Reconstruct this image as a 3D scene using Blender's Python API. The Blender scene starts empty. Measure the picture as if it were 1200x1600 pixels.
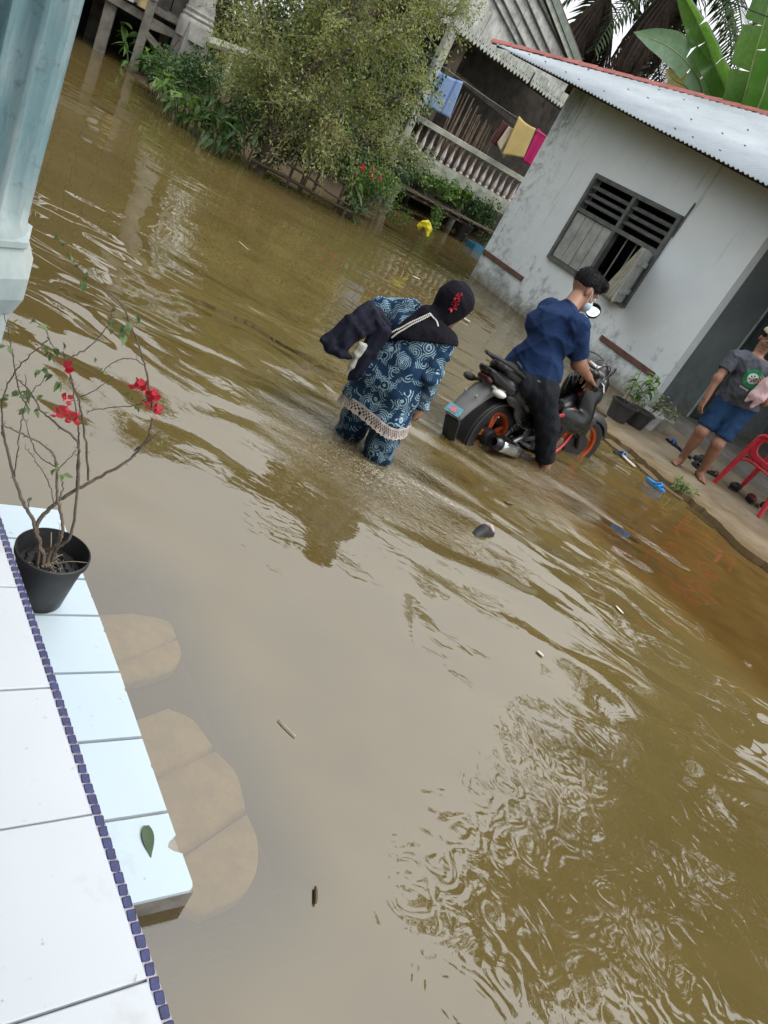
import bpy, math, random
import numpy as np
from mathutils import Vector, Matrix, noise as mnoise

random.seed(7)
RNG = np.random.default_rng(11)
scene = bpy.context.scene
COL = scene.collection
R = math.radians

# ------------------------------------------------------------------ camera, sky, sun, exposure
cam_data = bpy.data.cameras.new("camera")
cam = bpy.data.objects.new("camera", cam_data)
COL.objects.link(cam)
cam_data.sensor_fit = 'VERTICAL'
cam_data.sensor_height = 36.0
cam_data.lens = 1150.0 / 1600.0 * 36.0
cam_data.clip_start = 0.05
cam_data.clip_end = 600.0
_roll, _pitch = R(30.2), R(25.3)
_cp, _sp, _c, _s = math.cos(_pitch), math.sin(_pitch), math.cos(_roll), math.sin(_roll)
_right = Vector((_c, _s * _sp, _s * _cp))
_down = Vector((_s, -_c * _sp, -_c * _cp))
_fwd = Vector((0, _cp, -_sp))
m = Matrix.Identity(4)
for _i in range(3):
    m[_i][0], m[_i][1], m[_i][2] = _right[_i], -_down[_i], -_fwd[_i]
m[2][3] = 1.5
cam.matrix_world = m
scene.camera = cam

SUN_EL, SUN_AZ = R(62), R(95)
world = bpy.data.worlds.new("World")
scene.world = world
world.use_nodes = True
wn, wl = world.node_tree.nodes, world.node_tree.links
wn.clear()
sky = wn.new('ShaderNodeTexSky')
sky.sky_type = 'NISHITA'
sky.sun_disc = False
sky.sun_elevation = SUN_EL
sky.sun_rotation = SUN_AZ
sky.air_density = 1.0
sky.dust_density = 4.0
sky.ozone_density = 1.0
hs = wn.new('ShaderNodeHueSaturation')
hs.inputs['Saturation'].default_value = 0.16
wl.new(sky.outputs[0], hs.inputs['Color'])
mxs = wn.new('ShaderNodeMixRGB')              # a closed cloud deck evens the clear sky out
mxs.inputs[0].default_value = 0.72
mxs.inputs[2].default_value = (9.6, 9.9, 10.3, 1)
wl.new(hs.outputs[0], mxs.inputs[1])
# broad soft variation of the cloud deck
tcw = wn.new('ShaderNodeTexCoord')
nzw = wn.new('ShaderNodeTexNoise')
nzw.inputs['Scale'].default_value = 1.6
nzw.inputs['Detail'].default_value = 4
wl.new(tcw.outputs['Generated'], nzw.inputs['Vector'])
mrw = wn.new('ShaderNodeMapRange')
mrw.inputs[1].default_value, mrw.inputs[2].default_value = 0.3, 0.7
mrw.inputs[3].default_value, mrw.inputs[4].default_value = 0.86, 1.12
wl.new(nzw.outputs['Fac'], mrw.inputs[0])
sepw = wn.new('ShaderNodeSeparateXYZ')      # overcast sky: the zenith is brighter than the horizon
wl.new(tcw.outputs['Generated'], sepw.inputs[0])
mrz = wn.new('ShaderNodeMapRange')
for _k, _v in enumerate((0.0, 1.0, 0.72, 1.5)):
    mrz.inputs[_k + 1].default_value = _v
wl.new(sepw.outputs['Z'], mrz.inputs[0])
mlz = wn.new('ShaderNodeMath')
mlz.operation = 'MULTIPLY'
wl.new(mrw.outputs[0], mlz.inputs[0])
wl.new(mrz.outputs[0], mlz.inputs[1])
mulw = wn.new('ShaderNodeMixRGB')
mulw.blend_type = 'MULTIPLY'
mulw.inputs[0].default_value = 1.0
wl.new(mxs.outputs[0], mulw.inputs[1])
wl.new(mlz.outputs[0], mulw.inputs[2])
bg = wn.new('ShaderNodeBackground')
bg.inputs['Strength'].default_value = 0.12
wo = wn.new('ShaderNodeOutputWorld')
wl.new(mulw.outputs[0], bg.inputs['Color'])
wl.new(bg.outputs[0], wo.inputs['Surface'])

sun_data = bpy.data.lights.new("sun", 'SUN')
sun_data.energy = 1.4
sun_data.angle = R(40)
sun_data.color = (1.0, 0.97, 0.92)
sun = bpy.data.objects.new("sun", sun_data)
COL.objects.link(sun)
_sd = Vector((math.sin(SUN_AZ) * math.cos(SUN_EL), math.cos(SUN_AZ) * math.cos(SUN_EL), math.sin(SUN_EL)))
sun.rotation_euler = _sd.to_track_quat('Z', 'Y').to_euler()

vs = scene.view_settings
vs.view_transform = 'Standard'
vs.look = 'None'
vs.exposure = 0.56
vs.gamma = 1.0
vs.use_curve_mapping = False
scene.cycles.max_bounces = 8
scene.cycles.transparent_max_bounces = 12
scene.cycles.caustics_reflective = False
scene.cycles.caustics_refractive = False
scene.cycles.sample_clamp_indirect = 6.0

# ------------------------------------------------------------------ small vector helpers
def V(*a):
    return np.array(a, float)

def nrm(v):
    v = np.asarray(v, float)
    return v / max(1e-9, np.linalg.norm(v))

UP = V(0, 0, 1)

# ------------------------------------------------------------------ materials
def lin(r, g, b):
    def f(c):
        c /= 255.0
        return c / 12.92 if c <= 0.04045 else ((c + 0.055) / 1.055) ** 2.4
    return (f(r), f(g), f(b), 1.0)

class NT:
    """thin wrapper over a material node tree"""
    def __init__(self, name):
        self.m = bpy.data.materials.new(name)
        self.m.use_nodes = True
        self.n = self.m.node_tree.nodes
        self.l = self.m.node_tree.links
        self.n.clear()
        self.out = self.n.new('ShaderNodeOutputMaterial')
    def new(self, t, **kw):
        nd = self.n.new(t)
        for k, v in kw.items():
            if k.startswith('i_'):
                nd.inputs[k[2:]].default_value = v
            else:
                setattr(nd, k, v)
        return nd
    def link(self, a, b):
        self.l.new(a, b)
    def coords(self, kind='Object', scale=(1, 1, 1), rot=(0, 0, 0)):
        if kind == 'World':
            g = self.new('ShaderNodeNewGeometry')
            src = g.outputs['Position']
        else:
            g = self.new('ShaderNodeTexCoord')
            src = g.outputs[kind]
        mp = self.new('ShaderNodeMapping')
        mp.inputs['Scale'].default_value = scale
        mp.inputs['Rotation'].default_value = rot
        self.link(src, mp.inputs['Vector'])
        return mp.outputs[0]
    def noise(self, vec, scale, detail=4, rough=0.55, dist=0.0):
        nd = self.new('ShaderNodeTexNoise')
        nd.inputs['Scale'].default_value = scale
        nd.inputs['Detail'].default_value = detail
        nd.inputs['Roughness'].default_value = rough
        nd.inputs['Distortion'].default_value = dist
        self.link(vec, nd.inputs['Vector'])
        return nd.outputs['Fac']
    def ramp(self, fac, stops):
        nd = self.new('ShaderNodeValToRGB')
        el = nd.color_ramp.elements
        while len(el) > 1:
            el.remove(el[-1])
        el[0].position, el[0].color = stops[0][0], stops[0][1]
        for p, c in stops[1:]:
            e = el.new(p)
            e.color = c
        self.link(fac, nd.inputs[0])
        return nd.outputs[0]
    def rng(self, fac, a, b, c=0.0, d=1.0):
        nd = self.new('ShaderNodeMapRange')
        for i, v in enumerate((a, b, c, d)):
            nd.inputs[i + 1].default_value = v
        self.link(fac, nd.inputs[0])
        return nd.outputs[0]
    def mix(self, fac, a, b, blend='MIX'):
        nd = self.new('ShaderNodeMixRGB', blend_type=blend)
        for sock, v in ((nd.inputs[0], fac), (nd.inputs[1], a), (nd.inputs[2], b)):
            if isinstance(v, (int, float)):
                sock.default_value = v
            elif isinstance(v, tuple):
                sock.default_value = v
            else:
                self.link(v, sock)
        return nd.outputs[0]
    def math(self, op, a, b=0.0, clamp=False):
        nd = self.new('ShaderNodeMath', operation=op, use_clamp=clamp)
        for sock, v in ((nd.inputs[0], a), (nd.inputs[1], b)):
            if isinstance(v, (int, float)):
                sock.default_value = v
            else:
                self.link(v, sock)
        return nd.outputs[0]
    def bump(self, height, strength=0.3, dist=0.01, normal=None):
        nd = self.new('ShaderNodeBump')
        nd.inputs['Strength'].default_value = strength
        nd.inputs['Distance'].default_value = dist
        self.link(height, nd.inputs['Height'])
        if normal is not None:
            self.link(normal, nd.inputs['Normal'])
        return nd.outputs[0]
    def principled(self, color, rough=0.6, metal=0.0, normal=None, spec=0.5, **kw):
        p = self.new('ShaderNodeBsdfPrincipled')
        for nm, v in (('Base Color', color), ('Roughness', rough), ('Metallic', metal)):
            if isinstance(v, (int, float, tuple)):
                p.inputs[nm].default_value = v
            else:
                self.link(v, p.inputs[nm])
        p.inputs['Specular IOR Level'].default_value = spec
        for k, v in kw.items():
            p.inputs[k.replace('_', ' ')].default_value = v
        if normal is not None:
            self.link(normal, p.inputs['Normal'])
        return p
    def finish(self, shader):
        self.link(shader.outputs[0] if hasattr(shader, 'outputs') else shader, self.out.inputs['Surface'])
        return self.m

def shade(c, k):
    return (c[0] * k, c[1] * k, c[2] * k, 1.0)

def simple(name, col, rough=0.6, metal=0.0, var=0.25, scale=6.0, bump=0.0, bscale=40.0, kind='Object', spec=0.4, **kw):
    """one colour, gently uneven, with fine relief"""
    t = NT(name)
    vec = t.coords(kind)
    nz = t.noise(vec, scale, 5, 0.6)
    c = t.mix(t.rng(nz, 0.3, 0.7), shade(col, 1 - var), shade(col, 1 + var * 0.6))
    nor = None
    if bump:
        nor = t.bump(t.noise(vec, bscale, 4), bump, 0.004)
    r = t.rng(t.noise(vec, scale * 2.3, 3), 0.2, 0.8, max(0, rough - 0.1), min(1, rough + 0.1))
    return t.finish(t.principled(c, r, metal, nor, spec, **kw))

def leafmat(name, cols, rough=0.45, trans=0.35, scale=3.0, kind='World'):
    """foliage: colour differs from clump to clump and leaf to leaf, thin enough to let some light through"""
    t = NT(name)
    vec = t.coords(kind)
    a = t.noise(vec, scale, 3)
    b = t.noise(vec, scale * 14, 2)
    f = t.math('ADD', t.math('MULTIPLY', a, 0.6), t.math('MULTIPLY', b, 0.4))
    n = len(cols)
    stops = [(0.32 + 0.36 * i / max(1, n - 1), c) for i, c in enumerate(cols)]
    c = t.ramp(f, stops)
    p = t.principled(c, rough, 0.0, None, 0.35)
    tr = t.new('ShaderNodeBsdfTranslucent')
    t.link(t.mix(1.0, c, (1.0, 1.15, 0.55, 1), 'MULTIPLY'), tr.inputs['Color'])
    ms = t.new('ShaderNodeMixShader')
    ms.inputs[0].default_value = trans
    t.link(p.outputs[0], ms.inputs[1])
    t.link(tr.outputs[0], ms.inputs[2])
    return t.finish(ms)

# ------------------------------------------------------------------ objects and parts
def wloc(o):
    p = V(0, 0, 0)
    while o is not None:
        p = p + np.array(o.location)
        o = o.parent
    return p

def tag(o, label, cat, group=None, kind=None):
    o['label'] = label
    if cat:
        o['category'] = cat
    if group:
        o['group'] = group
    if kind:
        o['kind'] = kind
    return o

def thing(name, label, cat, loc=(0, 0, 0), group=None):
    o = bpy.data.objects.new(name, None)
    o.empty_display_size = 0.1
    o.location = tuple(float(x) for x in loc)
    COL.objects.link(o)
    return tag(o, label, cat, group)

class MB:
    """collects world-space geometry; build() links it as ONE mesh object"""
    def __init__(self):
        self.v, self.f, self.mi, self.n = [], [], [], 0
        self.cur = 0
    def add(self, verts, faces):
        verts = np.asarray(verts, float).reshape(-1, 3)
        self.v.append(verts)
        o = self.n
        for f in faces:
            self.f.append(tuple(int(i) + o for i in f))
            self.mi.append(self.cur)
        self.n += len(verts)
        return self
    def box(self, c, half, ax=None, taper=1.0):
        c = np.asarray(c, float)
        X, Y, Z = (V(1, 0, 0), V(0, 1, 0), V(0, 0, 1)) if ax is None else [np.asarray(a, float) for a in ax]
        vs_ = []
        for sz in (-1, 1):
            k = taper if sz > 0 else 1.0
            for sx, sy in ((-1, -1), (1, -1), (1, 1), (-1, 1)):
                vs_.append(c + X * half[0] * sx * k + Y * half[1] * sy * k + Z * half[2] * sz)
        return self.add(vs_, [(3, 2, 1, 0), (4, 5, 6, 7), (0, 1, 5, 4), (1, 2, 6, 5), (2, 3, 7, 6), (3, 0, 4, 7)])
    def bar(self, a, b, w, hgt, up=UP):
        """rectangular bar from a to b"""
        a, b = np.asarray(a, float), np.asarray(b, float)
        d = nrm(b - a)
        s = np.cross(d, up)
        s = nrm(s) if np.linalg.norm(s) > 1e-6 else V(1, 0, 0)
        t = np.cross(s, d)
        return self.box((a + b) / 2, (w / 2, np.linalg.norm(b - a) / 2, hgt / 2), (s, d, t))
    def bbox(self, c, half, ax=None, bev=0.004):
        """box with chamfered edges"""
        X, Y, Z = (V(1, 0, 0), V(0, 1, 0), V(0, 0, 1)) if ax is None else [np.asarray(a, float) for a in ax]
        c = np.asarray(c, float)
        hx, hy, hz = half
        bev = min(bev, hx * .45, hy * .45, hz * .45)
        rings = []
        for z, k in ((-hz, bev), (-hz + bev, 0), (hz - bev, 0), (hz, bev)):
            a, b = hx - k, hy - k
            e = bev
            rings.append([(-a + e, -b), (a - e, -b), (a, -b + e), (a, b - e), (a - e, b), (-a + e, b), (-a, b - e), (-a, -b + e)])
            rings[-1] = [c + X * p[0] + Y * p[1] + Z * z for p in rings[-1]]
        vs_ = [p for r in rings for p in r]
        fs = [tuple(range(7, -1, -1)), tuple(range(24, 32))]
        for r in range(3):
            for i in range(8):
                j = (i + 1) % 8
                fs.append((r * 8 + i, r * 8 + j, r * 8 + 8 + j, r * 8 + 8 + i))
        return self.add(vs_, fs)
    def tube(self, pts, rad, n=8, cap=True):
        pts = [np.asarray(p, float) for p in pts]
        k = len(pts)
        if isinstance(rad, (int, float)):
            rad = [rad] * k
        tang = []
        for i in range(k):
            a, b = pts[max(0, i - 1)], pts[min(k - 1, i + 1)]
            tang.append(nrm(b - a))
        ref = V(0, 0, 1) if abs(tang[0][2]) < 0.9 else V(1, 0, 0)
        s = nrm(np.cross(tang[0], ref))
        vs_, fs = [], []
        ang = np.linspace(0, 2 * np.pi, n, endpoint=False)
        for i in range(k):
            s = s - tang[i] * (s @ tang[i])
            s = nrm(s)
            t = np.cross(tang[i], s)
            for a in ang:
                vs_.append(pts[i] + rad[i] * (math.cos(a) * s + math.sin(a) * t))
        for i in range(k - 1):
            for j in range(n):
                j2 = (j + 1) % n
                fs.append((i * n + j, i * n + j2, (i + 1) * n + j2, (i + 1) * n + j))
        if cap:
            fs.append(tuple(range(n - 1, -1, -1)))
            fs.append(tuple(range((k - 1) * n, k * n)))
        return self.add(vs_, fs)
    def lathe(self, c, prof, n=16, axis=UP, cap=True, ref=None):
        """prof: list of (radius, height along axis)"""
        axis = nrm(axis)
        c = np.asarray(c, float)
        if ref is None:
            ref = V(1, 0, 0) if abs(axis[0]) < 0.9 else V(0, 1, 0)
        s = nrm(np.cross(axis, ref))
        t = np.cross(axis, s)
        vs_, fs = [], []
        for r, z in prof:
            for i in range(n):
                a = 2 * np.pi * i / n
                vs_.append(c + axis * z + r * (math.cos(a) * s + math.sin(a) * t))
        for i in range(len(prof) - 1):
            for j in range(n):
                j2 = (j + 1) % n
                fs.append((i * n + j, i * n + j2, (i + 1) * n + j2, (i + 1) * n + j))
        if cap:
            fs.append(tuple(range(n - 1, -1, -1)))
            k = (len(prof) - 1) * n
            fs.append(tuple(range(k, k + n)))
        return self.add(vs_, fs)
    def ell(self, c, r, ax=None, nu=14, nv=9):
        X, Y, Z = (V(1, 0, 0), V(0, 1, 0), V(0, 0, 1)) if ax is None else ax
        c = np.asarray(c, float)
        vs_, fs = [c + Z * r[2]], []
        for i in range(1, nv):
            ph = np.pi * i / nv
            for j in range(nu):
                a = 2 * np.pi * j / nu
                vs_.append(c + X * r[0] * math.sin(ph) * math.cos(a) + Y * r[1] * math.sin(ph) * math.sin(a) + Z * r[2] * math.cos(ph))
        vs_.append(c - Z * r[2])
        for j in range(nu):
            fs.append((0, 1 + j, 1 + (j + 1) % nu))
        for i in range(nv - 2):
            for j in range(nu):
                a, b = 1 + i * nu + j, 1 + i * nu + (j + 1) % nu
                fs.append((a, a + nu, b + nu, b))
        k = 1 + (nv - 2) * nu
        for j in range(nu):
            fs.append((k + j, len(vs_) - 1, k + (j + 1) % nu))
        return self.add(vs_, fs)
    def prism(self, poly, depth):
        """poly: 3D points in a plane (ccw seen from outside), extruded by the vector depth"""
        p = np.asarray(poly, float)
        k = len(p)
        d = np.asarray(depth, float)
        fs = [tuple(range(k)), tuple(range(2 * k - 1, k - 1, -1))]
        for i in range(k):
            j = (i + 1) % k
            fs.append((j, i, k + i, k + j))
        return self.add(np.vstack([p, p - d]), fs)
    def grid(self, P, thick=None):
        """P: array (r, c, 3)"""
        r, c, _ = P.shape
        fs = []
        for i in range(r - 1):
            for j in range(c - 1):
                a = i * c + j
                fs.append((a, a + 1, a + c + 1, a + c))
        return self.add(P.reshape(-1, 3), fs)
    def build(self, name, mat, parent=None, smooth=False, local=False):
        base = wloc(parent) if parent is not None and not local else V(0, 0, 0)
        vv = np.vstack(self.v) - base
        me = bpy.data.meshes.new(name)
        me.from_pydata(vv.tolist(), [], self.f)
        mats = mat if isinstance(mat, (list, tuple)) else [mat]
        for mm in mats:
            me.materials.append(mm)
        if len(mats) > 1:
            me.polygons.foreach_set('material_index', self.mi)
        if smooth:
            me.polygons.foreach_set('use_smooth', [True] * len(me.polygons))
            if smooth != 'all':
                try:
                    me.set_sharp_from_angle(angle=R(smooth if isinstance(smooth, (int, float)) and smooth > 1 else 40))
                except Exception:
                    pass
        me.update()
        o = bpy.data.objects.new(name, me)
        COL.objects.link(o)
        if parent is not None:
            o.parent = parent
        return o

def quick_mesh(name, verts, faces, mat, parent=None, smooth=False):
    """large numpy meshes: faces is an (n, 3) or (n, 4) array"""
    base = wloc(parent) if parent is not None else V(0, 0, 0)
    verts = np.asarray(verts, np.float32) - base.astype(np.float32)
    faces = np.asarray(faces, np.int32)
    me = bpy.data.meshes.new(name)
    k = faces.shape[1]
    me.vertices.add(len(verts))
    me.vertices.foreach_set('co', verts.ravel())
    me.loops.add(faces.size)
    me.loops.foreach_set('vertex_index', faces.ravel())
    me.polygons.add(len(faces))
    me.polygons.foreach_set('loop_start', np.arange(0, faces.size, k, dtype=np.int32))
    me.polygons.foreach_set('loop_total', np.full(len(faces), k, np.int32))
    if smooth:
        me.polygons.foreach_set('use_smooth', np.ones(len(faces), bool))
    me.materials.append(mat)
    me.update(calc_edges=True)
    me.validate()
    o = bpy.data.objects.new(name, me)
    COL.objects.link(o)
    if parent is not None:
        o.parent = parent
    return o

def copy_tree(o, parent=None, loc=None, rotz=None, scale=None):
    c = o.copy()
    COL.objects.link(c)
    if parent is not None:
        c.parent = parent
    if loc is not None:
        c.location = loc
    if rotz is not None:
        c.rotation_euler = (0, 0, rotz)
    if scale is not None:
        c.scale = (scale,) * 3 if isinstance(scale, (int, float)) else scale
    for ch in list(o.children):
        copy_tree(ch, c)
    return c

def share(o, name, parent, offset, rot=None, scale=None):
    """another object using the mesh of o"""
    c = bpy.data.objects.new(name, o.data)
    COL.objects.link(c)
    c.parent = parent
    c.location = tuple(offset)
    if rot is not None:
        c.rotation_euler = rot
    if scale is not None:
        c.scale = scale
    return c

def spline(pts, n=8):
    """Catmull-Rom through pts"""
    p = [np.asarray(q, float) for q in pts]
    if len(p) < 3:
        return [p[0] + (p[-1] - p[0]) * t for t in np.linspace(0, 1, n + 1)]
    q = [2 * p[0] - p[1]] + p + [2 * p[-1] - p[-2]]
    out = []
    for i in range(1, len(q) - 2):
        for t in np.linspace(0, 1, n, endpoint=False):
            a, b, c_, d = q[i - 1], q[i], q[i + 1], q[i + 2]
            out.append(0.5 * ((2 * b) + (-a + c_) * t + (2 * a - 5 * b + 4 * c_ - d) * t * t + (-a + 3 * b - 3 * c_ + d) * t ** 3))
    out.append(p[-1])
    return out

# ------------------------------------------------------------------ smooth bodies from an implicit surface
def _seg(P, a, b, ra, rb):
    ab = b - a
    L2 = max(1e-9, ab @ ab)
    t = np.clip(((P - a) @ ab) / L2, 0, 1)
    d = P - a - t[:, None] * ab
    return np.sqrt(np.einsum('ij,ij->i', d, d)) - (ra + (rb - ra) * t)

def _ell(P, c, ax, r):
    q = (P - c) @ np.stack(ax, 1)
    k0 = np.sqrt(((q / r) ** 2).sum(1))
    k1 = np.sqrt(((q / (np.asarray(r) ** 2)) ** 2).sum(1))
    return k0 * (k0 - 1.0) / np.maximum(k1, 1e-6)

def smin(a, b, k):
    if k <= 0:
        return np.minimum(a, b)
    h = np.clip(0.5 + 0.5 * (b - a) / k, 0, 1)
    return b + (a - b) * h - k * h * (1 - h)

class SDF:
    def __init__(self, k=0.03):
        self.p, self.k = [], k
        self.cuts = []
        self.disp = None
        self.pad = 0.0
    def cap(self, a, b, ra, rb=None, k=None):
        self.p.append(('c', V(*a), V(*b), ra, ra if rb is None else rb, self.k if k is None else k))
        return self
    def chain(self, pts, rads, k=None):
        for i in range(len(pts) - 1):
            self.cap(pts[i], pts[i + 1], rads[i], rads[i + 1], k)
        return self
    def ell(self, c, r, ax=None, k=None):
        ax = (V(1, 0, 0), V(0, 1, 0), V(0, 0, 1)) if ax is None else ax
        self.p.append(('e', V(*c), ax, V(*r), None, self.k if k is None else k))
        return self
    def sub(self, c, r, ax=None, k=0.01):
        ax = (V(1, 0, 0), V(0, 1, 0), V(0, 0, 1)) if ax is None else ax
        self.p.append(('s', V(*c), ax, V(*r), None, k))
        return self
    def cut(self, point, normal):
        """remove everything on the normal's side of the plane"""
        self.cuts.append((V(*point), nrm(normal)))
        return self
    def __call__(self, P):
        d = None
        for t, a, b, ra, rb, k in self.p:
            if t == 'c':
                e = _seg(P, a, b, ra, rb)
            else:
                e = _ell(P, a, b, ra)
            if t == 's':
                d = -smin(-d, e, k)
            else:
                d = e if d is None else smin(d, e, k)
        d = d - self.pad
        if self.disp is not None:
            d = d + self.disp(P)
        for p, n in self.cuts:
            d = np.maximum(d, (P - p) @ n)
        return d
    def bounds(self):
        lo, hi = [], []
        for t, a, b, ra, rb, k in self.p:
            if t == 'c':
                r = max(ra, rb)
                lo += [a - r, b - r]
                hi += [a + r, b + r]
            elif t == 'e':
                r = ra.max()
                lo.append(a - r)
                hi.append(a + r)
        e = 0.03 + self.pad
        return np.min(lo, 0) - e, np.max(hi, 0) + e
    def mesh(self, h=0.006):
        lo, hi = self.bounds()
        B = 8
        nb = np.ceil((hi - lo) / (B * h)).astype(int) + 1
        gi = np.stack(np.meshgrid(*[np.arange(x) for x in nb], indexing='ij'), -1).reshape(-1, 3)
        cen = lo + (gi + 0.5) * B * h
        act = gi[np.abs(self(cen)) < B * h * 1.05 + 0.02]
        o = np.stack(np.meshgrid(*[np.arange(B + 1)] * 3, indexing='ij'), -1).reshape(-1, 3)
        vals = np.empty((len(act), (B + 1) ** 3), np.float32)
        step = 400
        for s in range(0, len(act), step):
            pts = lo + (act[s:s + step, None, :] * B + o[None]) * h
            vals[s:s + step] = self(pts.reshape(-1, 3)).reshape(-1, (B + 1) ** 3)
        vals = vals.reshape(-1, B + 1, B + 1, B + 1)
        N = nb * B + 2
        # vertices: one per cell that the surface crosses
        corner = {}
        for i in (0, 1):
            for j in (0, 1):
                for k in (0, 1):
                    corner[i, j, k] = vals[:, i:B + i, j:B + j, k:B + k]
        ins = sum((c < 0).astype(np.int8) for c in corner.values())
        cell = np.argwhere((ins > 0) & (ins < 8))
        b, ci = cell[:, 0], cell[:, 1:]
        acc = np.zeros((len(cell), 3))
        cnt = np.zeros(len(cell))
        ks = list(corner)
        cv = {k: corner[k][b, ci[:, 0], ci[:, 1], ci[:, 2]] for k in ks}
        for k1 in ks:
            for axx in range(3):
                if k1[axx] == 0:
                    k2 = list(k1)
                    k2[axx] = 1
                    v1, v2 = cv[k1], cv[tuple(k2)]
                    x = (v1 < 0) != (v2 < 0)
                    t = np.where(x, v1 / np.where(x, v1 - v2, 1), 0)
                    p = np.tile(np.array(k1, float), (len(cell), 1))
                    p[:, axx] += t
                    acc[x] += p[x]
                    cnt[x] += 1
        g = act[b] * B + ci
        verts = lo + (g + acc / np.maximum(cnt, 1)[:, None]) * h
        key = (g[:, 0] * N[1] + g[:, 1]) * N[2] + g[:, 2]
        order = np.argsort(key)
        sk = key[order]
        faces = []
        for axx in range(3):
            a0 = vals[:, :B, :B, :B]
            sl = [slice(0, B)] * 3
            sl[axx] = slice(1, B + 1)
            a1 = vals[(slice(None),) + tuple(sl)]
            e = np.argwhere((a0 < 0) != (a1 < 0))
            flip = a0[e[:, 0], e[:, 1], e[:, 2], e[:, 3]] < 0
            ge = act[e[:, 0]] * B + e[:, 1:]
            u, w = (axx + 1) % 3, (axx + 2) % 3
            q = []
            for du, dw in ((-1, -1), (0, -1), (0, 0), (-1, 0)):
                gg = ge.copy()
                gg[:, u] += du
                gg[:, w] += dw
                kk = (gg[:, 0] * N[1] + gg[:, 1]) * N[2] + gg[:, 2]
                ix = np.clip(np.searchsorted(sk, kk), 0, len(sk) - 1)
                q.append(np.where(sk[ix] == kk, order[ix], -1))
            q = np.stack(q, 1)
            ok = (q >= 0).all(1)
            q, fl = q[ok], flip[ok]
            q[~fl] = q[~fl][:, ::-1]
            faces.append(q)
        return verts, np.vstack(faces)
    def build(self, name, mat, parent, h=0.006):
        v, f = self.mesh(h)
        return quick_mesh(name, v, f, mat, parent, True)

def merge_build(name, parts, mat, parent):
    """several implicit surfaces joined in one mesh object: list of (sdf, voxel)"""
    vs_, fs, n = [], [], 0
    for s, h in parts:
        v, f = s.mesh(h)
        vs_.append(v)
        fs.append(f + n)
        n += len(v)
    return quick_mesh(name, np.vstack(vs_), np.vstack(fs), mat, parent, True)
# ================================================================== THE GROUND, THE FLOOD WATER
def mat_mud():
    t = NT('mud')
    vec = t.coords('World')
    n1 = t.noise(vec, 1.3, 6, 0.6)
    c = t.mix(n1, (0.06, 0.043, 0.022, 1), (0.12, 0.085, 0.045, 1))
    return t.finish(t.principled(c, 0.9))
M_MUD = mat_mud()
gx = np.concatenate([np.linspace(-260, -32, 9), np.linspace(-30, 30, 101), np.linspace(32, 260, 9)])
gy = np.concatenate([np.linspace(-60, -12, 5), np.linspace(-10, 40, 84), np.linspace(45, 420, 12)])
GX, GY = np.meshgrid(gx, gy)
GZ = np.full_like(GX, -0.42) + 0.03 * np.sin(GX * 1.3) * np.cos(GY * 0.9)
GZ += np.clip((GY - 26) / 8, 0, 1) * 0.75 + np.clip((GX - 14) / 6, 0, 1) * 0.75 + np.clip((-GX - 18) / 8, 0, 1) * 0.7
for (bx, by, br, bh) in ((-6.6, 14.2, 1.7, .40), (-4.7, 12.8, 1.3, .38), (-3.3, 13.2, 1.0, .34), (-6.0, 16.5, 3.0, .75)):
    GZ += bh * np.exp(-((GX - bx) ** 2 + (GY - by) ** 2) / br ** 2) * (GZ < 0.1)
mb = MB()
mb.grid(np.stack([GX, GY, GZ], -1))
tag(mb.build('ground', M_MUD, None, 'all'), 'brown muddy ground lying under and beyond the flood water', None, None, 'structure')

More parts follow.
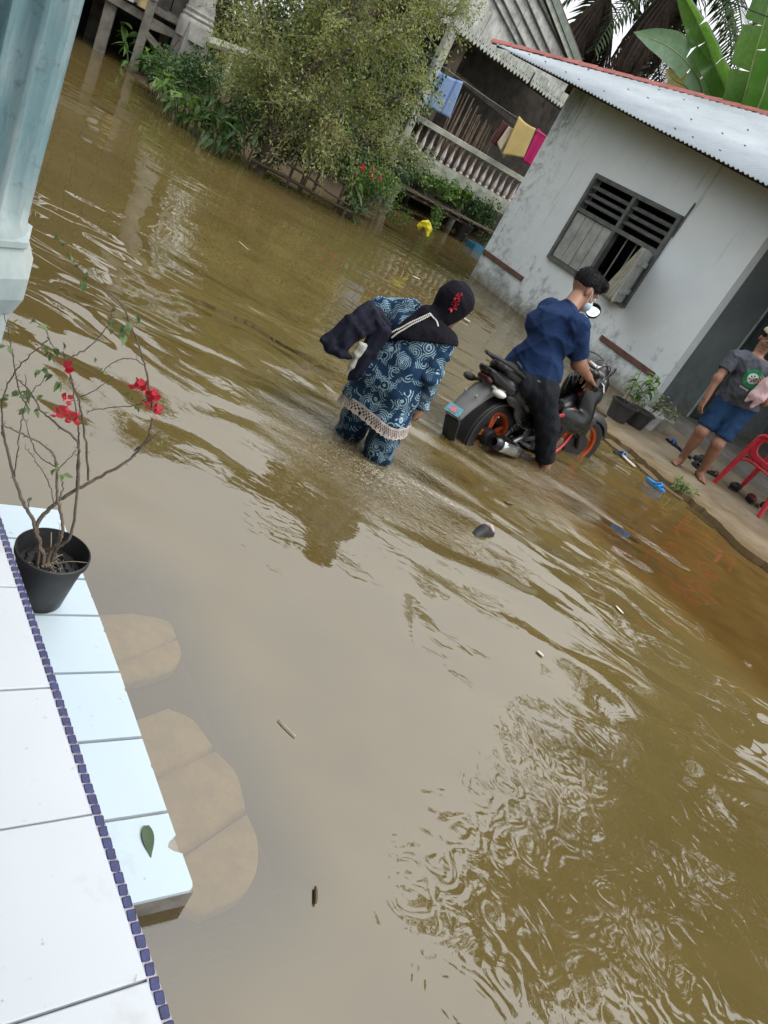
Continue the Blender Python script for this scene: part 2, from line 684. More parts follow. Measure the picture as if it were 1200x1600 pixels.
def mat_water():
    t = NT('flood_water')
    g = t.new('ShaderNodeNewGeometry')
    pos = g.outputs['Position']
    def dist_to(p, r0, r1):
        vd = t.new('ShaderNodeVectorMath', operation='DISTANCE')
        t.link(pos, vd.inputs[0])
        vd.inputs[1].default_value = p
        return t.rng(vd.outputs['Value'], r0, r1, 1.0, 0.0)
    # how disturbed the surface is: most round the two waders and their wake, least beside the porch
    w = dist_to((-0.25, 3.75, 0), 0.25, 2.6)
    b = dist_to((0.75, 5.1, 0), 0.3, 2.6)
    w2 = dist_to((-1.3, 3.1, 0), 0.3, 2.4)
    near = dist_to((1.1, 1.2, 0), 0.2, 1.1)
    far = t.rng(t.math('MULTIPLY', t.new('ShaderNodeSeparateXYZ').outputs['Y'], 1.0), 0, 1)
    sep = t.new('ShaderNodeSeparateXYZ')
    t.link(pos, sep.inputs[0])
    calm = dist_to((-0.15, 2.0, 0), 0.3, 1.9)
    act = t.math('ADD', t.math('MULTIPLY', w, 0.66), t.math('MULTIPLY', b, 0.66))
    act = t.math('ADD', act, t.math('MULTIPLY', w2, 0.33))
    act = t.math('MAXIMUM', act, t.math('MULTIPLY', near, 0.30))
    act = t.math('ADD', t.math('MULTIPLY', act, 0.92), 0.12)
    act = t.math('MULTIPLY', act, t.rng(calm, 0, 1, 1.0, 0.10))
    mp = t.new('ShaderNodeMapping')
    mp.inputs['Rotation'].default_value = (0, 0, R(-12))
    mp.inputs['Scale'].default_value = (0.8, 1.5, 1)
    t.link(pos, mp.inputs['Vector'])
    vec = mp.outputs[0]
    h1 = t.math('MULTIPLY', t.noise(vec, 1.25, 1.6, 0.42, 0.8), 0.125)
    h2 = t.math('MULTIPLY', t.noise(vec, 2.8, 0.4, 0.4, 0.8), 0.020)
    h3 = t.math('MULTIPLY', t.noise(vec, 17.0, 2, 0.5, 0.6), t.math('MULTIPLY', t.math('POWER', t.math('MAXIMUM', w, b), 3.0), 0.0042))
    # splash rings right at the legs and wheels
    s1 = dist_to((-0.22, 3.72, 0), 0.1, 0.75)
    s2 = dist_to((0.55, 4.95, 0), 0.15, 0.85)
    s3 = dist_to((0.88, 5.15, 0), 0.05, 0.6)
    spl = t.math('MAXIMUM', t.math('MAXIMUM', s1, s2), s3)
    h4 = t.math('MULTIPLY', t.noise(pos, 34.0, 3, 0.65, 1.2), t.math('MULTIPLY', spl, 0.017))
    h = t.math('MULTIPLY', t.math('ADD', h1, h2), act)
    h = t.math('ADD', t.math('ADD', h, h3), h4)
    near2 = dist_to((1.25, 1.45, 0), 0.3, 1.15)
    h = t.math('ADD', h, t.math('MULTIPLY', t.noise(pos, 9.0, 1, 0.45, 2.2), t.math('MULTIPLY', near2, 0.0042)))
    hr = t.math('MULTIPLY', t.noise(pos, 42.0, 1, 0.5, 1.5), t.math('MULTIPLY', near, 0.00016))
    h = t.math('ADD', h, hr)
    bm = t.bump(h, 1.0, 1.0)
    # suspended mud, unevenly stirred up
    n1 = t.noise(vec, 0.55, 4, 0.6)
    n2 = t.noise(vec, 2.6, 4, 0.6, 0.6)
    col = t.mix(t.rng(t.math('ADD', t.math('MULTIPLY', n1, 0.6), t.math('MULTIPLY', n2, 0.4)), 0.36, 0.64), WATER_A, WATER_B)
    foam = t.noise(t.coords('World', (1.0, 2.6, 1), (0, 0, R(40))), 30.0, 5, 0.7, 1.0)
    foam = t.math('MULTIPLY', t.rng(foam, 0.54, 0.66), t.math('POWER', spl, 1.3))
    col = t.mix(t.math('MULTIPLY', foam, 0.75), col, (0.52, 0.47, 0.38, 1))
    dif = t.new('ShaderNodeBsdfDiffuse')
    t.link(col, dif.inputs['Color'])
    tr = t.new('ShaderNodeBsdfTransparent')
    tr.inputs['Color'].default_value = (1.0, 0.93, 0.72, 1)
    body = t.new('ShaderNodeMixShader')
    # the murk is thin where the bottom lies just below: over the apron and along the porch step
    def side(p, n, a, b):
        dp = t.new('ShaderNodeVectorMath', operation='SUBTRACT')
        t.link(pos, dp.inputs[0])
        dp.inputs[1].default_value = p
        dd = t.new('ShaderNodeVectorMath', operation='DOT_PRODUCT')
        t.link(dp.outputs[0], dd.inputs[0])
        dd.inputs[1].default_value = n
        return t.rng(dd.outputs['Value'], a, b)
    shal = t.math('MULTIPLY', side((0.86, 4.55, 0), (0.643, 0.766, 0), 0.0, 0.30), side((0.86, 4.55, 0), (0.766, -0.643, 0), -0.9, 0.3))
    shal2 = t.math('MULTIPLY', side((0.055, 1.005, 0), (0.679, 0.735, 0), 0.42, 0.20), side((0.055, 1.005, 0), (-0.735, 0.679, 0), -0.25, 0.0))
    shal2 = t.math('MULTIPLY', shal2, side((0.055, 1.005, 0), (-0.735, 0.679, 0), 1.3, 1.0))
    t.link(t.rng(t.math('MAXIMUM', shal, t.math('MULTIPLY', shal2, 0.62)), 0, 1, 0.42, 0.84), body.inputs[0])
    t.link(dif.outputs[0], body.inputs[1])
    t.link(tr.outputs[0], body.inputs[2])
    fr = t.new('ShaderNodeFresnel')
    fr.inputs['IOR'].default_value = WATER_IOR
    t.link(bm, fr.inputs['Normal'])
    gl = t.new('ShaderNodeBsdfGlossy')
    gl.inputs['Roughness'].default_value = 0.015
    t.link(bm, gl.inputs['Normal'])
    ms = t.new('ShaderNodeMixShader')
    t.link(fr.outputs[0], ms.inputs[0])
    t.link(body.outputs[0], ms.inputs[1])
    t.link(gl.outputs[0], ms.inputs[2])
    va = t.new('ShaderNodeVolumeAbsorption')
    va.inputs['Color'].default_value = (0.62, 0.47, 0.2, 1)
    va.inputs['Density'].default_value = 12.0
    t.link(va.outputs[0], t.out.inputs['Volume'])
    return t.finish(ms)
WATER_A = (0.168, 0.123, 0.041, 1)
WATER_B = (0.230, 0.170, 0.060, 1)
WATER_IOR = 2.3
mb = MB()
mb.box((0, 150, -3.0), (200, 185, 3.0))
water = tag(mb.build('water', mat_water()), 'murky brown flood water rippling between the houses', None, None, 'structure')

# ================================================================== PORCH OF THE NEAR HOUSE
def mat_tile(name, col, dirt, rough=0.22):
    t = NT(name)
    vec = t.coords('World')
    n = t.noise(vec, 2.2, 5, 0.6)
    c = t.mix(t.rng(n, 0.35, 0.75, 0, 0.35), col, shade(col, 0.86))
    v = t.noise(vec, 55.0, 3, 0.5)
    c = t.mix(t.rng(v, 0.70, 0.76, 0, 0.5), c, dirt)          # specks of dried mud
    s = t.noise(vec, 7.0, 4, 0.65)
    c = t.mix(t.rng(s, 0.60, 0.78, 0, 0.35), c, shade(dirt, 1.6))
    r = t.rng(n, 0.2, 0.8, rough, rough + 0.25)
    return t.finish(t.principled(c, r, 0.0, None, 0.4))
M_TILE_W = mat_tile('white_floor_tile', (0.65, 0.69, 0.735, 1), (0.22, 0.19, 0.15, 1))
M_TILE_B = mat_tile('pale_blue_tile', (0.53, 0.635, 0.70, 1), (0.2, 0.19, 0.17, 1))
M_TILE_S = simple('silted_tile', (0.92, 0.68, 0.36, 1), 0.8, 0, 0.25, 14, 0, 40, 'World')
M_GROUT = simple('grout', (0.26, 0.24, 0.27, 1), 0.85, 0, 0.3, 20, 0.2, 60, 'World')
M_BLUE = simple('blue_glaze', (0.026, 0.032, 0.135, 1), 0.25, 0, 0.5, 60, 0, 40, 'World', 0.6)
M_CONC = simple('porch_concrete', (0.27, 0.25, 0.22, 1), 0.9, 0, 0.4, 9, 0.5, 60, 'World')
M_CONC_WET = simple('wet_concrete', (0.10, 0.08, 0.055, 1), 0.45, 0, 0.4, 9, 0.4, 60, 'World')

E1 = nrm(V(-0.762, 0.648, 0))          # along the porch edge, away from the camera
E2 = nrm(V(0.648, 0.762, 0))           # across it, towards the water
EC = nrm(V(0.705, 0.71, 0))            # tile joints run a little askew of the edge
T1 = V(0.118, 0.656, 0)                # a point on the outer edge
def edge(t, off=0.0, z=0.0):
    return T1 + E1 * t + E2 * off + UP * z

ZF = 0.27
porch = thing('porch_floor', 'raised porch floor of white tiles with a blue glazed edge', None, edge(0.5, 0, 0))
porch['kind'] = 'structure'
mb = MB()
a, b = edge(-1.2, -0.003), edge(4.2, -0.003)
mb.prism([a + UP * (ZF - .014), b + UP * (ZF - .014), b - E2 * 2.6 + UP * (ZF - .014), a - E2 * 2.6 + UP * (ZF - .014)][::-1], UP * 0.75)
mb.build('slab', M_GROUT, porch)
JA = V(-0.402, 1.088, 0)               # one joint end at the edge
tmat = M_TILE_W
for i in range(-6, 9):
    for j in range(0, 5):
        g = 0.0022
        c0 = JA + E1 * (0.30 * i + g)
        c1 = JA + E1 * (0.30 * (i + 1) - g)
        # first row starts at the edge strip
        def col(p, k):
            base = p - E2 * ((p - T1) @ E2) - E2 * 0.024
            return base + E2 * .005 - EC * k
        k0, k1 = (0.0 if j == 0 else 0.295 * j + g), 0.295 * (j + 1) - g
        q = [col(c0, k0), col(c1, k0), col(c1, k1), col(c0, k1)]
        dz = random.uniform(-0.0008, 0.0008)
        z = ZF + dz
        mb = MB()
        cc = sum(q) / 4
        e = 0.0025
        top = [p + nrm(cc - p) * e * 1.4 + UP * z for p in q]
        mid = [p + UP * (z - e) for p in q]
        low = [p + UP * (z - 0.012) for p in q]
        fs = [(3, 2, 1, 0)]
        for r_ in (0, 4):
            for s_ in range(4):
                s2 = (s_ + 1) % 4
                fs.append((r_ + s_, r_ + s2, r_ + 4 + s2, r_ + 4 + s_))
        mb.add(top + mid + low, fs)
        mb.build('tile', tmat, porch)
# edge strip: small blue glazed pieces set in grout
mb = MB()
a, b = edge(-1.2, -0.019), edge(4.2, -0.019)
mb.prism([a + UP * (ZF - .003), b + UP * (ZF - .003), b + E2 * .019 + UP * (ZF - .006), a + E2 * .019 + UP * (ZF - .006)], UP * 0.03)
mb.build('edge_bed', simple('edge_grout', (0.42, 0.40, 0.42, 1), 0.8, 0, 0.25, 40, 0.2, 80, 'World'), porch)
mb = MB()
mb.bbox(V(0, 0, 0), (0.0101, 0.0084, 0.006), (nrm(E1 + E2 * .12), nrm(E2 - E1 * .12), UP), 0.0018)
ep = None
for i in range(-14, 92):
    t = i * 0.0226 + random.uniform(-.0008, .0008)
    p = edge(t, -0.0095, ZF - 0.0078)
    off = p - wloc(porch)
    if ep is None:
        ep = mb.build('edge_tile', M_BLUE, porch, 30, True)
        ep.location = tuple(off)
    else:
        share(ep, 'edge_tile', porch, off, (0, 0, R(random.uniform(-3, 3))), (random.uniform(.9, 1.05), 1, 1))

# the step below, tiled pale blue, and the drowned tread under it
ZS = 0.06
step = thing('porch_step', 'pale blue tiled step just above the water beside the porch', None, (-0.2, 1.1, 0))
step['kind'] = 'structure'
outer = [V(-0.885, 1.865, 0), V(-0.763, 1.758, 0), V(-0.643, 1.650, 0), V(-0.532, 1.552, 0), V(-0.381, 1.414, 0), V(-0.230, 1.271, 0), V(-0.081, 1.131, 0), V(0.055, 1.005, 0)]
INW = nrm(V(-0.72, -0.69, 0))
core = [p + UP * (ZS - .010) for p in outer]
far_in = [p + INW * 0.24 + UP * (ZS - .010) for p in outer]
mb = MB()
mb.prism(core[::-1] + far_in, UP * 0.055)
mb.build('tread_slab', M_CONC, step)
mb = MB()
sh = 0.004
mb.prism([p - UP * .055 + INW * sh - (outer[-1] - outer[-2]) * (.03 if i == len(core) - 1 else 0) for i, p in enumerate(core)][::-1] + [p - UP * .055 - (outer[-1] - outer[-2]) * (.03 if i == len(core) - 1 else 0) for i, p in enumerate(far_in)], UP * 0.5)
mb.build('riser', M_CONC_WET, step)
for i in range(len(outer) - 1):
    a, b = outer[i], outer[i + 1]
    d = nrm(b - a)
    g = 0.0042
    a, b = a + d * g, b - d * (g if i < len(outer) - 2 else 0.001)
    poly = [a, b, b + INW * 0.22, a + INW * 0.22]
    if i == len(outer) - 2:        # chipped outer edge of the last tile, rounded corner
        L_ = np.linalg.norm(b - a)
        poly = [a]
        for f_, dep in ((.30, 0), (.345, .012), (.37, .020), (.44, .026), (.50, .016), (.545, .0)):
            poly.append(a + d * L_ * f_ + INW * dep)
        poly += [b - d * .016, b - d * .006 + INW * .003, b + INW * .010, b + INW * 0.22, a + INW * 0.22]
    elif random.random() < 0.8:
        L_ = np.linalg.norm(b - a)
        f_ = random.uniform(.2, .8)
        poly = [a, a + d * L_ * f_, a + d * L_ * (f_ + .03) + INW * random.uniform(.002, .004), a + d * L_ * (f_ + .07), b, b + INW * .22, a + INW * .22]
    z = ZS + random.uniform(-.0006, .0006)
    mb = MB()
    mb.prism([p + UP * z for p in poly][::-1], UP * 0.0095)
    mb.build('tile', M_TILE_B, step)
# drowned tread: each tile is cut to the outline seen through the water
sub_polys = [
    [(-0.585, 1.60), (-0.50, 1.70), (-0.40, 1.752), (-0.345, 1.715), (-0.44, 1.46)],
    [(-0.435, 1.455), (-0.34, 1.71), (-0.30, 1.66), (-0.295, 1.575), (-0.36, 1.46), (-0.40, 1.43)],
    [(-0.30, 1.34), (-0.24, 1.455), (-0.16, 1.465), (-0.075, 1.42), (-0.17, 1.225)],
    [(-0.165, 1.22), (-0.07, 1.415), (0.01, 1.385), (0.075, 1.305), (-0.02, 1.085)],
    [(-0.015, 1.08), (0.08, 1.30), (0.135, 1.245), (0.165, 1.165), (0.155, 1.09), (0.10, 1.01), (0.06, 1.00)],
]
for poly in sub_polys:
    mb = MB()
    pts = [V(x, y, -0.006) for x, y in poly]
    # soften the outline
    k = len(pts)
    outer_c = spline(pts[1:k - 1] if k > 5 else pts[1:4], 6)
    dense = [pts[0]] + outer_c + (pts[k - 1:] if k > 5 else pts[4:])
    area = sum(dense[i][0] * dense[(i + 1) % len(dense)][1] - dense[(i + 1) % len(dense)][0] * dense[i][1] for i in range(len(dense)))
    if area > 0:
        dense = dense[::-1]
    cen = sum(dense) / len(dense)
    k = len(dense)
    rings = [[p + UP * -.030 for p in dense], [cen + (p - cen) * .965 + UP * -.008 for p in dense], [cen + (p - cen) * .90 for p in dense]]
    vs_ = [p for r in rings for p in r] + [cen]
    fs = []
    for r_ in range(2):
        for i in range(k):
            j = (i + 1) % k
            fs.append((r_ * k + j, r_ * k + i, (r_ + 1) * k + i, (r_ + 1) * k + j))
    for i in range(k):
        fs.append((2 * k + (i + 1) % k, 2 * k + i, 3 * k))
    mb.add(vs_, fs)
    mb.build('drowned_tile', M_TILE_S, step, 'all')
mb = MB()
sl = [p + INW * .1 for p in outer]
mb.prism([p - UP * .054 - INW * .36 for p in sl][::-1] + [p - UP * .054 for p in sl], UP * 0.3)
mb.build('drowned_slab', M_CONC_WET, step)

# the near house itself: wall behind the porch and the porch roof the pillar carries
nh = thing('near_house', 'wall and porch roof of the near house above the white tiled porch', 'house', edge(1.5, -2.6, 0))
mb = MB()
mb.prism([edge(-3.5, -2.55, 4.2), edge(9, -2.55, 4.2), edge(9, -2.55, -.4), edge(-3.5, -2.55, -.4)], -E2 * .15)
mb.build('wall', simple('near_house_paint', (0.42, 0.50, 0.50, 1), .9, 0, .2, 3, 0, 40, 'World'), nh)
mb = MB()
mb.prism([edge(-3.5, .30, 3.34), edge(9, .30, 3.34), edge(9, -2.6, 3.42), edge(-3.5, -2.6, 3.42)], UP * .1)
mb.build('porch_roof', simple('porch_ceiling', (0.45, 0.47, 0.46, 1), .9, 0, .2, 3, 0, 40, 'World'), nh)
mb = MB()
mb.prism([edge(-3.5, -2.5, 5.2), edge(9, -2.5, 5.2), edge(9, -9, 5.2), edge(-3.5, -9, 5.2)], UP * 4.8)
mb.build('upper_part', simple('near_house_paint_2', (0.42, 0.50, 0.50, 1), .9, 0, .2, 3, 0, 40, 'World'), nh)

# fluted pillar of the porch
M_PIL = None
def mat_pillar():
    t = NT('pillar_paint')
    vec = t.coords('World')
    n = t.noise(vec, 3.0, 6, 0.65)
    c = t.mix(t.rng(n, 0.3, 0.7), (0.17, 0.30, 0.33, 1), (0.30, 0.43, 0.46, 1))
    n2 = t.noise(t.coords('World', (6, 6, 0.8)), 4.0, 5, 0.7)
    c = t.mix(t.rng(n2, 0.46, 0.66, 0, 0.5), c, (0.56, 0.59, 0.58, 1))      # chalky worn patches
    n3 = t.noise(vec, 26, 4, 0.7)
    c = t.mix(t.rng(n3, 0.57, 0.68, 0, 0.6), c, (0.13, 0.17, 0.16, 1))
    sep = t.new('ShaderNodeSeparateXYZ')
    t.link(vec, sep.inputs[0])
    low = t.rng(sep.outputs['Z'], 1.05, 0.85, 0, 0.95)
    c = t.mix(t.math('MULTIPLY', low, t.rng(n, 0.3, 0.6, 0.4, 1)), c, (0.50, 0.55, 0.53, 1))
    return t.finish(t.principled(c, 0.6, 0, t.bump(n3, 0.25, 0.003), 0.3))
M_PIL = mat_pillar()
PC = V(-1.222, 1.591, 0)
pillar = thing('porch_pillar', 'fluted pale blue pillar on a moulded plinth at the porch edge', 'pillar', PC + UP * ZF)
mb = MB()
zs = np.concatenate([[0.868, 0.88, 0.90, 0.93], np.linspace(1.0, 3.3, 10)])
NA, NF = 168, 14
th = np.linspace(0, 2 * np.pi, NA, endpoint=False)
rows = []
for z in zs:
    fade = min(1, max(0, (z - 0.885) / 0.06))
    fl = np.abs(np.cos(th * NF / 2 + 0.5)) ** 0.8
    r = 0.155 - 0.040 * fade * fl
    if z < 0.89:
        r = r + 0.004
    rows.append(np.stack([PC[0] + r * np.cos(th), PC[1] + r * np.sin(th), np.full(NA, z)], -1))
P_ = np.stack(rows)
P_ = np.concatenate([P_, P_[:, :1]], 1)
mb.grid(P_)
mb.build('shaft', M_PIL, pillar, 'all')
VR = nrm(V(0.839, 0.545, 0))
mb = MB()
prof = [(0.158, ZF), (0.158, 0.60), (0.164, 0.604), (0.164, 0.685), (0.170, 0.690), (0.186, 0.735), (0.186, 0.790), (0.183, 0.796), (0.162, 0.845), (0.160, 0.852), (0.166, 0.858), (0.166, 0.872)]
mb.lathe(PC, [(r * 1.09, z) for r, z in prof], 8, UP, True, nrm(V(math.cos(R(33 + 22.5)), math.sin(R(33 + 22.5)), 0)))
mb.build('plinth', M_PIL, pillar)

# ================================================================== WHITE HOUSE ACROSS THE WATER
HA = V(-0.739, 12.827, 0)
HU = nrm(V(0.694, -0.72, 0))
HN = V(HU[1], -HU[0], 0)                # outward, towards the camera
def H(u, o, z):
    return HA + HU * u + HN * o + UP * z
HAX = (HU, HN, UP)

def mat_plaster(name, c0, c1, mould, streak=True, low=(0.0, 1.1)):
    t = NT(name)
    vec = t.coords('World')
    n = t.noise(vec, 1.1, 6, 0.62)
    c = t.mix(t.rng(n, 0.3, 0.7), c0, c1)
    sep = t.new('ShaderNodeSeparateXYZ')
    t.link(vec, sep.inputs[0])
    z = sep.outputs['Z']
    # black mould climbing from the water line
    n2 = t.noise(t.coords('World', (1, 1, 0.8)), 4.6, 8, 0.74)
    lowm = t.rng(z, low[0], low[1], 1, 0)
    f = t.math('ADD', n2, t.math('MULTIPLY', lowm, 0.29))
    c = t.mix(t.rng(f, 0.66, 0.84, 0, 0.72), c, mould)
    # flaked patches where the older grey shows
    n4 = t.noise(vec, 2.3, 7, 0.7)
    c = t.mix(t.rng(t.math('ADD', n4, t.math('MULTIPLY', lowm, 0.12)), 0.60, 0.72, 0, 0.45), c, shade(c1, 1.12))
    if streak:
        n3 = t.noise(t.coords('World', (7, 7, 0.35)), 2.4, 6, 0.7)
        hi = t.rng(z, 1.6, 3.0, 0, 1)
        # the wall's left end is the dampest
        p = t.new('ShaderNodeVectorMath', operation='DOT_PRODUCT')
        t.link(vec, p.inputs[0])
        p.inputs[1].default_value = tuple(HU)
        lf = t.rng(p.outputs['Value'], float(HA @ HU) + 0.15, float(HA @ HU) + 1.3, 1.0, 0.25)
        f3 = t.math('ADD', n3, t.math('MULTIPLY', t.math('MULTIPLY', t.math('ADD', hi, 0.25), lf), 0.17))
        c = t.mix(t.rng(f3, 0.63, 0.84, 0, 0.7), c, shade(mould, 1.2))
        n5 = t.noise(vec, 6.5, 8, .75)
        c = t.mix(t.math('MULTIPLY', t.rng(n5, .5, .66, 0, .8), t.math('POWER', lf, 3.0)), c, shade(mould, 1.5))
    c = t.mix(t.math('MULTIPLY', t.rng(z, 0.02, 0.30, 0.85, 0.0), t.rng(n2, .3, .6, .5, 1)), c, (0.17, 0.15, 0.105, 1))
    b = t.noise(vec, 38, 5, 0.6)
    return t.finish(t.principled(c, 0.88, 0, t.bump(b, 0.35, 0.004), 0.2))
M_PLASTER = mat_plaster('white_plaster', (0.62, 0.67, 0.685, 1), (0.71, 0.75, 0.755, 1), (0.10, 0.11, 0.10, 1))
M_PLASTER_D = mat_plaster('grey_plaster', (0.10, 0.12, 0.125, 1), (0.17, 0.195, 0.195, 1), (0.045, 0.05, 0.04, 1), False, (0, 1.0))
M_DARK = simple('near_black', (0.03, 0.03, 0.03, 1), 0.9)  # near-black base puts the shade of unlit spaces into the colour; also the wire
M_FRAME = simple('grey_frame_paint', (0.105, 0.112, 0.105, 1), 0.7, 0, 0.4, 9, 0.3, 60, 'World')
M_SHUT = simple('shutter_paint', (0.30, 0.31, 0.29, 1), 0.75, 0, 0.35, 5, 0.3, 50, 'World')
M_BATTEN = simple('red_brown_batten', (0.14, 0.065, 0.055, 1), 0.75, 0, 0.4, 12, 0.3, 60, 'World')

house = thing('house', 'low white plastered house with a corrugated roof and louvred window', 'house', H(0, 0, 0))
UE = 4.262
W0, W1, Z0, Z1 = 1.37, 3.10, 0.885, 2.165
# front wall round the window hole
mb = MB()
hw = 0.075
def wallbox(u0, u1, z0, z1, o=-hw):
    mb.box(H((u0 + u1) / 2, o, (z0 + z1) / 2), ((u1 - u0) / 2, hw, (z1 - z0) / 2), HAX)
rows = [(-0.3, Z0), (Z0, Z1), (Z1, 3.12)]
wallbox(0, UE, -0.45, Z0)
wallbox(0, W0, Z0, Z1)
wallbox(W1, UE, Z0, Z1)
mb.prism([H(0, 0, Z1), H(UE, 0, Z1), H(UE, 0, 2.93), H(0, 0, 3.2)], HN * .15)
mb.build('front_wall', M_PLASTER, house)
mb = MB()
mb.box(H(0.075, -0.15 - .60, 1.35), (0.075, .60, 1.8), HAX)
_hd = nrm(HU - HN)
_w0 = H(0.2, -1.5, 0)
mb.prism([_w0 + UP * -.45, _w0 + UP * 3.25, _w0 + _hd * 7.5 + UP * 4.3, _w0 + _hd * 7.5 + UP * -.45], V(0, -.15, 0))
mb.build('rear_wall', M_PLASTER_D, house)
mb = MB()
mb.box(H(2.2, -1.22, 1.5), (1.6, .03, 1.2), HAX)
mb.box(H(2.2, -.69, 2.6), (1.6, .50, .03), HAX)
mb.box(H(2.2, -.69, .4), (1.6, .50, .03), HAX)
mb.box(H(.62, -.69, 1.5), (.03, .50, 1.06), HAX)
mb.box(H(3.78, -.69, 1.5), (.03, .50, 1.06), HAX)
mb.build('light_block_box', M_DARK, house)  # added near-black box behind the window, keeps stray sky light out
# return wall beside the recessed entrance, with its doorway and the wall at the back
mb = MB()
mb.box(H(UE - 0.0755, -0.15 - 0.39, 1.24), (0.0755, 0.39, 1.69), HAX)
mb.box(H(UE - 0.0755, -2.6 + .05, 1.33), (0.075, 0.55, 1.78), HAX)
mb.box(H(UE - 0.0755, -1.47, 2.55), (0.0755, 0.535, 0.56), HAX)
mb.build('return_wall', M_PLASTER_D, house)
mb = MB()
mb.box(H(6.9, -3.1, 1.33), (2.65, 0.075, 1.78), HAX)
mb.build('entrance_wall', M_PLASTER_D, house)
M_DOOR = simple('dark_green_door', (0.035, 0.055, 0.05, 1), 0.6, 0, 0.4, 6, 0.2, 50, 'World')
M_JAMB = simple('pale_jamb', (0.34, 0.38, 0.36, 1), 0.7, 0, 0.3, 10, 0.2, 50, 'World')
door = MB()
door.box(H(UE - 0.06, -1.47, 1.0), (0.02, 0.48, 0.98), HAX)
door = door.build('door', M_DOOR, house)
for o_ in (-0.955, -1.985):
    mb = MB()
    mb.box(H(UE - 0.012, o_, 0.99), (0.02, 0.022, 1.0), HAX)
    mb.build('door_jamb', M_JAMB, door)
for dz in (0.45, 1.35):
    mb = MB()
    mb.bbox(H(UE - 0.034, -1.47, dz), (0.012, 0.34, 0.32), HAX, 0.01)
    mb.build('door_panel', M_DOOR, door)
# plinth band under the front wall by the entrance, porch slab of the entrance
mb = MB()
mb.box(H(6.9, -1.6, -0.1), (2.6, 1.42, 0.22), HAX)
mb.build('entrance_floor', simple('entrance_floor', (0.20, 0.185, 0.16, 1), 0.7, 0, 0.4, 4, 0.3, 30, 'World'), house)

# window
win = MB()
fw, fd = 0.058, 0.05
zt = 1.66                                # transom
um = 2.245                               # mullion
for (u0, u1, z0, z1) in ((W0, W1, Z1 - fw, Z1), (W0, W1, Z0, Z0 + fw), (W0, W0 + fw, Z0 + fw, Z1 - fw), (W1 - fw, W1, Z0 + fw, Z1 - fw),
                         (um - fw / 2, um + fw / 2, Z0 + fw, Z1 - fw), (W0 + fw, um - fw / 2, zt - fw / 2, zt + fw / 2), (um + fw / 2, W1 - fw, zt - fw / 2, zt + fw / 2)):
    win.box(H((u0 + u1) / 2, 0.0, (z0 + z1) / 2), ((u1 - u0) / 2, fd, (z1 - z0) / 2), HAX)
window = win.build('window', M_FRAME, house)
for (u0, u1) in ((W0 + fw, um - fw / 2), (um + fw / 2, W1 - fw)):
    for k in range(3):
        zz = zt + fw / 2 + (Z1 - fw - zt - fw / 2) * (k + 1) / 4
        mb = MB()
        c, s = math.cos(R(28)), math.sin(R(28))
        mb.box(H((u0 + u1) / 2, -0.005, zz), ((u1 - u0) / 2, 0.045, 0.009), (HU, HN * c - UP * s, UP * c + HN * s))
        mb.build('louvre_slat', M_FRAME, window)
# closed shutter: four upright boards in a ledge
sw = (um - fw / 2 - W0 - fw)
for k in range(4):
    mb = MB()
    u0 = W0 + fw + sw * k / 4 + .004
    mb.bbox(H(u0 + sw / 8 - .004, 0.012 + random.uniform(-.003, .003), (Z0 + fw + zt - fw / 2) / 2), (sw / 8 - .006, 0.011, (zt - fw / 2 - Z0 - fw) / 2 - .006), HAX, .004)
    mb.build('shutter_board', M_SHUT, window)
# open side: upright bars and the shutter swung out on its right edge
for k in range(3):
    mb = MB()
    u0 = um + fw / 2 + (W1 - um - fw * 1.5) * (k + 1) / 4
    mb.tube([H(u0, -0.03, Z0 + fw), H(u0, -0.03, zt - fw / 2)], 0.011, 6)
    mb.build('window_bar', simple('bar_paint', (0.22, 0.22, 0.21, 1), 0.5, 0.3), window)
hinge = H(W1 - fw - .004, 0.06, 0)
swing = nrm(HN * math.cos(R(31)) + HU * math.sin(R(31)))
sth = np.cross(UP, swing)
for k in range(4):
    mb = MB()
    c = hinge + swing * (sw * (k + .5) / 4) + UP * ((Z0 + zt) / 2)
    mb.bbox(c, (sw / 8 - .003, .011, (zt - Z0 - fw) / 2 - .01), (swing, sth, UP), .004)
    mb.build('shutter_board', M_SHUT, window)
for zz in (Z0 + .2, zt - .2):
    mb = MB()
    mb.box(hinge + swing * sw / 2 + sth * .022 + UP * zz, (sw / 2 - .03, .011, .035), (swing, sth, UP))
    mb.build('shutter_ledge', M_SHUT, window)
# pale curtain gathered against the opened side
mb = MB()
uu = np.linspace(2.66, 3.0, 26)
zz = np.linspace(Z0 - .02, zt - .03, 12)
P_ = np.zeros((12, 26, 3))
for i, z in enumerate(zz):
    f = (z - zz[0]) / (zz[-1] - zz[0])
    for j, u_ in enumerate(uu):
        g = j / 25
        ue = 2.99 - (0.30 - 0.16 * f) * (1 - g)
        o_ = 0.075 + 0.016 * math.sin(g * 30 + f * 2) + 0.07 * (1 - f)
        P_[i, j] = H(ue, o_, z)
mb.grid(P_)
cur = mb.build('curtain', simple('curtain_cloth', (0.40, 0.38, 0.31, 1), 0.9, 0, 0.25, 10, 0, 40, 'World'), window, 'all')
md = cur.modifiers.new('thickness', 'SOLIDIFY')
md.thickness = 0.004
# the two red-brown battens
for (u0, u1, z) in ((0.016, 1.135, 0.432), (3.04, 4.10, 0.415)):
    mb = MB()
    mb.bbox(H((u0 + u1) / 2, 0.016, z), ((u1 - u0) / 2, 0.0155, 0.036), HAX, .004)
    mb.build('batten', M_BATTEN, house)
mb = MB()
mb.tube([H(3.12, 0.012, 1.9), H(3.128, 0.012, 2.35)], 0.008, 6)
mb.tube([H(3.1, 0.012, 2.1), H(3.118, 0.012, 2.36)], 0.005, 5)
mb.build('wall_cable', M_FRAME, house)

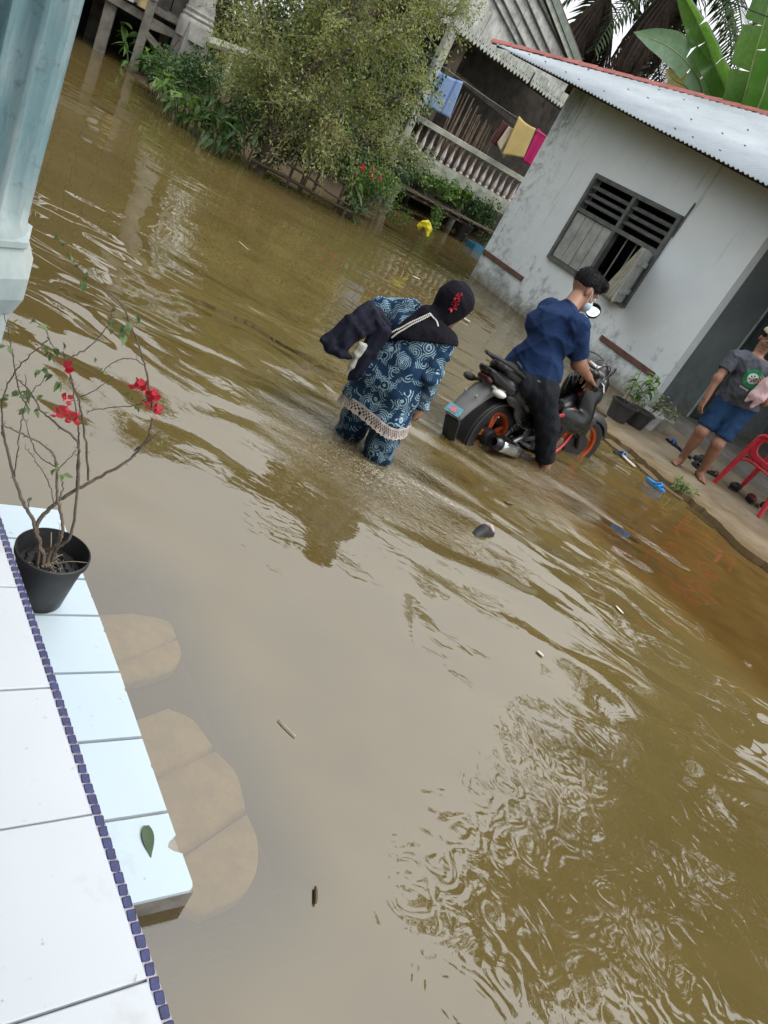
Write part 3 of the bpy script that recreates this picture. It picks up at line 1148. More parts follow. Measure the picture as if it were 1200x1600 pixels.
# corrugated hip roof
def mat_zinc():
    t = NT('corrugated_zinc')
    vec = t.coords('World')
    n = t.noise(vec, 2.0, 5, 0.6)
    c = t.mix(t.rng(n, 0.3, 0.7), (0.26, 0.295, 0.32, 1), (0.35, 0.385, 0.41, 1))
    c2 = t.noise(t.coords('World', (9, 1.2, 1), (0, 0, R(46))), 3.0, 4, 0.6)
    c = t.mix(t.rng(c2, 0.52, 0.74, 0, 0.45), c, (0.36, 0.39, 0.42, 1))
    n3 = t.noise(vec, 5.5, 5, 0.7)
    c = t.mix(t.rng(n3, 0.68, 0.78, 0, 0.6), c, (0.25, 0.16, 0.10, 1))
    return t.finish(t.principled(c, 0.42, 0.15, t.bump(n, 0.1, 0.004), 0.4))
M_ZINC = mat_zinc()
M_CAP = simple('red_ridge_cap', (0.27, 0.075, 0.06, 1), 0.6, 0, 0.3, 5, 0.15, 30, 'World')
UE0, UE1, OE = -1.563, 9.0, 0.60
def eave_z(u):
    return 3.10 - 0.0621 * (u - UE0)
SL = 0.382
RIB = 0.076
DEPTH = 6.2
n_r = int((UE1 - UE0) / RIB)
pts, fcs = [], []
us = np.arange(n_r * 6 + 1) * RIB / 6 + UE0
tt = np.array([0, 0.35, 0.7, 1.0])
for i, u_ in enumerate(us):
    dmax = min(DEPTH, u_ - UE0 + 0.002)
    wv = 0.011 * math.cos(2 * np.pi * (u_ - UE0) / RIB)
    for t in tt:
        d = dmax * t
        sag = 0.0
        pts.append(H(u_, OE - d, eave_z(u_) + SL * d + wv + 0.004 * math.sin(u_ * 2.1)))
pts = np.array(pts)
k = len(tt)
ii = np.arange(len(us) - 1)
fcs = np.concatenate([np.stack([ii * k + r, (ii + 1) * k + r, (ii + 1) * k + r + 1, ii * k + r + 1], 1) for r in range(k - 1)])
roof = quick_mesh('roof', pts, fcs, M_ZINC, house, True)
md = roof.modifiers.new('thickness', 'SOLIDIFY')
md.thickness = 0.004
md.offset = -1
# hip cap: overlapping red strips, slightly lifted at each lap
hipd = nrm(HU - HN)
c0 = H(UE0, OE, 3.10)
hl = 0
while hl < 7.6:
    a = c0 + hipd * hl + UP * (0.2262 * hl + 0.012)
    b = c0 + hipd * (hl + .30) + UP * (0.2262 * (hl + .30) + 0.022)
    s_ = np.cross(nrm(b - a), UP)
    mb = MB()
    P_ = np.zeros((2, 7, 3))
    for i, p in enumerate((a, b)):
        for j in range(7):
            x = (j - 3) / 3
            P_[i, j] = p + s_ * x * (.095 + .008 * i) + UP * (0.034 - 0.052 * abs(x) - (0.012 if abs(x) > .9 else 0) + random.uniform(-.004, .004))
    mb.grid(P_)
    o = mb.build('hip_cap', M_CAP, house)
    md = o.modifiers.new('thickness', 'SOLIDIFY')
    md.thickness = 0.004
    hl += 0.27
mb = MB()
a, b = H(UE0 + .3, OE - .28, eave_z(UE0) + .015), H(UE1, OE - .28, eave_z(UE1) + .035)
mb.bar(a, b, 0.04, 0.06)
mb.bar(c0 + hipd * .1 + UP * .0, c0 + hipd * 8 + UP * (.2262 * 8 - .06), 0.03, 0.07)
for k in range(14):
    u_ = UE0 + .3 + k * .8
    dd = min(DEPTH, u_ - UE0)
    mb.bar(H(u_, OE - .2, eave_z(u_) + .02), H(u_, OE - dd, eave_z(u_) - .055 + SL * dd), 0.05, 0.05)
mb.build('rafters', simple('roof_timber', (0.05, 0.045, 0.04, 1), 0.85, 0, 0.4, 8, 0.3, 40, 'World'), house)['kind'] = 'stuff'
# roofing nails
nail = MB()
nail.lathe((0, 0, 0), [(0.016, 0), (0.014, 0.006), (0.004, 0.009)], 7)
nl = None
M_NAIL = simple('nail_rust', (0.07, 0.06, 0.055, 1), 0.7)
for row, dd in enumerate((0.28, 0.95, 1.65, 2.35)):
    for kk in range(26):
        u_ = UE0 + RIB * round((0.35 + dd + kk * 0.47 + random.uniform(-.1, .1)) / RIB)
        if u_ - UE0 < dd + .1 or u_ > 8 or random.random() < .25:
            continue
        d = dd + random.uniform(-.05, .05)
        p = H(u_, OE - d, eave_z(u_) + SL * d + 0.011)
        if nl is None:
            nl = nail.build('nail', M_NAIL, house, False, True)
            nl.location = tuple(p - wloc(house))
        else:
            share(nl, 'nail', house, p - wloc(house))

# concrete ledge along the house and the drowned apron in front of it
M_LEDGE = None
def mat_ledge():
    t = NT('muddy_concrete')
    vec = t.coords('World')
    n = t.noise(vec, 1.7, 6, 0.65)
    c = t.mix(t.rng(n, 0.3, 0.7), (0.13, 0.105, 0.07, 1), (0.25, 0.21, 0.155, 1))
    st = t.noise(t.coords('World', (1.2, 6, 1), (0, 0, R(46))), 3.0, 6, 0.7)
    c = t.mix(t.rng(st, 0.48, 0.66, 0, 0.7), c, (0.26, 0.18, 0.075, 1))        # dragged mud
    s2 = t.noise(vec, 9, 5, 0.7)
    c = t.mix(t.rng(s2, 0.6, 0.72, 0, 0.6), c, (0.10, 0.085, 0.06, 1))
    dp = t.new('ShaderNodeVectorMath', operation='SUBTRACT')
    t.link(vec, dp.inputs[0])
    dp.inputs[1].default_value = (1.513, 7.122, 0)
    dd = t.new('ShaderNodeVectorMath', operation='DOT_PRODUCT')
    t.link(dp.outputs[0], dd.inputs[0])
    dd.inputs[1].default_value = (0.673, 0.739, 0)
    wet = t.rng(t.math('ADD', dd.outputs['Value'], t.math('MULTIPLY', st, 0.9)), 0.45, 0.85, 1.0, 0.0)
    c = t.mix(t.math('MULTIPLY', wet, 0.85), c, (0.115, 0.075, 0.03, 1))       # soaked and muddy along the water
    r = t.rng(n, 0.3, 0.7, 0.35, 0.8)
    return t.finish(t.principled(c, r, 0, t.bump(t.noise(vec, 24, 5, 0.65), 0.5, 0.006), 0.3))
M_LEDGE = mat_ledge()
L0, L1 = V(1.513, 7.122, 0), V(2.882, 5.876, 0)
LD = nrm(L1 - L0)
LI = V(-LD[1], LD[0], 0)
if LI @ V(0, 1, 0) < 0:
    LI = -LI
front = []
for t in np.linspace(-0.15, 9, 130):
    front.append(L0 + LD * t + LI * random.uniform(-.035, .035) + LI * (.05 * math.sin(t * 2.2) + .04 * math.sin(t * 7.1)) + UP * 0.052)
back_l = H(UE - 0.35, 0.02, 0.052)
back_r = front[-1] + LI * 3.4
mb = MB()
poly = front + [back_r, H(UE + .8, 0.02, 0.052), back_l]
mb.prism(poly, UP * 0.5)
ledge = tag(mb.build('pavement', M_LEDGE), 'muddy concrete ledge in front of the house entrance', None, None, 'structure')
def mat_apron():
    t = NT('drowned_concrete')
    vec = t.coords('World')
    st = t.noise(t.coords('World', (1.0, 3.2, 1), (0, 0, R(46))), 2.2, 6, 0.7)
    c = t.mix(t.rng(st, 0.35, 0.65), (0.70, 0.49, 0.20, 1), (0.92, 0.74, 0.42, 1))
    n = t.noise(vec, 5, 5, 0.7)
    c = t.mix(t.rng(n, 0.58, 0.7, 0, 0.7), c, (0.8, 0.7, 0.45, 1))
    return t.finish(t.principled(c, 0.9, 0, None, 0.1))
AP0, AP1 = V(0.86, 4.55, 0), V(2.196, 3.431, 0)
AD = nrm(AP1 - AP0)
rows = []
for t in np.linspace(-1.5, 8, 60):
    a = L0 + LD * t + LI * 0.1
    b = AP0 + AD * (t + .1) + LI * (.06 * math.sin(t * 3.1) + random.uniform(-.03, .03))
    r = []
    for f in np.linspace(0, 1, 9):
        p = a + (b - a) * f
        p = p + UP * (-0.012 - 0.030 * f ** 0.8 + random.uniform(-.006, .006) - (0.10 if t < 0 and f < .5 else 0))
        r.append(p)
    r.append(b - LI * .06 - UP * 0.25)
    rows.append(r)
mb = MB()
mb.grid(np.array(rows))
mb2 = MB()
mb2.grid(np.array([[r[-2] + LI * .02 - UP * .004, r[-2] - LI * .10 - UP * .012, r[-2] - LI * .24 - UP * .05] for r in rows]))
o = mb2.build('algae_rim', simple('dark_algae', (0.02, 0.06, 0.02, 1), .9, 0, .5, 6, 0, 40, 'World'), None, 'all')
tag(o, 'dark green algae growing along the drowned outer edge of the apron', 'algae', None, 'stuff')
tag(mb.build('drowned_apron', mat_apron(), None, 'all'), 'orange brown concrete apron just under the water along the ledge', None, None, 'structure')
# ================================================================== STILT HOUSE BEHIND (balustrade, fretted fascia, laundry)
SP0 = V(-2.656, 17.519, 0)
SA = -HN                                 # along its front, away to the right
SO = HU                                  # out of its front, towards the camera
def S(s, o, z):
    return SP0 + SA * s + SO * o + UP * z
SAX = (SA, SO, UP)
M_OLDW = simple('weathered_white_board', (0.48, 0.50, 0.45, 1), 0.85, 0, 0.4, 7, 0.3, 40, 'World')
M_PLANK = simple('grey_gable_plank', (0.54, 0.54, 0.51, 1), 0.9, 0, 0.45, 5, 0.4, 40, 'World')
M_TIMB = simple('brown_old_timber', (0.10, 0.078, 0.055, 1), 0.9, 0, 0.45, 6, 0.4, 40, 'World')
M_TIMBG = simple('grey_old_timber', (0.19, 0.175, 0.15, 1), 0.9, 0, 0.45, 6, 0.4, 40, 'World')
M_BAL = simple('pinkish_cast_concrete', (0.60, 0.53, 0.50, 1), 0.85, 0, 0.3, 8, 0.3, 50, 'World')
M_OLDC = simple('mossy_concrete', (0.36, 0.37, 0.31, 1), 0.9, 0, 0.45, 4, 0.4, 30, 'World')
sh_ = thing('stilt_house', 'old raised house with a concrete balustrade and fretted white fascia', 'house', S(0, 0, 0))
mb = MB()
mb.box(S(1.2, -0.14, 0.965), (2.72, 0.14, 0.125), SAX)
mb.box(S(1.2, -0.12, 1.12), (2.72, 0.09, 0.03), SAX)
mb.build('balustrade_base', M_OLDC, sh_)
mb = MB()
mb.bbox(S(1.2, -0.12, 1.685), (2.72, 0.115, 0.06), SAX, .012)
mb.build('hand_rail', M_OLDC, sh_)
bal = MB()
bal.lathe((0, 0, 0), [(0.038, 0), (0.048, 0.012), (0.048, 0.03), (0.03, 0.045), (0.034, 0.06), (0.048, 0.09), (0.052, 0.13), (0.044, 0.19), (0.03, 0.27), (0.024, 0.33), (0.024, 0.37), (0.036, 0.39), (0.024, 0.41), (0.03, 0.44), (0.042, 0.455), (0.042, 0.475)], 10)
bo = None
for k in range(22):
    p = S(-1.28 + k * 0.205, -0.12, 1.149) - wloc(sh_)
    if bo is None:
        bo = bal.build('baluster', M_BAL, sh_, 50, True)
        bo.location = tuple(p)
    else:
        share(bo, 'baluster', sh_, p, (0, 0, random.uniform(0, 6)))
for s_ in (-1.47, 3.85):
    mb = MB()
    mb.bbox(S(s_, -0.12, 1.35), (0.10, 0.10, 0.42), SAX, .012)
    mb.lathe(S(s_, -0.12, 1.77), [(0.10, 0), (0.06, 0.04), (0.05, 0.06)], 8)
    mb.build('balustrade_post', M_OLDC, sh_)
mb = MB()
mb.box(S(0.3, -2.1, 0.98), (3.4, 1.8, 0.08), SAX)
mb.build('floor', M_TIMB, sh_)
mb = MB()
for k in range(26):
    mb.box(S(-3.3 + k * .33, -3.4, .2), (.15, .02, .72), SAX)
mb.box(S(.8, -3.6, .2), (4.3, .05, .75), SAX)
o = mb.build('underfloor_shade_boards', M_DARK, sh_)  # added near-black boards and sheet stand in for the shade under the floor
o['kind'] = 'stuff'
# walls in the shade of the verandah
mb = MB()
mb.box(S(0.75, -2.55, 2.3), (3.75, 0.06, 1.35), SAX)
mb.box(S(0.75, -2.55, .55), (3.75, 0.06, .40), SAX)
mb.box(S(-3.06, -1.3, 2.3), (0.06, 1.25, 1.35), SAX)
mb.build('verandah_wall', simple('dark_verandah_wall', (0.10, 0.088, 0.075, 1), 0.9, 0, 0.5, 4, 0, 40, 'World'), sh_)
for s_, w in ((-2.9, .11), (-0.76, .13), (3.5, .11)):
    mb = MB()
    mb.bbox(S(s_, -0.30, 2.38), (w, 0.10, 1.31), SAX, .01)
    mb.build('post', M_TIMB, sh_)
mb = MB()
mb.bbox(S(0.3, -0.30, 3.42), (3.35, 0.07, 0.10), SAX, .01)
mb.build('beam', M_TIMB, sh_)
mb = MB()
mb.bbox(S(1.0, -1.1, 2.72), (1.9, 0.035, 0.06), (nrm(SA * 1 - UP * .07), SO, nrm(UP + SA * .07)), .01)
mb.build('verandah_rail', M_TIMBG, sh_)
# fretted fascia: one pointed board after another, a drop-shaped hole in each
def fret():
    mb = MB()
    w, hgt = 0.047, 0.30
    xs = [-w, -0.013, 0.013, w]
    zs = [0.30, 0.135, 0.10, 0.065]
    pts = [V(x, 0, z) for z in zs for x in xs]
    pts += [V(-w * .55, 0, 0.03), V(0, 0, 0), V(w * .55, 0, 0.03)]
    fs = []
    for r in range(3):
        for c in range(3):
            if r == 1 and c == 1:
                continue
            a = r * 4 + c
            fs.append((a, a + 4, a + 5, a + 1))
    fs += [(12, 16, 17, 13), (13, 17, 14), (14, 17, 18, 15)]
    mb.add(pts, fs)
    return mb
fo = None
ang = math.atan2(SA[1], SA[0])
for k in range(46):
    s_ = -1.72 + k * 0.101 + (0.04 if k >= 27 else 0)
    p = S(s_, 0.06, 3.30 + random.uniform(-.008, .008)) - wloc(sh_)
    rz = (0, random.uniform(-.02, .02), ang)
    if fo is None:
        fo = fret().build('fascia_board', M_OLDW, sh_, False, True)
        md = fo.modifiers.new('thickness', 'SOLIDIFY')
        md.thickness = 0.016
        fo.location, fo.rotation_euler = tuple(p), rz
    else:
        c = share(fo, 'fascia_board', sh_, p, rz)
        md = c.modifiers.new('thickness', 'SOLIDIFY')
        md.thickness = 0.016
# gable of upright planks, sloping battens, the white barge board
def slope_z(s_):
    return 4.80 - 0.435 * s_
for k in range(30):
    s_ = -3.1 + k * 0.172
    top = slope_z(s_)
    if top < 3.7:
        continue
    mb = MB()
    w = 0.083
    dz = random.uniform(-.01, .01)
    o_ = 0.02 + random.uniform(-.006, .006)
    zl = 3.56
    q = [S(s_ - w, o_, zl), S(s_ + w, o_, zl), S(s_ + w, o_, slope_z(s_ + w)), S(s_ - w, o_, slope_z(s_ - w))]
    mb.prism(q, SO * 0.02)
    mb.build('gable_plank', M_PLANK, sh_)
M_BAT = simple('dark_batten', (0.05, 0.055, 0.05, 1), 0.8)
for (sa, za, sb, zb) in ((-1.6, 4.44, 0.5, 3.67), (-1.4, 4.55, 0.75, 3.71), (-1.15, 4.66, 1.05, 3.84), (-0.9, 4.83, 1.4, 3.88), (-0.7, 4.92, 1.7, 4.07), (-0.5, 5.0, 1.95, 4.10)):
    mb = MB()
    mb.bar(S(sa, 0.045, za), S(sb, 0.045, zb), 0.03, 0.028)
    mb.build('gable_batten', M_BAT, sh_)
mb = MB()
mb.bar(S(-3.2, 0.10, 6.26), S(2.9, 0.10, 3.605), 0.03, 0.11)
mb.build('barge_board', M_OLDW, sh_)
mb = MB()
mb.bar(S(-3.2, 0.13, 6.38), S(2.95, 0.13, 3.70), 0.03, 0.13)
mb.build('barge_trim', simple('green_grey_trim', (0.22, 0.26, 0.22, 1), 0.8, 0, .3, 6, 0, 40, 'World'), sh_)
M_RUST = simple('rusty_roof', (0.16, 0.12, 0.10, 1), 0.8, 0.1, 0.5, 3, 0.2, 20, 'World')
mb = MB()
for sgn in (1, -1):
    q = [S(-3.2, 0.14, 6.48), S(-3.2, -7.0, 6.48), S(-3.2 + sgn * 6.1, -7.0, 6.48 - 6.1 * .435), S(-3.2 + sgn * 6.1, 0.14, 6.48 - 6.1 * .435)]
    if sgn < 0:
        q = q[::-1]
    mb.prism(q, UP * 0.03)
mb.build('roof', M_RUST, sh_)
for s_ in (-2.9, -0.9, 1.1, 3.1):
    for o_ in (-0.3, -2.4):
        mb = MB()
        mb.tube([S(s_, o_, -0.45), S(s_ + .01, o_, 0.93)], 0.075, 8)
        mb.build('stilt', M_TIMBG, sh_)

# tall pale post in front of the house corner
cp = thing('concrete_post', 'tall pale concrete post behind the feathery bush', 'post', S(-1.62, 0.6, 0))
mb = MB()
mb.bbox(S(-1.62, 0.6, 2.0), (0.085, 0.085, 2.5), SAX, .015)
mb.build('shaft', simple('pale_post', (0.42, 0.43, 0.38, 1), 0.9, 0, 0.35, 4, 0.3, 30, 'World'), cp)
mb = MB()
mb.bbox(S(-1.62, 0.6, 4.52), (0.12, 0.12, 0.05), SAX, .015)
mb.build('cap', M_OLDC, cp)

# washing line and what hangs on it
ln = MB()
lp = [S(-2.9, 0.02, 2.68)] + [S(s_, 0.10, 2.70 - 0.03 * math.sin((s_ + 1.5) * .8)) for s_ in np.linspace(-1.6, 2.6, 10)] + [S(3.45, -.2, 2.78)]
ln.tube(lp, 0.006, 5)
tag(ln.build('washing_line', simple('line_cord', (0.25, 0.24, 0.2, 1), 0.8)), 'thin washing line strung along the verandah above the balustrade', 'washing line')
def clothmat(name, col, stripe=None, k=18.0):
    t = NT(name)
    vec = t.coords('World')
    n = t.noise(vec, 5, 5, 0.6)
    c = t.mix(n, shade(col, .78), shade(col, 1.15))
    if stripe:
        p = t.new('ShaderNodeVectorMath', operation='DOT_PRODUCT')
        t.link(vec, p.inputs[0])
        p.inputs[1].default_value = tuple(SA * k)
        s_ = t.math('SINE', p.outputs['Value'])
        c = t.mix(t.rng(s_, 0.75, 0.95, 0, .7), c, stripe)
        p2 = t.math('SINE', t.math('MULTIPLY', n, 60.0))
        c = t.mix(t.rng(p2, 0.6, 0.9, 0, .35), c, stripe)
    return t.finish(t.principled(c, 0.9, 0, t.bump(t.noise(vec, 120, 2), 0.3, 0.002), 0.2))
def towel(name, label, corners, o, mat, folds=5, amp=0.02, lift=0.0):
    TL, TR, BR, BL = [V(*c) for c in corners]
    n, m_ = 18, 16
    P_ = np.zeros((m_, n, 3))
    for i in range(m_):
        v = i / (m_ - 1)
        for j in range(n):
            u = j / (n - 1)
            q = TL * (1 - u) * (1 - v) + TR * u * (1 - v) + BR * u * v + BL * (1 - u) * v
            q = q - V(0, 0.03 * math.sin(math.pi * u) * (1 - v))
            oo = o + amp * math.sin(u * folds * 2 * math.pi + 1 + v * 1.2) * (0.35 + v) + lift * v
            P_[i, j] = S(q[0], oo, q[1])
    mb = MB()
    mb.grid(P_)
    ob = mb.build(name, mat, None, 'all')
    md = ob.modifiers.new('thickness', 'SOLIDIFY')
    md.thickness = 0.006
    return tag(ob, label, 'laundry', 'laundry on the washing line')
towel('towel', 'pale blue checked towel hung at the left end of the washing line', [(-1.28, 2.60), (-0.58, 2.67), (-0.50, 1.97), (-1.22, 1.94)], 0.11, clothmat('blue_towel', (0.23, 0.33, 0.52, 1), (0.08, 0.13, 0.33, 1)), 2, 0.012)
towel('towel', 'mustard yellow cloth hung flat on the washing line', [(1.08, 2.72), (1.66, 2.70), (1.74, 2.08), (1.15, 1.90)], 0.13, clothmat('mustard_cloth', (0.50, 0.38, 0.16, 1)), 1, 0.012)
towel('towel', 'cream cloth half hidden behind the mustard yellow one', [(1.00, 2.45), (1.32, 2.55), (1.28, 1.86), (0.92, 2.06)], 0.08, clothmat('cream_cloth', (0.52, 0.44, 0.33, 1)), 2, 0.012)
towel('towel', 'deep magenta cloth hung beside the white house corner', [(1.76, 2.74), (2.5, 2.72), (2.6, 1.98), (1.80, 2.02)], 0.07, clothmat('magenta_cloth', (0.42, 0.02, 0.12, 1)), 3, 0.018)
towel('towel', 'dark maroon cloth behind the cream cloth on the line', [(0.84, 2.5), (1.10, 2.5), (1.06, 2.0), (0.82, 2.0)], 0.0, clothmat('maroon_cloth', (0.10, 0.04, 0.04, 1)), 2, 0.012)
# poles leaned upright behind the rail
pm = [simple('pole_bark', (0.20, 0.13, 0.085, 1), 0.9, 0, .4, 9, .3, 50, 'World'), simple('pole_grey', (0.26, 0.21, 0.165, 1), 0.9, 0, .4, 9, .3, 50, 'World')]
for k in range(22):
    s_ = -0.12 + k * 0.062
    top = 2.52 - 0.013 * k + random.uniform(-.12, .12)
    mb = MB()
    a = S(s_ + random.uniform(-.02, .02), -0.42 + random.uniform(-.06, .06), 1.06)
    b = S(s_ + random.uniform(-.02, .06), -0.50 + random.uniform(-.06, .06), top)
    mb.tube([a, (a + b) / 2 + SA * random.uniform(-.012, .012), b], [0.021, 0.019, 0.015], 6)
    ordn = ['leftmost', 'second', 'third', 'fourth', 'fifth', 'sixth', 'seventh', 'eighth', 'ninth', 'tenth', 'eleventh', 'twelfth', 'thirteenth', 'fourteenth', 'fifteenth', 'sixteenth', 'seventeenth', 'eighteenth', 'nineteenth', 'twentieth', 'twenty-first', 'rightmost']
    tag(mb.build('wooden_pole', pm[k % 2], None, True), ordn[k] + (' thin %s pole' % ('brown' if k % 2 == 0 else 'greyish')) + ' counted from the blue towel in the row behind the balustrade', 'pole', 'poles leaned behind the balustrade')

# ================================================================== FOLIAGE TOOLS
def leaf_quads(P, L, W, dirs=None, up=0.5, jit=0.4, rng=RNG):
    """one diamond leaf, folded along its midrib, per point"""
    n = len(P)
    d = rng.normal(size=(n, 3)) if dirs is None else dirs + rng.normal(size=(n, 3)) * jit
    d /= np.linalg.norm(d, axis=1, keepdims=True)
    q = rng.normal(size=(n, 3)) + np.array([0, 0, up * 3])
    s = np.cross(d, q)
    s /= np.maximum(1e-6, np.linalg.norm(s, axis=1, keepdims=True))
    nn = np.cross(s, d)
    k = rng.uniform(0.65, 1.25, (n, 1))
    Lk, Wk = L * k, W * k
    base = P
    v = np.stack([base, base + d * Lk * 0.45 + s * Wk * 0.5 - nn * Wk * .12, base + d * Lk - UP * Lk * 0.12, base + d * Lk * 0.45 - s * Wk * 0.5 - nn * Wk * .12], 1)
    f = np.arange(4 * n).reshape(n, 4)
    return v.reshape(-1, 3), f

def cloud(centers, rads, n, L, W, up=0.6, shell=0.35, rng=RNG):
    """leaves spread through ellipsoidal clumps, denser towards the outside"""
    c = np.asarray(centers, float)
    r = np.asarray(rads, float)
    if r.ndim == 1:
        r = np.repeat(r[:, None], 3, 1)
    vol = r.prod(1) ** (2 / 3)
    idx = rng.choice(len(c), n, p=vol / vol.sum())
    d = rng.normal(size=(n, 3))
    d /= np.linalg.norm(d, axis=1, keepdims=True)
    rad = rng.uniform(shell, 1, (n, 1)) ** 0.7
    P = c[idx] + d * rad * r[idx]
    return leaf_quads(P, L, W, d * 0.8 + np.array([0, 0, -0.25]), up, 0.6, rng)

def limb(mb, a, b, r0, r1, wob=0.08, n=6, seed=None):
    a, b = np.asarray(a, float), np.asarray(b, float)
    L = np.linalg.norm(b - a)
    pts = []
    for t in np.linspace(0, 1, n):
        pts.append(a + (b - a) * t + V(random.uniform(-1, 1), random.uniform(-1, 1), random.uniform(-.5, .5)) * wob * L * math.sin(math.pi * t) * .8)
    mb.tube(pts, list(np.linspace(r0, r1, n)), 7)
    return pts

M_BARK = simple('tree_bark', (0.09, 0.07, 0.05, 1), 0.95, 0, 0.5, 5, 0.6, 30, 'World')
M_BARKG = simple('grey_bark', (0.17, 0.155, 0.13, 1), 0.95, 0, 0.5, 5, 0.6, 30, 'World')
L_OLIVE = leafmat('olive_leaf', [(0.13, 0.14, 0.045, 1), (0.23, 0.25, 0.085, 1), (0.34, 0.35, 0.15, 1), (0.46, 0.46, 0.26, 1)], 0.5, 0.45, 1.5)
L_DARK = leafmat('dark_leaf', [(0.012, 0.03, 0.01, 1), (0.03, 0.07, 0.02, 1), (0.06, 0.12, 0.035, 1), (0.10, 0.17, 0.05, 1)], 0.35, 0.25, 2.0)
L_MID = leafmat('mid_leaf', [(0.04, 0.09, 0.02, 1), (0.08, 0.16, 0.035, 1), (0.14, 0.24, 0.055, 1), (0.21, 0.31, 0.08, 1)], 0.4, 0.3, 2.0)
L_TREE = leafmat('tree_leaf', [(0.02, 0.04, 0.012, 1), (0.04, 0.075, 0.02, 1), (0.07, 0.11, 0.03, 1), (0.10, 0.13, 0.04, 1)], 0.45, 0.3, 0.5)
L_PALM = leafmat('palm_leaf', [(0.025, 0.05, 0.016, 1), (0.05, 0.09, 0.03, 1), (0.09, 0.13, 0.05, 1)], 0.4, 0.25, 1.0)
L_DEAD = leafmat('dead_frond', [(0.035, 0.026, 0.022, 1), (0.075, 0.055, 0.045, 1), (0.14, 0.11, 0.085, 1)], 0.7, 0.1, 1.0)
L_PALE = leafmat('pale_leaf', [(0.10, 0.14, 0.08, 1), (0.17, 0.22, 0.13, 1), (0.26, 0.31, 0.2, 1)], 0.45, 0.3, 2.0)
M_RED = leafmat('red_bract', [(0.38, 0.016, 0.035, 1), (0.58, 0.035, 0.065, 1), (0.68, 0.08, 0.11, 1)], 0.5, 0.35, 12)

# ------------------------------------------------------------------ the feathery bush
fb = thing('feathery_bush', 'big feathery grey green bush growing out of the flooded bank', 'bush', (-3.9, 10.8, -0.1))
mb = MB()
tr = spline([V(-4.02, 10.80, -0.42), V(-3.93, 10.80, 0.05), V(-3.95, 10.82, 0.5), V(-3.88, 10.86, 1.1), V(-3.72, 10.95, 1.9), V(-3.62, 11.0, 2.7), V(-3.5, 11.1, 3.5)], 5)
mb.tube(tr, list(np.linspace(0.085, 0.02, len(tr))), 9)
mb.build('trunk', M_BARK, fb, True)
tips = []
rb = random.Random(5)
def feather_limb(a, b, r0):
    mb = MB()
    pts = limb(mb, a, b, r0, 0.008, 0.10, 7)
    mb.build('limb', M_BARK, fb, True)
    return pts
fl_ = []
for (t, e) in ((0.30, (-2.6, 11.3, 1.1)), (0.36, (-4.55, 10.6, 1.7)), (0.45, (-2.5, 11.4, 1.9)), (0.5, (-4.1, 11.4, 2.5)), (0.55, (-2.9, 10.5, 2.3)), (0.6, (-2.7, 11.9, 2.9)),
               (0.65, (-4.2, 11.0, 3.0)), (0.7, (-3.0, 11.9, 3.5)), (0.8, (-2.9, 11.0, 3.6)), (0.9, (-3.6, 11.3, 4.0)), (0.33, (-3.1, 10.6, 1.2)), (0.42, (-4.7, 11.2, 1.1))):
    fl_.append(feather_limb(tr[int(t * (len(tr) - 1))], V(*e), 0.038))
tw = MB()
LP, LDi = [], []
for pts in fl_:
    for k in range(46):
        i = rb.randint(2, len(pts) - 1)
        a = pts[i]
        dr = nrm(V(rb.gauss(0, 1), rb.gauss(0, 1), rb.gauss(.25, .7)))
        ln_ = rb.uniform(.35, .85)
        b = a + dr * ln_ * .6 + UP * .05
        c = b + nrm(dr + V(0, 0, -.55)) * ln_ * .5
        tw.tube([a, b, c], [0.006, 0.004, 0.002], 4, False)
        m_ = 70
        tt_ = RNG.uniform(0.1, 1, m_)[:, None]
        q = np.where(tt_ < .5, a + (b - a) * tt_ * 2, b + (c - b) * (tt_ - .5) * 2)
        q = q + RNG.normal(size=(m_, 3)) * 0.055
        LP.append(q)
        LDi.append(np.tile(nrm(c - a), (m_, 1)))
o = tw.build('twigs', M_BARKG, fb)
o['kind'] = 'stuff'
v, f = leaf_quads(np.vstack(LP), 0.050, 0.021, np.vstack(LDi), 0.4, 0.8)
o = quick_mesh('crown', v, f, L_OLIVE, fb)
o['kind'] = 'stuff'

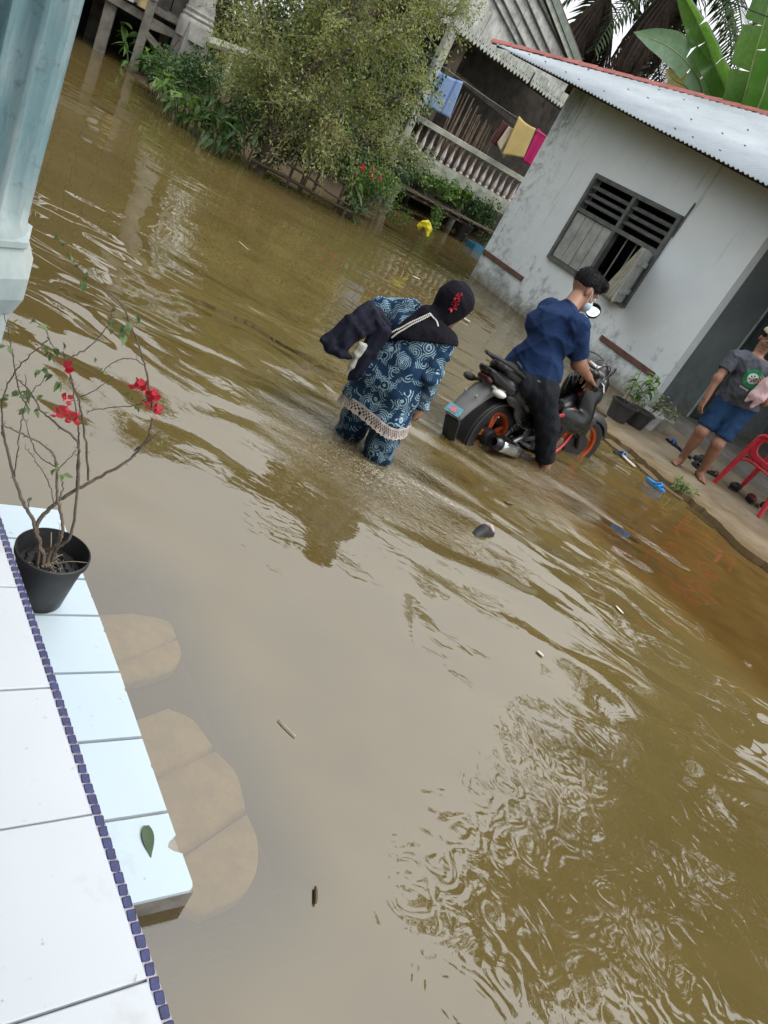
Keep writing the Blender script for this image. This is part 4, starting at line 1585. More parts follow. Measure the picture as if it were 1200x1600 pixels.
# ------------------------------------------------------------------ plants of the bank
def leafshape(L, W, fold=0.25, curl=0.35, n=5):
    mb = MB()
    rows = []
    for i in range(n):
        t = i / (n - 1)
        w = W * .5 * math.sin(math.pi * (0.08 + 0.92 * t) ** 0.75) if i < n - 1 else 0.001
        z = -curl * L * t * t
        x = L * t * (1 - .12 * t * curl)
        rows.append([V(x, -w, z + fold * w), V(x, 0, z), V(x, w, z + fold * w)])
    mb.grid(np.array(rows))
    return mb
def broad_plant(name, label, pos, hgt, nl, L, W, mat, spread=0.5, group=None, flowers=None, seed=1, wilt=0.3):
    """upright stems carrying separate leaves"""
    rr = random.Random(seed)
    t = thing(name, label, 'plant', pos, group)
    proto = None
    st = MB()
    ns = max(2, nl // 7)
    tops = []
    for k in range(ns):
        a = rr.uniform(0, 6.28)
        d = V(math.cos(a), math.sin(a), 0) * rr.uniform(.1, 1) * spread
        b = V(*pos) + d * .25
        m_ = V(*pos) + d * .6 + UP * hgt * rr.uniform(.4, .6)
        e = V(*pos) + d + UP * hgt * rr.uniform(.7, 1.0)
        pts = spline([b - UP * .15, m_, e], 4)
        st.tube(pts, list(np.linspace(.012, .005, len(pts))), 5)
        tops.append(pts)
    st.build('stem', simple(name + '_stem', (0.07, 0.09, 0.035, 1), .7), t, True)
    for k in range(nl):
        pts = tops[k % ns]
        p = pts[rr.randint(len(pts) // 3, len(pts) - 1)]
        k_ = rr.uniform(.7, 1.25)
        e = (rr.uniform(-.4, .4), rr.uniform(-.7, .45) + wilt, rr.uniform(0, 6.28))
        if proto is None:
            proto = leafshape(L, W).build('leaf', mat, t, True, True)
            proto.location, proto.rotation_euler, proto.scale = tuple(p - V(*pos)), e, (k_,) * 3
        else:
            share(proto, 'leaf', t, p - V(*pos), e, (k_,) * 3)
    if flowers:
        fp = None
        for k in range(flowers):
            pts = tops[k % ns]
            p = pts[-1] + V(rr.uniform(-.1, .1), rr.uniform(-.1, .1), rr.uniform(0, .12))
            if fp is None:
                mb = MB()
                v, f = leaf_quads(np.tile(V(0, 0, 0), (9, 1)) + RNG.normal(size=(9, 3)) * .012, 0.06, 0.05, None, 0.3)
                mb.add(v, f)
                fp = mb.build('flower', M_RED, t, False, True)
                fp.location = tuple(p - V(*pos))
            else:
                share(fp, 'flower', t, p - V(*pos), (rr.uniform(0, 6), rr.uniform(0, 6), 0))
    return t
def bushy(name, label, pos, r, n, L, W, mat, group=None, seed=1):
    """low plant whose leaves are too small to tell apart"""
    rr = random.Random(seed)
    t = thing(name, label, 'plant', pos, group)
    st = MB()
    cs, rs = [], []
    for k in range(9):
        d = V(rr.gauss(0, .5) * r[0], rr.gauss(0, .5) * r[1], rr.uniform(.25, .95) * r[2])
        st.tube([V(*pos) - UP * .1, V(*pos) + d * V(.5, .5, .6), V(*pos) + d], [.012, .008, .004], 5)
        cs.append(V(*pos) + d)
        rs.append([r[0] * .45, r[1] * .45, r[2] * .32])
    st.build('stem', M_BARKG, t, True)
    v, f = cloud(cs, rs, n, L, W)
    o = quick_mesh('foliage', v, f, mat, t)
    o['kind'] = 'stuff'
    return t
G_BANK = 'leafy plants along the flooded bank'
broad_plant('broad_leaf_plant', 'glossy broad leaved plant at the foot of the timber deck', (-8.0, 14.1, 0.1), 0.55, 42, 0.20, 0.13, L_MID, .45, G_BANK, None, 3)
broad_plant('broad_leaf_plant', 'dark leafy plant just right of the glossy one by the pedestal', (-7.3, 13.4, 0.02), 0.45, 38, 0.18, 0.10, L_DARK, .42, G_BANK, None, 4)
bushy('small_shrub', 'bright green ferny shrub in front of the grey pedestal', (-6.9, 13.85, 0.1), (.55, .4, .5), 1500, .06, .025, L_MID, G_BANK, 5)
bushy('small_shrub', 'dark shrub with fine leaves below the feathery crown', (-5.9, 12.4, 0.0), (.8, .6, .9), 4200, .05, .028, L_DARK, G_BANK, 6)
bushy('small_shrub', 'dull green shrub between the pedestal and the feathery bush', (-5.9, 13.4, 0.1), (.7, .6, 1.1), 3600, .05, .026, L_OLIVE, G_BANK, 7)
broad_plant('variegated_plant', 'pale edged leafy plant leaning over the water', (-5.9, 11.55, 0.02), 0.45, 40, 0.17, 0.06, L_PALE, .42, G_BANK, None, 8)
broad_plant('long_leaf_plant', 'bunch of long narrow green leaves by the water edge', (-5.2, 10.9, 0.02), 0.52, 48, 0.22, 0.055, L_MID, .5, G_BANK, None, 9)
broad_plant('long_leaf_plant', 'dark green narrow leaved plant next to the bush trunk', (-4.5, 10.45, 0.02), 0.58, 56, 0.22, 0.055, L_DARK, .45, G_BANK, None, 10)
broad_plant('long_leaf_plant', 'drooping narrow leaved plant behind the bank front row', (-4.75, 11.0, 0.1), 0.72, 46, 0.20, 0.055, L_DARK, .5, G_BANK, None, 11)
for k_, (x_, y_, lb_, mt_) in enumerate(((-7.6, 13.5, 'tallest of the glossy leaved plants nearest the timber deck', L_MID), (-6.6, 12.5, 'leaning leafy plant below the grey pedestal', L_DARK), (-6.1, 11.9, 'low bright green plant overhanging the water below the pedestal', L_MID),
                             (-5.5, 11.2, 'bright green narrow leaved plant between the pale edged plant and the trunk', L_MID), (-4.9, 10.65, 'spreading bright green plant lowest on the bank', L_MID), (-4.3, 10.25, 'dark narrow leaved clump at the water just left of the bamboo fence', L_DARK))):
    broad_plant('bank_plant', lb_, (x_, y_, .0), .50 + .06 * (k_ % 3), 46, .20, .07, mt_, .5, G_BANK, None, 40 + k_)
bushy('small_shrub', 'low dark undergrowth shrub round the bush trunk', (-4.2, 10.9, 0.0), (.5, .4, .8), 2600, .05, .03, L_DARK, G_BANK, 12)
broad_plant('red_flowered_plant', 'flowering plant with red bracts right of the bush trunk', (-3.45, 11.2, 0.1), 0.85, 40, 0.12, 0.06, L_DARK, .42, G_BANK, 9, 13)
broad_plant('red_flowered_plant', 'leafy plant with pinkish red flowers beside the bamboo rail', (-2.85, 11.6, 0.1), 0.55, 40, 0.14, 0.07, L_MID, .35, G_BANK, 6, 14)
bushy('small_shrub', 'fresh green moss-like shrub beneath the feathery crown', (-2.75, 12.3, 0.1), (.6, .5, .6), 2600, .045, .025, L_MID, G_BANK, 15)
broad_plant('spider_lily', 'tuft of dark strap leaves with white flowers standing in the water', (-2.65, 11.35, -0.05), 0.34, 46, 0.30, 0.035, L_DARK, .22, G_BANK, None, 16, -.5)

bushy('small_shrub', 'large dark shrub behind the feathery bush, towards the stilt house', (-4.6, 15.0, 0.2), (1.3, 1.0, 2.2), 7000, .09, .05, L_DARK, G_BANK, 17)
bushy('small_shrub', 'large olive shrub behind the feathery bush, towards the timber deck', (-6.9, 16.2, 0.2), (1.6, 1.0, 2.8), 8000, .09, .05, L_OLIVE, G_BANK, 18)
bushy('small_shrub', 'low dark shrub on the bank between the bush and the balustrade', (-3.4, 13.6, 0.1), (.9, .7, 1.0), 4000, .07, .04, L_DARK, G_BANK, 19)
# weathered bamboo rails standing in the water
M_BAMB = simple('wet_bamboo', (0.065, 0.048, 0.03, 1), 0.7, 0, 0.4, 8, 0.3, 40, 'World')
bf = thing('bamboo_fence', 'rickety bamboo rail fence standing in the flood water', 'fence', (-3.4, 11.2, 0))
def rail(a, b, r, nm):
    mb = MB()
    a, b = V(*a), V(*b)
    pts = [a, a + (b - a) * .33 + UP * .01, a + (b - a) * .66 - UP * .008, b]
    mb.tube(pts, [r, r * 1.05, r * .95, r * .9], 7)
    mb.build(nm, M_BAMB, bf, True)
rail((-3.95, 10.95, 0.46), (-2.85, 11.25, 0.40), .022, 'rail')
rail((-4.05, 10.62, 0.12), (-2.60, 11.28, 0.10), .026, 'rail')
rail((-3.6, 10.75, 0.30), (-2.7, 11.2, 0.18), .017, 'rail')
for (x, y, z0, z1, dx) in ((-3.18, 11.02, -0.42, 0.42, -.02), (-2.82, 11.2, -0.42, 0.42, -.03), (-2.68, 11.12, -0.42, 0.14, 0), (-3.98, 10.72, -0.42, 0.48, .05), (-3.5, 10.85, -.42, .28, -.03)):
    rail((x, y, z0), (x + dx, y, z1), .024, 'fence_post')

# low pole shelf with potted plants in front of the stilt house
sf = thing('pole_shelf', 'low shelf of poles standing in the water before the balustrade', 'shelf', S(-1.5, 1.0, 0))
for (a, b, r) in ((S(-3.0, 1.0, .42), S(0.5, 1.0, .36), .03), (S(-3.0, .6, .42), S(1.6, .6, .38), .03), (S(-3.0, .3, .42), S(1.6, .3, .38), .03)):
    mb = MB()
    mb.tube([a, (a + b) / 2 - UP * .015, b], r, 6)
    mb.build('pole', M_BAMB, sf, True)
for s_, dz in ((-2.35, -.06), (-1.42, -.2), (-0.3, .0), (0.6, .05), (1.5, 0)):
    mb = MB()
    mb.tube([S(s_ + dz, 1.0, -.45), S(s_, 1.0, .40)], .026, 6)
    mb.build('post', M_TIMBG, sf, True)
for k in range(14):
    mb = MB()
    mb.box(S(-2.8 + k * .32, .65, .455), (.13, .42, .012), SAX)
    mb.build('slat', M_TIMB, sf)
rc = thing('tree_stump', 'bundle of grey roots standing in the water under the shelf', 'stump', S(-1.6, 1.25, 0))
for k in range(11):
    mb = MB()
    a = S(-1.62 + random.uniform(-.16, .16), 1.25 + random.uniform(-.1, .1), .50)
    b = S(-1.75 + random.uniform(-.22, .22), 1.3 + random.uniform(-.15, .15), -.3)
    mb.tube([a, (a + b) / 2 + SA * random.uniform(-.05, .05), b], [.03, .025, .02], 6)
    mb.build('root', M_TIMBG, rc, True)
G_POT = 'potted plants by the balustrade'
bushy('silver_shrub', 'pale silvery shrub at the left end of the balustrade', S(-1.35, .75, .45), (.42, .42, .75), 2200, .07, .03, L_PALE, G_POT, 21)
broad_plant('round_leaf_plant', 'round leaved green plant hiding the balustrade base', S(0.25, .55, .42), 0.62, 60, 0.15, 0.12, L_MID, .5, G_POT, None, 22)
bushy('fern', 'light green ferny plant at the left of the round leaved one', S(-0.45, .6, .46), (.42, .35, .45), 1800, .06, .02, L_MID, G_POT, 23)
bushy('small_shrub', 'dark green shrub beside the white house corner', S(1.15, .35, .1), (.55, .35, .8), 2600, .07, .035, L_DARK, G_POT, 24)
broad_plant('round_leaf_plant', 'low pale green cabbage like plant at the water edge', S(1.35, 1.0, .02), 0.25, 26, 0.16, 0.13, L_PALE, .28, G_POT, None, 25)
bushy('moss_plant', 'yellow green mossy plant on a short post', S(-0.45, 1.25, .02), (.14, .14, .38), 500, .05, .03, L_MID, G_POT, 26)
# bucket, tray, log at the water's edge
bk = thing('bucket', 'black plastic bucket under the round leaved plant', 'bucket', S(0.55, .95, 0.05))
mb = MB()
mb.lathe(S(.55, .95, .05), [(.13, 0), (.165, .30), (.175, .31), (.175, .33), (.155, .33), (.12, .03)], 16)
mb.build('body', simple('black_plastic', (0.02, 0.02, 0.022, 1), .4), bk, 40)
mb = MB()
mb.tube([S(.38, .95, .36), S(.45, 1.05, .22), S(.55, 1.1, .18), S(.65, 1.05, .22), S(.72, .95, .36)], .006, 5)
mb.build('handle', simple('wire', (0.2, 0.2, 0.2, 1), .4, .7), bk)
ty = thing('blue_tray', 'blue plastic tray floating under the round leaved plant', 'tray', S(0.85, 1.35, 0.0))
mb = MB()
P_ = [(-.26, -.16), (.26, -.16), (.26, .16), (-.26, .16)]
for (s0, s1, o0, o1) in ((-.26, .26, -.16, -.14), (-.26, .26, .14, .16), (-.26, -.24, -.14, .14), (.24, .26, -.14, .14)):
    mb.box(S(.85 + (s0 + s1) / 2, 1.35 + (o0 + o1) / 2, .06), ((s1 - s0) / 2, (o1 - o0) / 2, .07), SAX)
mb.box(S(.85, 1.35, .0), (.239, .139, .012), SAX)
mb.build('tray_body', simple('blue_plastic', (0.03, 0.16, 0.26, 1), .4), ty)
lg = thing('driftwood', 'dead log lying at the water edge by the white house corner', 'log', S(1.6, 1.2, 0))
mb = MB()
mb.tube(spline([S(1.2, 1.3, .06), S(1.6, 1.2, .10), S(2.0, 1.0, .16)], 4), .06, 8)
mb.build('trunk', M_TIMBG, lg, True)
for e in (V(0, 0, .2), V(-.1, .1, .14)):
    mb = MB()
    mb.tube([S(1.6, 1.2, .12), S(1.62, 1.2, .12) + e], [.025, .012], 6)
    mb.build('branch', M_TIMBG, lg, True)

# ================================================================== TIMBER DECK AND PEDESTAL, FAR LEFT
dk = thing('timber_deck', 'old grey timber deck on posts at the far edge of the water', 'deck', (-8.6, 14.2, 0))
DV = nrm(V(0.55, 0.83, 0)); 
DR = nrm(V(0.87, 0.49, 0))               # across the view
DF = nrm(V(-0.49, 0.87, 0))              # away
def Dk(a, b, z):
    return V(-7.9, 13.95, 0) + DR * a + DF * b + UP * z
DAX = (DR, DF, UP)
for (a, b, w, z1) in ((-0.62, 0.2, .10, 1.05), (-0.02, -.05, .075, 1.15), (-1.6, .5, .1, 1.3), (0.35, 1.4, .09, 1.1), (-.9, 1.8, .1, 1.0)):
    mb = MB()
    mb.bbox(Dk(a, b, (z1 - .45) / 2), (w, w, (z1 + .45) / 2), DAX, .012)
    mb.build('post', M_TIMBG, dk)
mb = MB()
mb.lathe(Dk(-.02, -.05, 1.15), [(.09, 0), (.10, .03), (.07, .06), (.06, .12), (.03, .17)], 8)
mb.build('post_cap', M_TIMBG, dk, 40)
for (p, q, hgt, th_) in ((Dk(-1.7, .05, .90), Dk(1.2, .0, .82), .13, .04), (Dk(-.05, -.1, .68), Dk(.55, -.12, .42), .10, .035), (Dk(.0, -.08, .78), Dk(.62, .0, .86), .10, .035), (Dk(-1.7, .7, 1.15), Dk(1.0, .7, .98), .12, .04)):
    mb = MB()
    mb.bar(p, q, th_, hgt)
    mb.build('beam', M_TIMBG, dk)
for k in range(9):
    mb = MB()
    mb.bbox(Dk(-.4, .25 + k * .2, 1.0), (1.6, .09, .018), DAX, .005)
    mb.build('deck_board', M_TIMBG, dk)
for k in range(7):
    mb = MB()
    mb.bbox(Dk(-1.75 + k * .46, 2.1, 2.2), (.22, .015, 1.2), DAX, .005)
    mb.build('wall_board', M_TIMBG, dk)
mb = MB()
mb.box(Dk(-.4, 2.3, 1.5), (1.7, .05, 1.95), DAX)
mb.box(Dk(-2.2, 1.2, 1.2), (.05, 1.1, 1.7), DAX)
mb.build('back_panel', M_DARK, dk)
for (a, z, w, mm, nm, lb) in ((-0.38, .965, .09, simple('white_tin', (0.5, 0.5, 0.5, 1), .5), 'tin_can', 'whitish tin standing on the timber deck beam'), (-0.14, .965, .10, simple('ochre_tin', (0.42, 0.32, 0.15, 1), .6), 'tin_can', 'ochre tin standing on the timber deck beam')):
    t = thing(nm, lb, 'can', Dk(a, -.03, z), 'tins on the deck beam')
    mb = MB()
    mb.lathe(Dk(a, -.03, z), [(w * .9, 0), (w, .01), (w, .16), (w * .9, .17)], 12)
    mb.build('body', mm, t, 40)
    mb = MB()
    mb.lathe(Dk(a, -.03, z + .17), [(w * .92, 0), (w * .92, .015)], 12)
    mb.build('lid', mm, t, 40)
pd = thing('pedestal_column', 'grey concrete column on a square pedestal by the timber deck', 'column', (-7.15, 14.3, 0))
PB = V(-7.15, 14.15, 0)
PAX = (nrm(DR + DF * .35), nrm(DF - DR * .35), UP)
mb = MB()
mb.box(PB + UP * .36, (.27, .27, .80), PAX, .84)
mb.build('pedestal', simple('old_grey_concrete', (0.21, 0.205, 0.19, 1), .9, 0, .4, 4, .4, 30, 'World'), pd)
mb = MB()
mb.lathe(PB, [(.30, 0.9), (.31, 1.15), (.30, 1.20), (.27, 1.23), (.285, 1.27), (.25, 1.31), (.262, 1.36), (.235, 1.40), (.24, 1.46), (.21, 1.52), (.19, 1.6), (.18, 3.6)], 12)
mb.build('shaft', simple('pale_column', (0.33, 0.32, 0.295, 1), .9, 0, .4, 5, .4, 30, 'World'), pd, 40)
mb = MB()
mb.tube(spline([PB + V(.25, .0, 1.02), PB + V(.7, .35, 1.12), PB + V(1.15, .65, 1.22)], 4), [.09] * 4 + [.08] * 5, 8)
mb.tube(spline([PB + V(.6, .3, 1.1), PB + V(.68, .25, .8), PB + V(.62, .15, .3)], 4), .055, 8)
mb.build('pipe_stub', M_OLDC, pd, True)
rod = MB()
rod.tube([PB + V(-.22, -.34, .35), PB + V(-.02, -.38, .85)], .012, 5)
rod.build('rusty_rod', simple('rust', (0.16, 0.07, 0.05, 1), .9), pd)

# ================================================================== BANANAS, PALMS AND TALL TREES
L_BAN = leafmat('banana_leaf', [(0.07, 0.15, 0.04, 1), (0.11, 0.21, 0.06, 1), (0.16, 0.27, 0.08, 1)], 0.3, 0.5, 1.2)
L_BANP = leafmat('banana_leaf_pale', [(0.12, 0.22, 0.12, 1), (0.18, 0.28, 0.18, 1), (0.26, 0.36, 0.24, 1)], 0.38, 0.35, 1.2)
M_RIB = simple('banana_rib', (0.26, 0.34, 0.12, 1), .5)
def banana_leaf(parent, pts, width, side, mat, fold=(0.2, 0.2), tears=(), n=26):
    """blade on both sides of a curved midrib; side is a rough sideways direction"""
    c = spline(pts, max(4, n // (len(pts) - 1)))
    k = len(c)
    sides = []
    for sg in (-1, 1):
        rows = []
        for i, p in enumerate(c):
            t = i / (k - 1)
            d = nrm(c[min(k - 1, i + 1)] - c[max(0, i - 1)])
            s = nrm(np.asarray(side, float) - d * (np.asarray(side, float) @ d))
            nn = np.cross(d, s)
            w = width * .5 * min(1, (t / .12 + .02)) ** .6 * (1 - max(0, (t - .55) / .45) ** 2.2) + .003
            a = fold[0] if sg < 0 else fold[1]
            r = []
            for f in np.linspace(0, 1, 6):
                x = w * f
                r.append(p + s * sg * x * math.cos(a * (0.4 + f)) - nn * x * math.sin(a * (0.4 + f)) + nn * .012 * math.sin(t * 40 + sg) * f)
            rows.append(np.array(r))
        rows = np.array(rows)
        cuts = [j for (ss, j) in tears if ss == sg]
        segs, last = [], 0
        for j in sorted(cuts):
            segs.append(rows[last:j + 1])
            rows = rows.copy()
            last = j
        segs.append(rows[last:])
        for q, sgm in enumerate(segs):
            if len(sgm) < 2:
                continue
            sgm = sgm.copy()
            if q > 0:
                sgm[0, 1:] += (sgm[1, 1:] - sgm[0, 1:]) * np.linspace(.1, .7, 5)[:, None]
            if sg > 0:
                sgm = sgm[:, ::-1]
            sides.append(sgm)
    mb = MB()
    for sgm in sides:
        mb.grid(sgm)
    ob = mb.build('leaf', mat, parent, 'all')
    rb_ = MB()
    rb_.tube(c, list(np.linspace(.022, .005, k)), 6)
    rb_.build('midrib', M_RIB, ob, True)
    return ob
def DP(px, py, d):
    """world point at a horizontal distance along the sight line of the survey photograph"""
    x, y = (px - 600) / 1150.0, (py - 800) / 1150.0
    r = np.array(_right) * x + np.array(_down) * y + np.array(_fwd)
    return V(0, 0, 1.5) + r * (d / math.hypot(r[0], r[1]))
bp = thing('banana_plant', 'banana plant with one folded and one drooping leaf behind the white house roof', 'banana plant', (1.52, 14.9, 0), 'banana plants behind the white house')
mb = MB()
mb.tube([V(1.52, 15.0, -.3), V(1.53, 15.0, 1.5), V(1.5, 14.9, 3.6)], [.16, .13, .08], 10)
mb.build('trunk', simple('banana_stem', (0.14, 0.17, 0.07, 1), .6, 0, .4, 5, .2, 20, 'World'), bp, True)
vw = nrm(V(0.86, 0.2, 0.45))
banana_leaf(bp, [V(1.5, 14.9, 3.6), DP(1138, 165, 14.95), DP(1112, 90, 14.85), DP(1092, 40, 14.75), DP(1050, -40, 14.55)], 0.66, nrm(V(0.9, 0.25, .4)), L_BAN, (0.25, 1.15), ((-1, 7), (-1, 15), (1, 11), (1, 18)))
banana_leaf(bp, [V(1.48, 14.9, 3.6), DP(1098, 142, 14.95), DP(1075, 100, 14.75), DP(1040, 70, 14.55), DP(990, 50, 14.45)], 0.52, nrm(V(-.35, .1, .9)), L_BANP, (0.1, 0.25), ((1, 8), (1, 13), (-1, 11)))
banana_leaf(bp, [V(1.48, 14.95, 3.2), DP(1080, 150, 15.25), DP(1055, 125, 15.35), DP(1040, 108, 15.35)], 0.32, nrm(V(-.2, .3, .9)), leafmat('banana_yellowed', [(0.2, 0.17, 0.06, 1), (0.34, 0.27, 0.10, 1)], .6, .3, 2), (0.2, 0.3))
bp2 = thing('banana_plant', 'banana plant with tall upright blades at the right end of the roof', 'banana plant', (2.05, 14.6, 0), 'banana plants behind the white house')
mb = MB()
mb.tube([V(2.05, 14.6, -.3), V(2.04, 14.6, 1.5), V(2.0, 14.6, 3.6)], [.17, .14, .09], 10)
mb.build('trunk', simple('banana_stem_2', (0.14, 0.17, 0.07, 1), .6, 0, .4, 5, .2, 20, 'World'), bp2, True)
banana_leaf(bp2, [V(2.0, 14.6, 3.2), DP(1160, 160, 14.45), DP(1178, 90, 14.45), DP(1200, 10, 14.35), DP(1225, -120, 14.25)], 0.72, nrm(V(0.86, 0.2, 0.45)), L_BAN, (0.12, 0.18), ((-1, 10), (-1, 16), (1, 13)))
banana_leaf(bp2, [V(2.02, 14.6, 3.2), DP(1182, 172, 14.35), DP(1205, 105, 14.25), DP(1240, 30, 14.15)], 0.62, nrm(V(0.8, 0.3, 0.45)), leafmat('banana_fresh', [(0.06, 0.17, 0.02, 1), (0.10, 0.25, 0.035, 1)], .35, .4, 2), (0.15, 0.3))
banana_leaf(bp2, [V(2.05, 14.6, 3.2), V(2.9, 14.5, 4.6), V(3.8, 14.3, 5.2), V(4.7, 14.1, 5.0)], 0.6, nrm(V(0.1, 0.8, 0.2)), L_BAN, (0.3, 0.3), ((1, 9), (-1, 12), (1, 17)))
banana_leaf(bp2, [V(2.05, 14.6, 3.2), V(2.6, 15.5, 4.8), V(3.3, 16.2, 5.4), V(4.0, 16.8, 5.1)], 0.6, nrm(V(0.7, -0.6, 0.2)), L_BAN, (0.3, 0.3), ((1, 9), (-1, 12)))

def frond_mesh(L=3.2, leaf=0.62, n=46, droop=0.55, mat=None, dead=False, seed=0):
    """one coconut frond along +x, leaflets hanging on both sides"""
    rr = np.random.default_rng(seed)
    mb = MB()
    c = []
    for t in np.linspace(0, 1, 12):
        c.append(V(L * t * (1 - .10 * t), 0, L * (.22 * t - droop * t * t)))
    mb.tube(c, list(np.linspace(.035, .006, 12)), 5)
    ca = np.array(c)
    for sg in (-1, 1):
        for k in range(n):
            t = .10 + .9 * k / (n - 1)
            i = min(10, int(t * 11))
            f = t * 11 - i
            p = ca[i] + (ca[i + 1] - ca[i]) * f
            d = nrm(ca[i + 1] - ca[i])
            ll = leaf * (0.45 + .55 * math.sin(math.pi * min(1, t * .9 + .12))) * rr.uniform(.8, 1.12)
            dn = rr.uniform(.25, .6) if not dead else rr.uniform(.9, 1.8)
            q = nrm(d * rr.uniform(.45, .75) + V(0, sg, 0) * (1 if not dead else .35) + V(0, 0, -dn * .4))
            e1 = p + q * ll * .55
            e2 = e1 + nrm(q + V(0, 0, -dn)) * ll * .5
            w = .022 if not dead else .016
            s = nrm(np.cross(q, V(0, 0, 1) + d * .3)) * w
            mb.add([p - s * .5, p + s * .5, e1 + s, e1 - s, e2], [(0, 1, 2, 3), (3, 2, 4)])
    return mb
FR = [frond_mesh(seed=k, droop=.42 + .12 * k) for k in range(3)]
FD = frond_mesh(2.6, .5, 44, .35, None, True, 9)
fr_me = []
def palm(pos, hgt, lean, nf, nd, label, L=1.0, seed=0):
    rr = random.Random(seed)
    t = thing('coconut_palm', label, 'palm tree', pos, 'coconut palms behind the houses')
    base = V(*pos)
    top = base + V(lean[0], lean[1], hgt)
    mb = MB()
    pts = spline([base - UP * .4, base + V(lean[0] * .15, lean[1] * .15, hgt * .35), base + V(lean[0] * .5, lean[1] * .5, hgt * .7), top], 6)
    mb.tube(pts, [.17 - .07 * i / (len(pts) - 1) + .012 * (i % 2) for i in range(len(pts))], 10)
    mb.build('trunk', M_BARKG, t, True)
    for k in range(nf):
        a = k * 2.399 + rr.uniform(-.2, .2)
        el = 0.95 - 1.55 * (k / nf) + rr.uniform(-.1, .1)
        key = k % 3
        if len(fr_me) <= key:
            o = FR[key].build('frond', L_PALM, t, False, True)
            fr_me.append(o)
        else:
            o = share(fr_me[key], 'frond', t, (0, 0, 0))
        o.location = tuple(top - base)
        o.rotation_euler = (rr.uniform(-.2, .2), -el, a)
        o.scale = (L * rr.uniform(.9, 1.1),) * 3
    for k in range(nd):
        a = k * 2.1 + rr.uniform(-.3, .3)
        if len(fd_me) == 0:
            o = FD.build('dead_frond', L_DEAD, t, False, True)
            fd_me.append(o)
        else:
            o = share(fd_me[0], 'dead_frond', t, (0, 0, 0))
        o.location = tuple(top - base - UP * .1)
        o.rotation_euler = (rr.uniform(-.2, .2), rr.uniform(1.0, 1.45), a)
        o.scale = (L,) * 3
    return t
fd_me = []
palm((0.1, 21.8, 0.2), 7.3, (-.2, .1), 22, 30, 'coconut palm with a thick skirt of dead brown fronds behind the gable', 1.15, 1)
palm((-1.75, 22.9, 0.2), 6.3, (.05, .0), 7, 54, 'low coconut palm hung all round with dead brown fronds beside the barge board', 1.3, 7)
palm((2.9, 21.5, 0.3), 9.4, (-.9, .2), 22, 5, 'tall coconut palm standing beyond the banana leaves', 1.05, 2)
palm((8.6, 15.0, 0.3), 9.0, (-.1, -.4), 22, 6, 'tall coconut palm behind the right part of the white house', 1.1, 3)
palm((-3.5, 26.5, 0.3), 11.5, (.5, .2), 22, 5, 'tall coconut palm far behind the stilt house', 1.2, 4)

def tree(name, label, pos, crowns, trunk_h, n, L, W, mat, seed=1, tr=0.22):
    rr = random.Random(seed)
    t = thing(name, label, 'tree', pos, 'tall trees beyond the houses')
    b = V(*pos)
    top = b + UP * trunk_h
    mb = MB()
    limb(mb, b - UP * .3, top, tr, tr * .6, .04)
    mb.build('trunk', M_BARK, t, True)
    cs, rs = [], []
    for (x, y, z, r) in crowns:
        c = b + V(x, y, z)
        mb = MB()
        limb(mb, top, c, tr * .4, .03, .12)
        mb.build('limb', M_BARK, t, True)
        for k in range(10):
            d = nrm(V(rr.gauss(0, 1), rr.gauss(0, 1), rr.gauss(.2, .8))) * rr.uniform(.35, .95) * r
            cs.append(c + d)
            rs.append(r * rr.uniform(.28, .48))
    v, f = cloud(cs, rs, n, L, W, .5, .2)
    o = quick_mesh('crown', v, f, mat, t)
    o['kind'] = 'stuff'
    return t
tree('broadleaf_tree', 'tall dark broadleaf tree beyond the timber deck', (-15.5, 21, .2), [(0, 0, 7.5, 2.6), (2.0, .5, 6.5, 2.1), (-2.2, -.3, 7.0, 2.2), (.5, 1, 9.5, 2.0)], 4.5, 9000, .30, .16, L_TREE, 1)
tree('broadleaf_tree', 'spreading broadleaf tree between the deck and the stilt house', (-8.8, 23, .3), [(0, 0, 8.0, 2.7), (2.4, .5, 7.4, 2.3), (-2.4, 0, 8.6, 2.3), (.3, .6, 10.6, 1.9)], 4.5, 9000, .30, .16, L_TREE, 2)
tree('broadleaf_tree', 'broadleaf tree rising over the gable of the stilt house', (-4.2, 24, .3), [(0, 0, 9.5, 2.5), (1.9, .4, 8.6, 2.2), (-2.2, .2, 9.6, 2.2), (.4, .2, 12.4, 1.9)], 5.5, 9000, .30, .16, L_TREE, 3)
tree('broadleaf_tree', 'tall broadleaf tree behind the entrance of the white house', (7.9, 12.0, .3), [(0, 0, 10.0, 2.1), (1.8, -.8, 9.0, 1.9), (-1.7, .4, 11.0, 1.8), (.3, .3, 13.0, 1.7), (3.0, -1.5, 7.5, 1.8)], 6.0, 11000, .26, .14, L_TREE, 4)
tree('broadleaf_tree', 'dense low broadleaf tree beside the right end of the white house', (9.2, 9.6, .3), [(0, 0, 4.6, 2.0), (-1.6, 1.4, 5.6, 1.8), (1.8, -1.6, 4.8, 1.9), (.2, .3, 7.2, 1.9), (2.8, -3.0, 5.4, 1.8), (-2.6, 2.4, 4.4, 1.6)], 2.6, 12000, .24, .13, L_TREE, 8)
tree('broadleaf_tree', 'leafy tree beyond the right end of the white house', (13.0, 11.5, .3), [(0, 0, 8.0, 2.4), (-2.4, -.6, 6.8, 2.2), (2.4, -.5, 7.4, 2.2), (.3, .3, 10.2, 2.0)], 4.5, 8000, .28, .15, L_TREE, 5)
tree('broadleaf_tree', 'rounded broadleaf tree far left of the timber deck', (-24, 20, .3), [(0, 0, 7.5, 3.0), (2.5, .5, 6.5, 2.4), (-2.5, -.3, 7.0, 2.4), (.5, 1, 9.8, 2.2)], 4.5, 8000, .34, .18, L_TREE, 6)
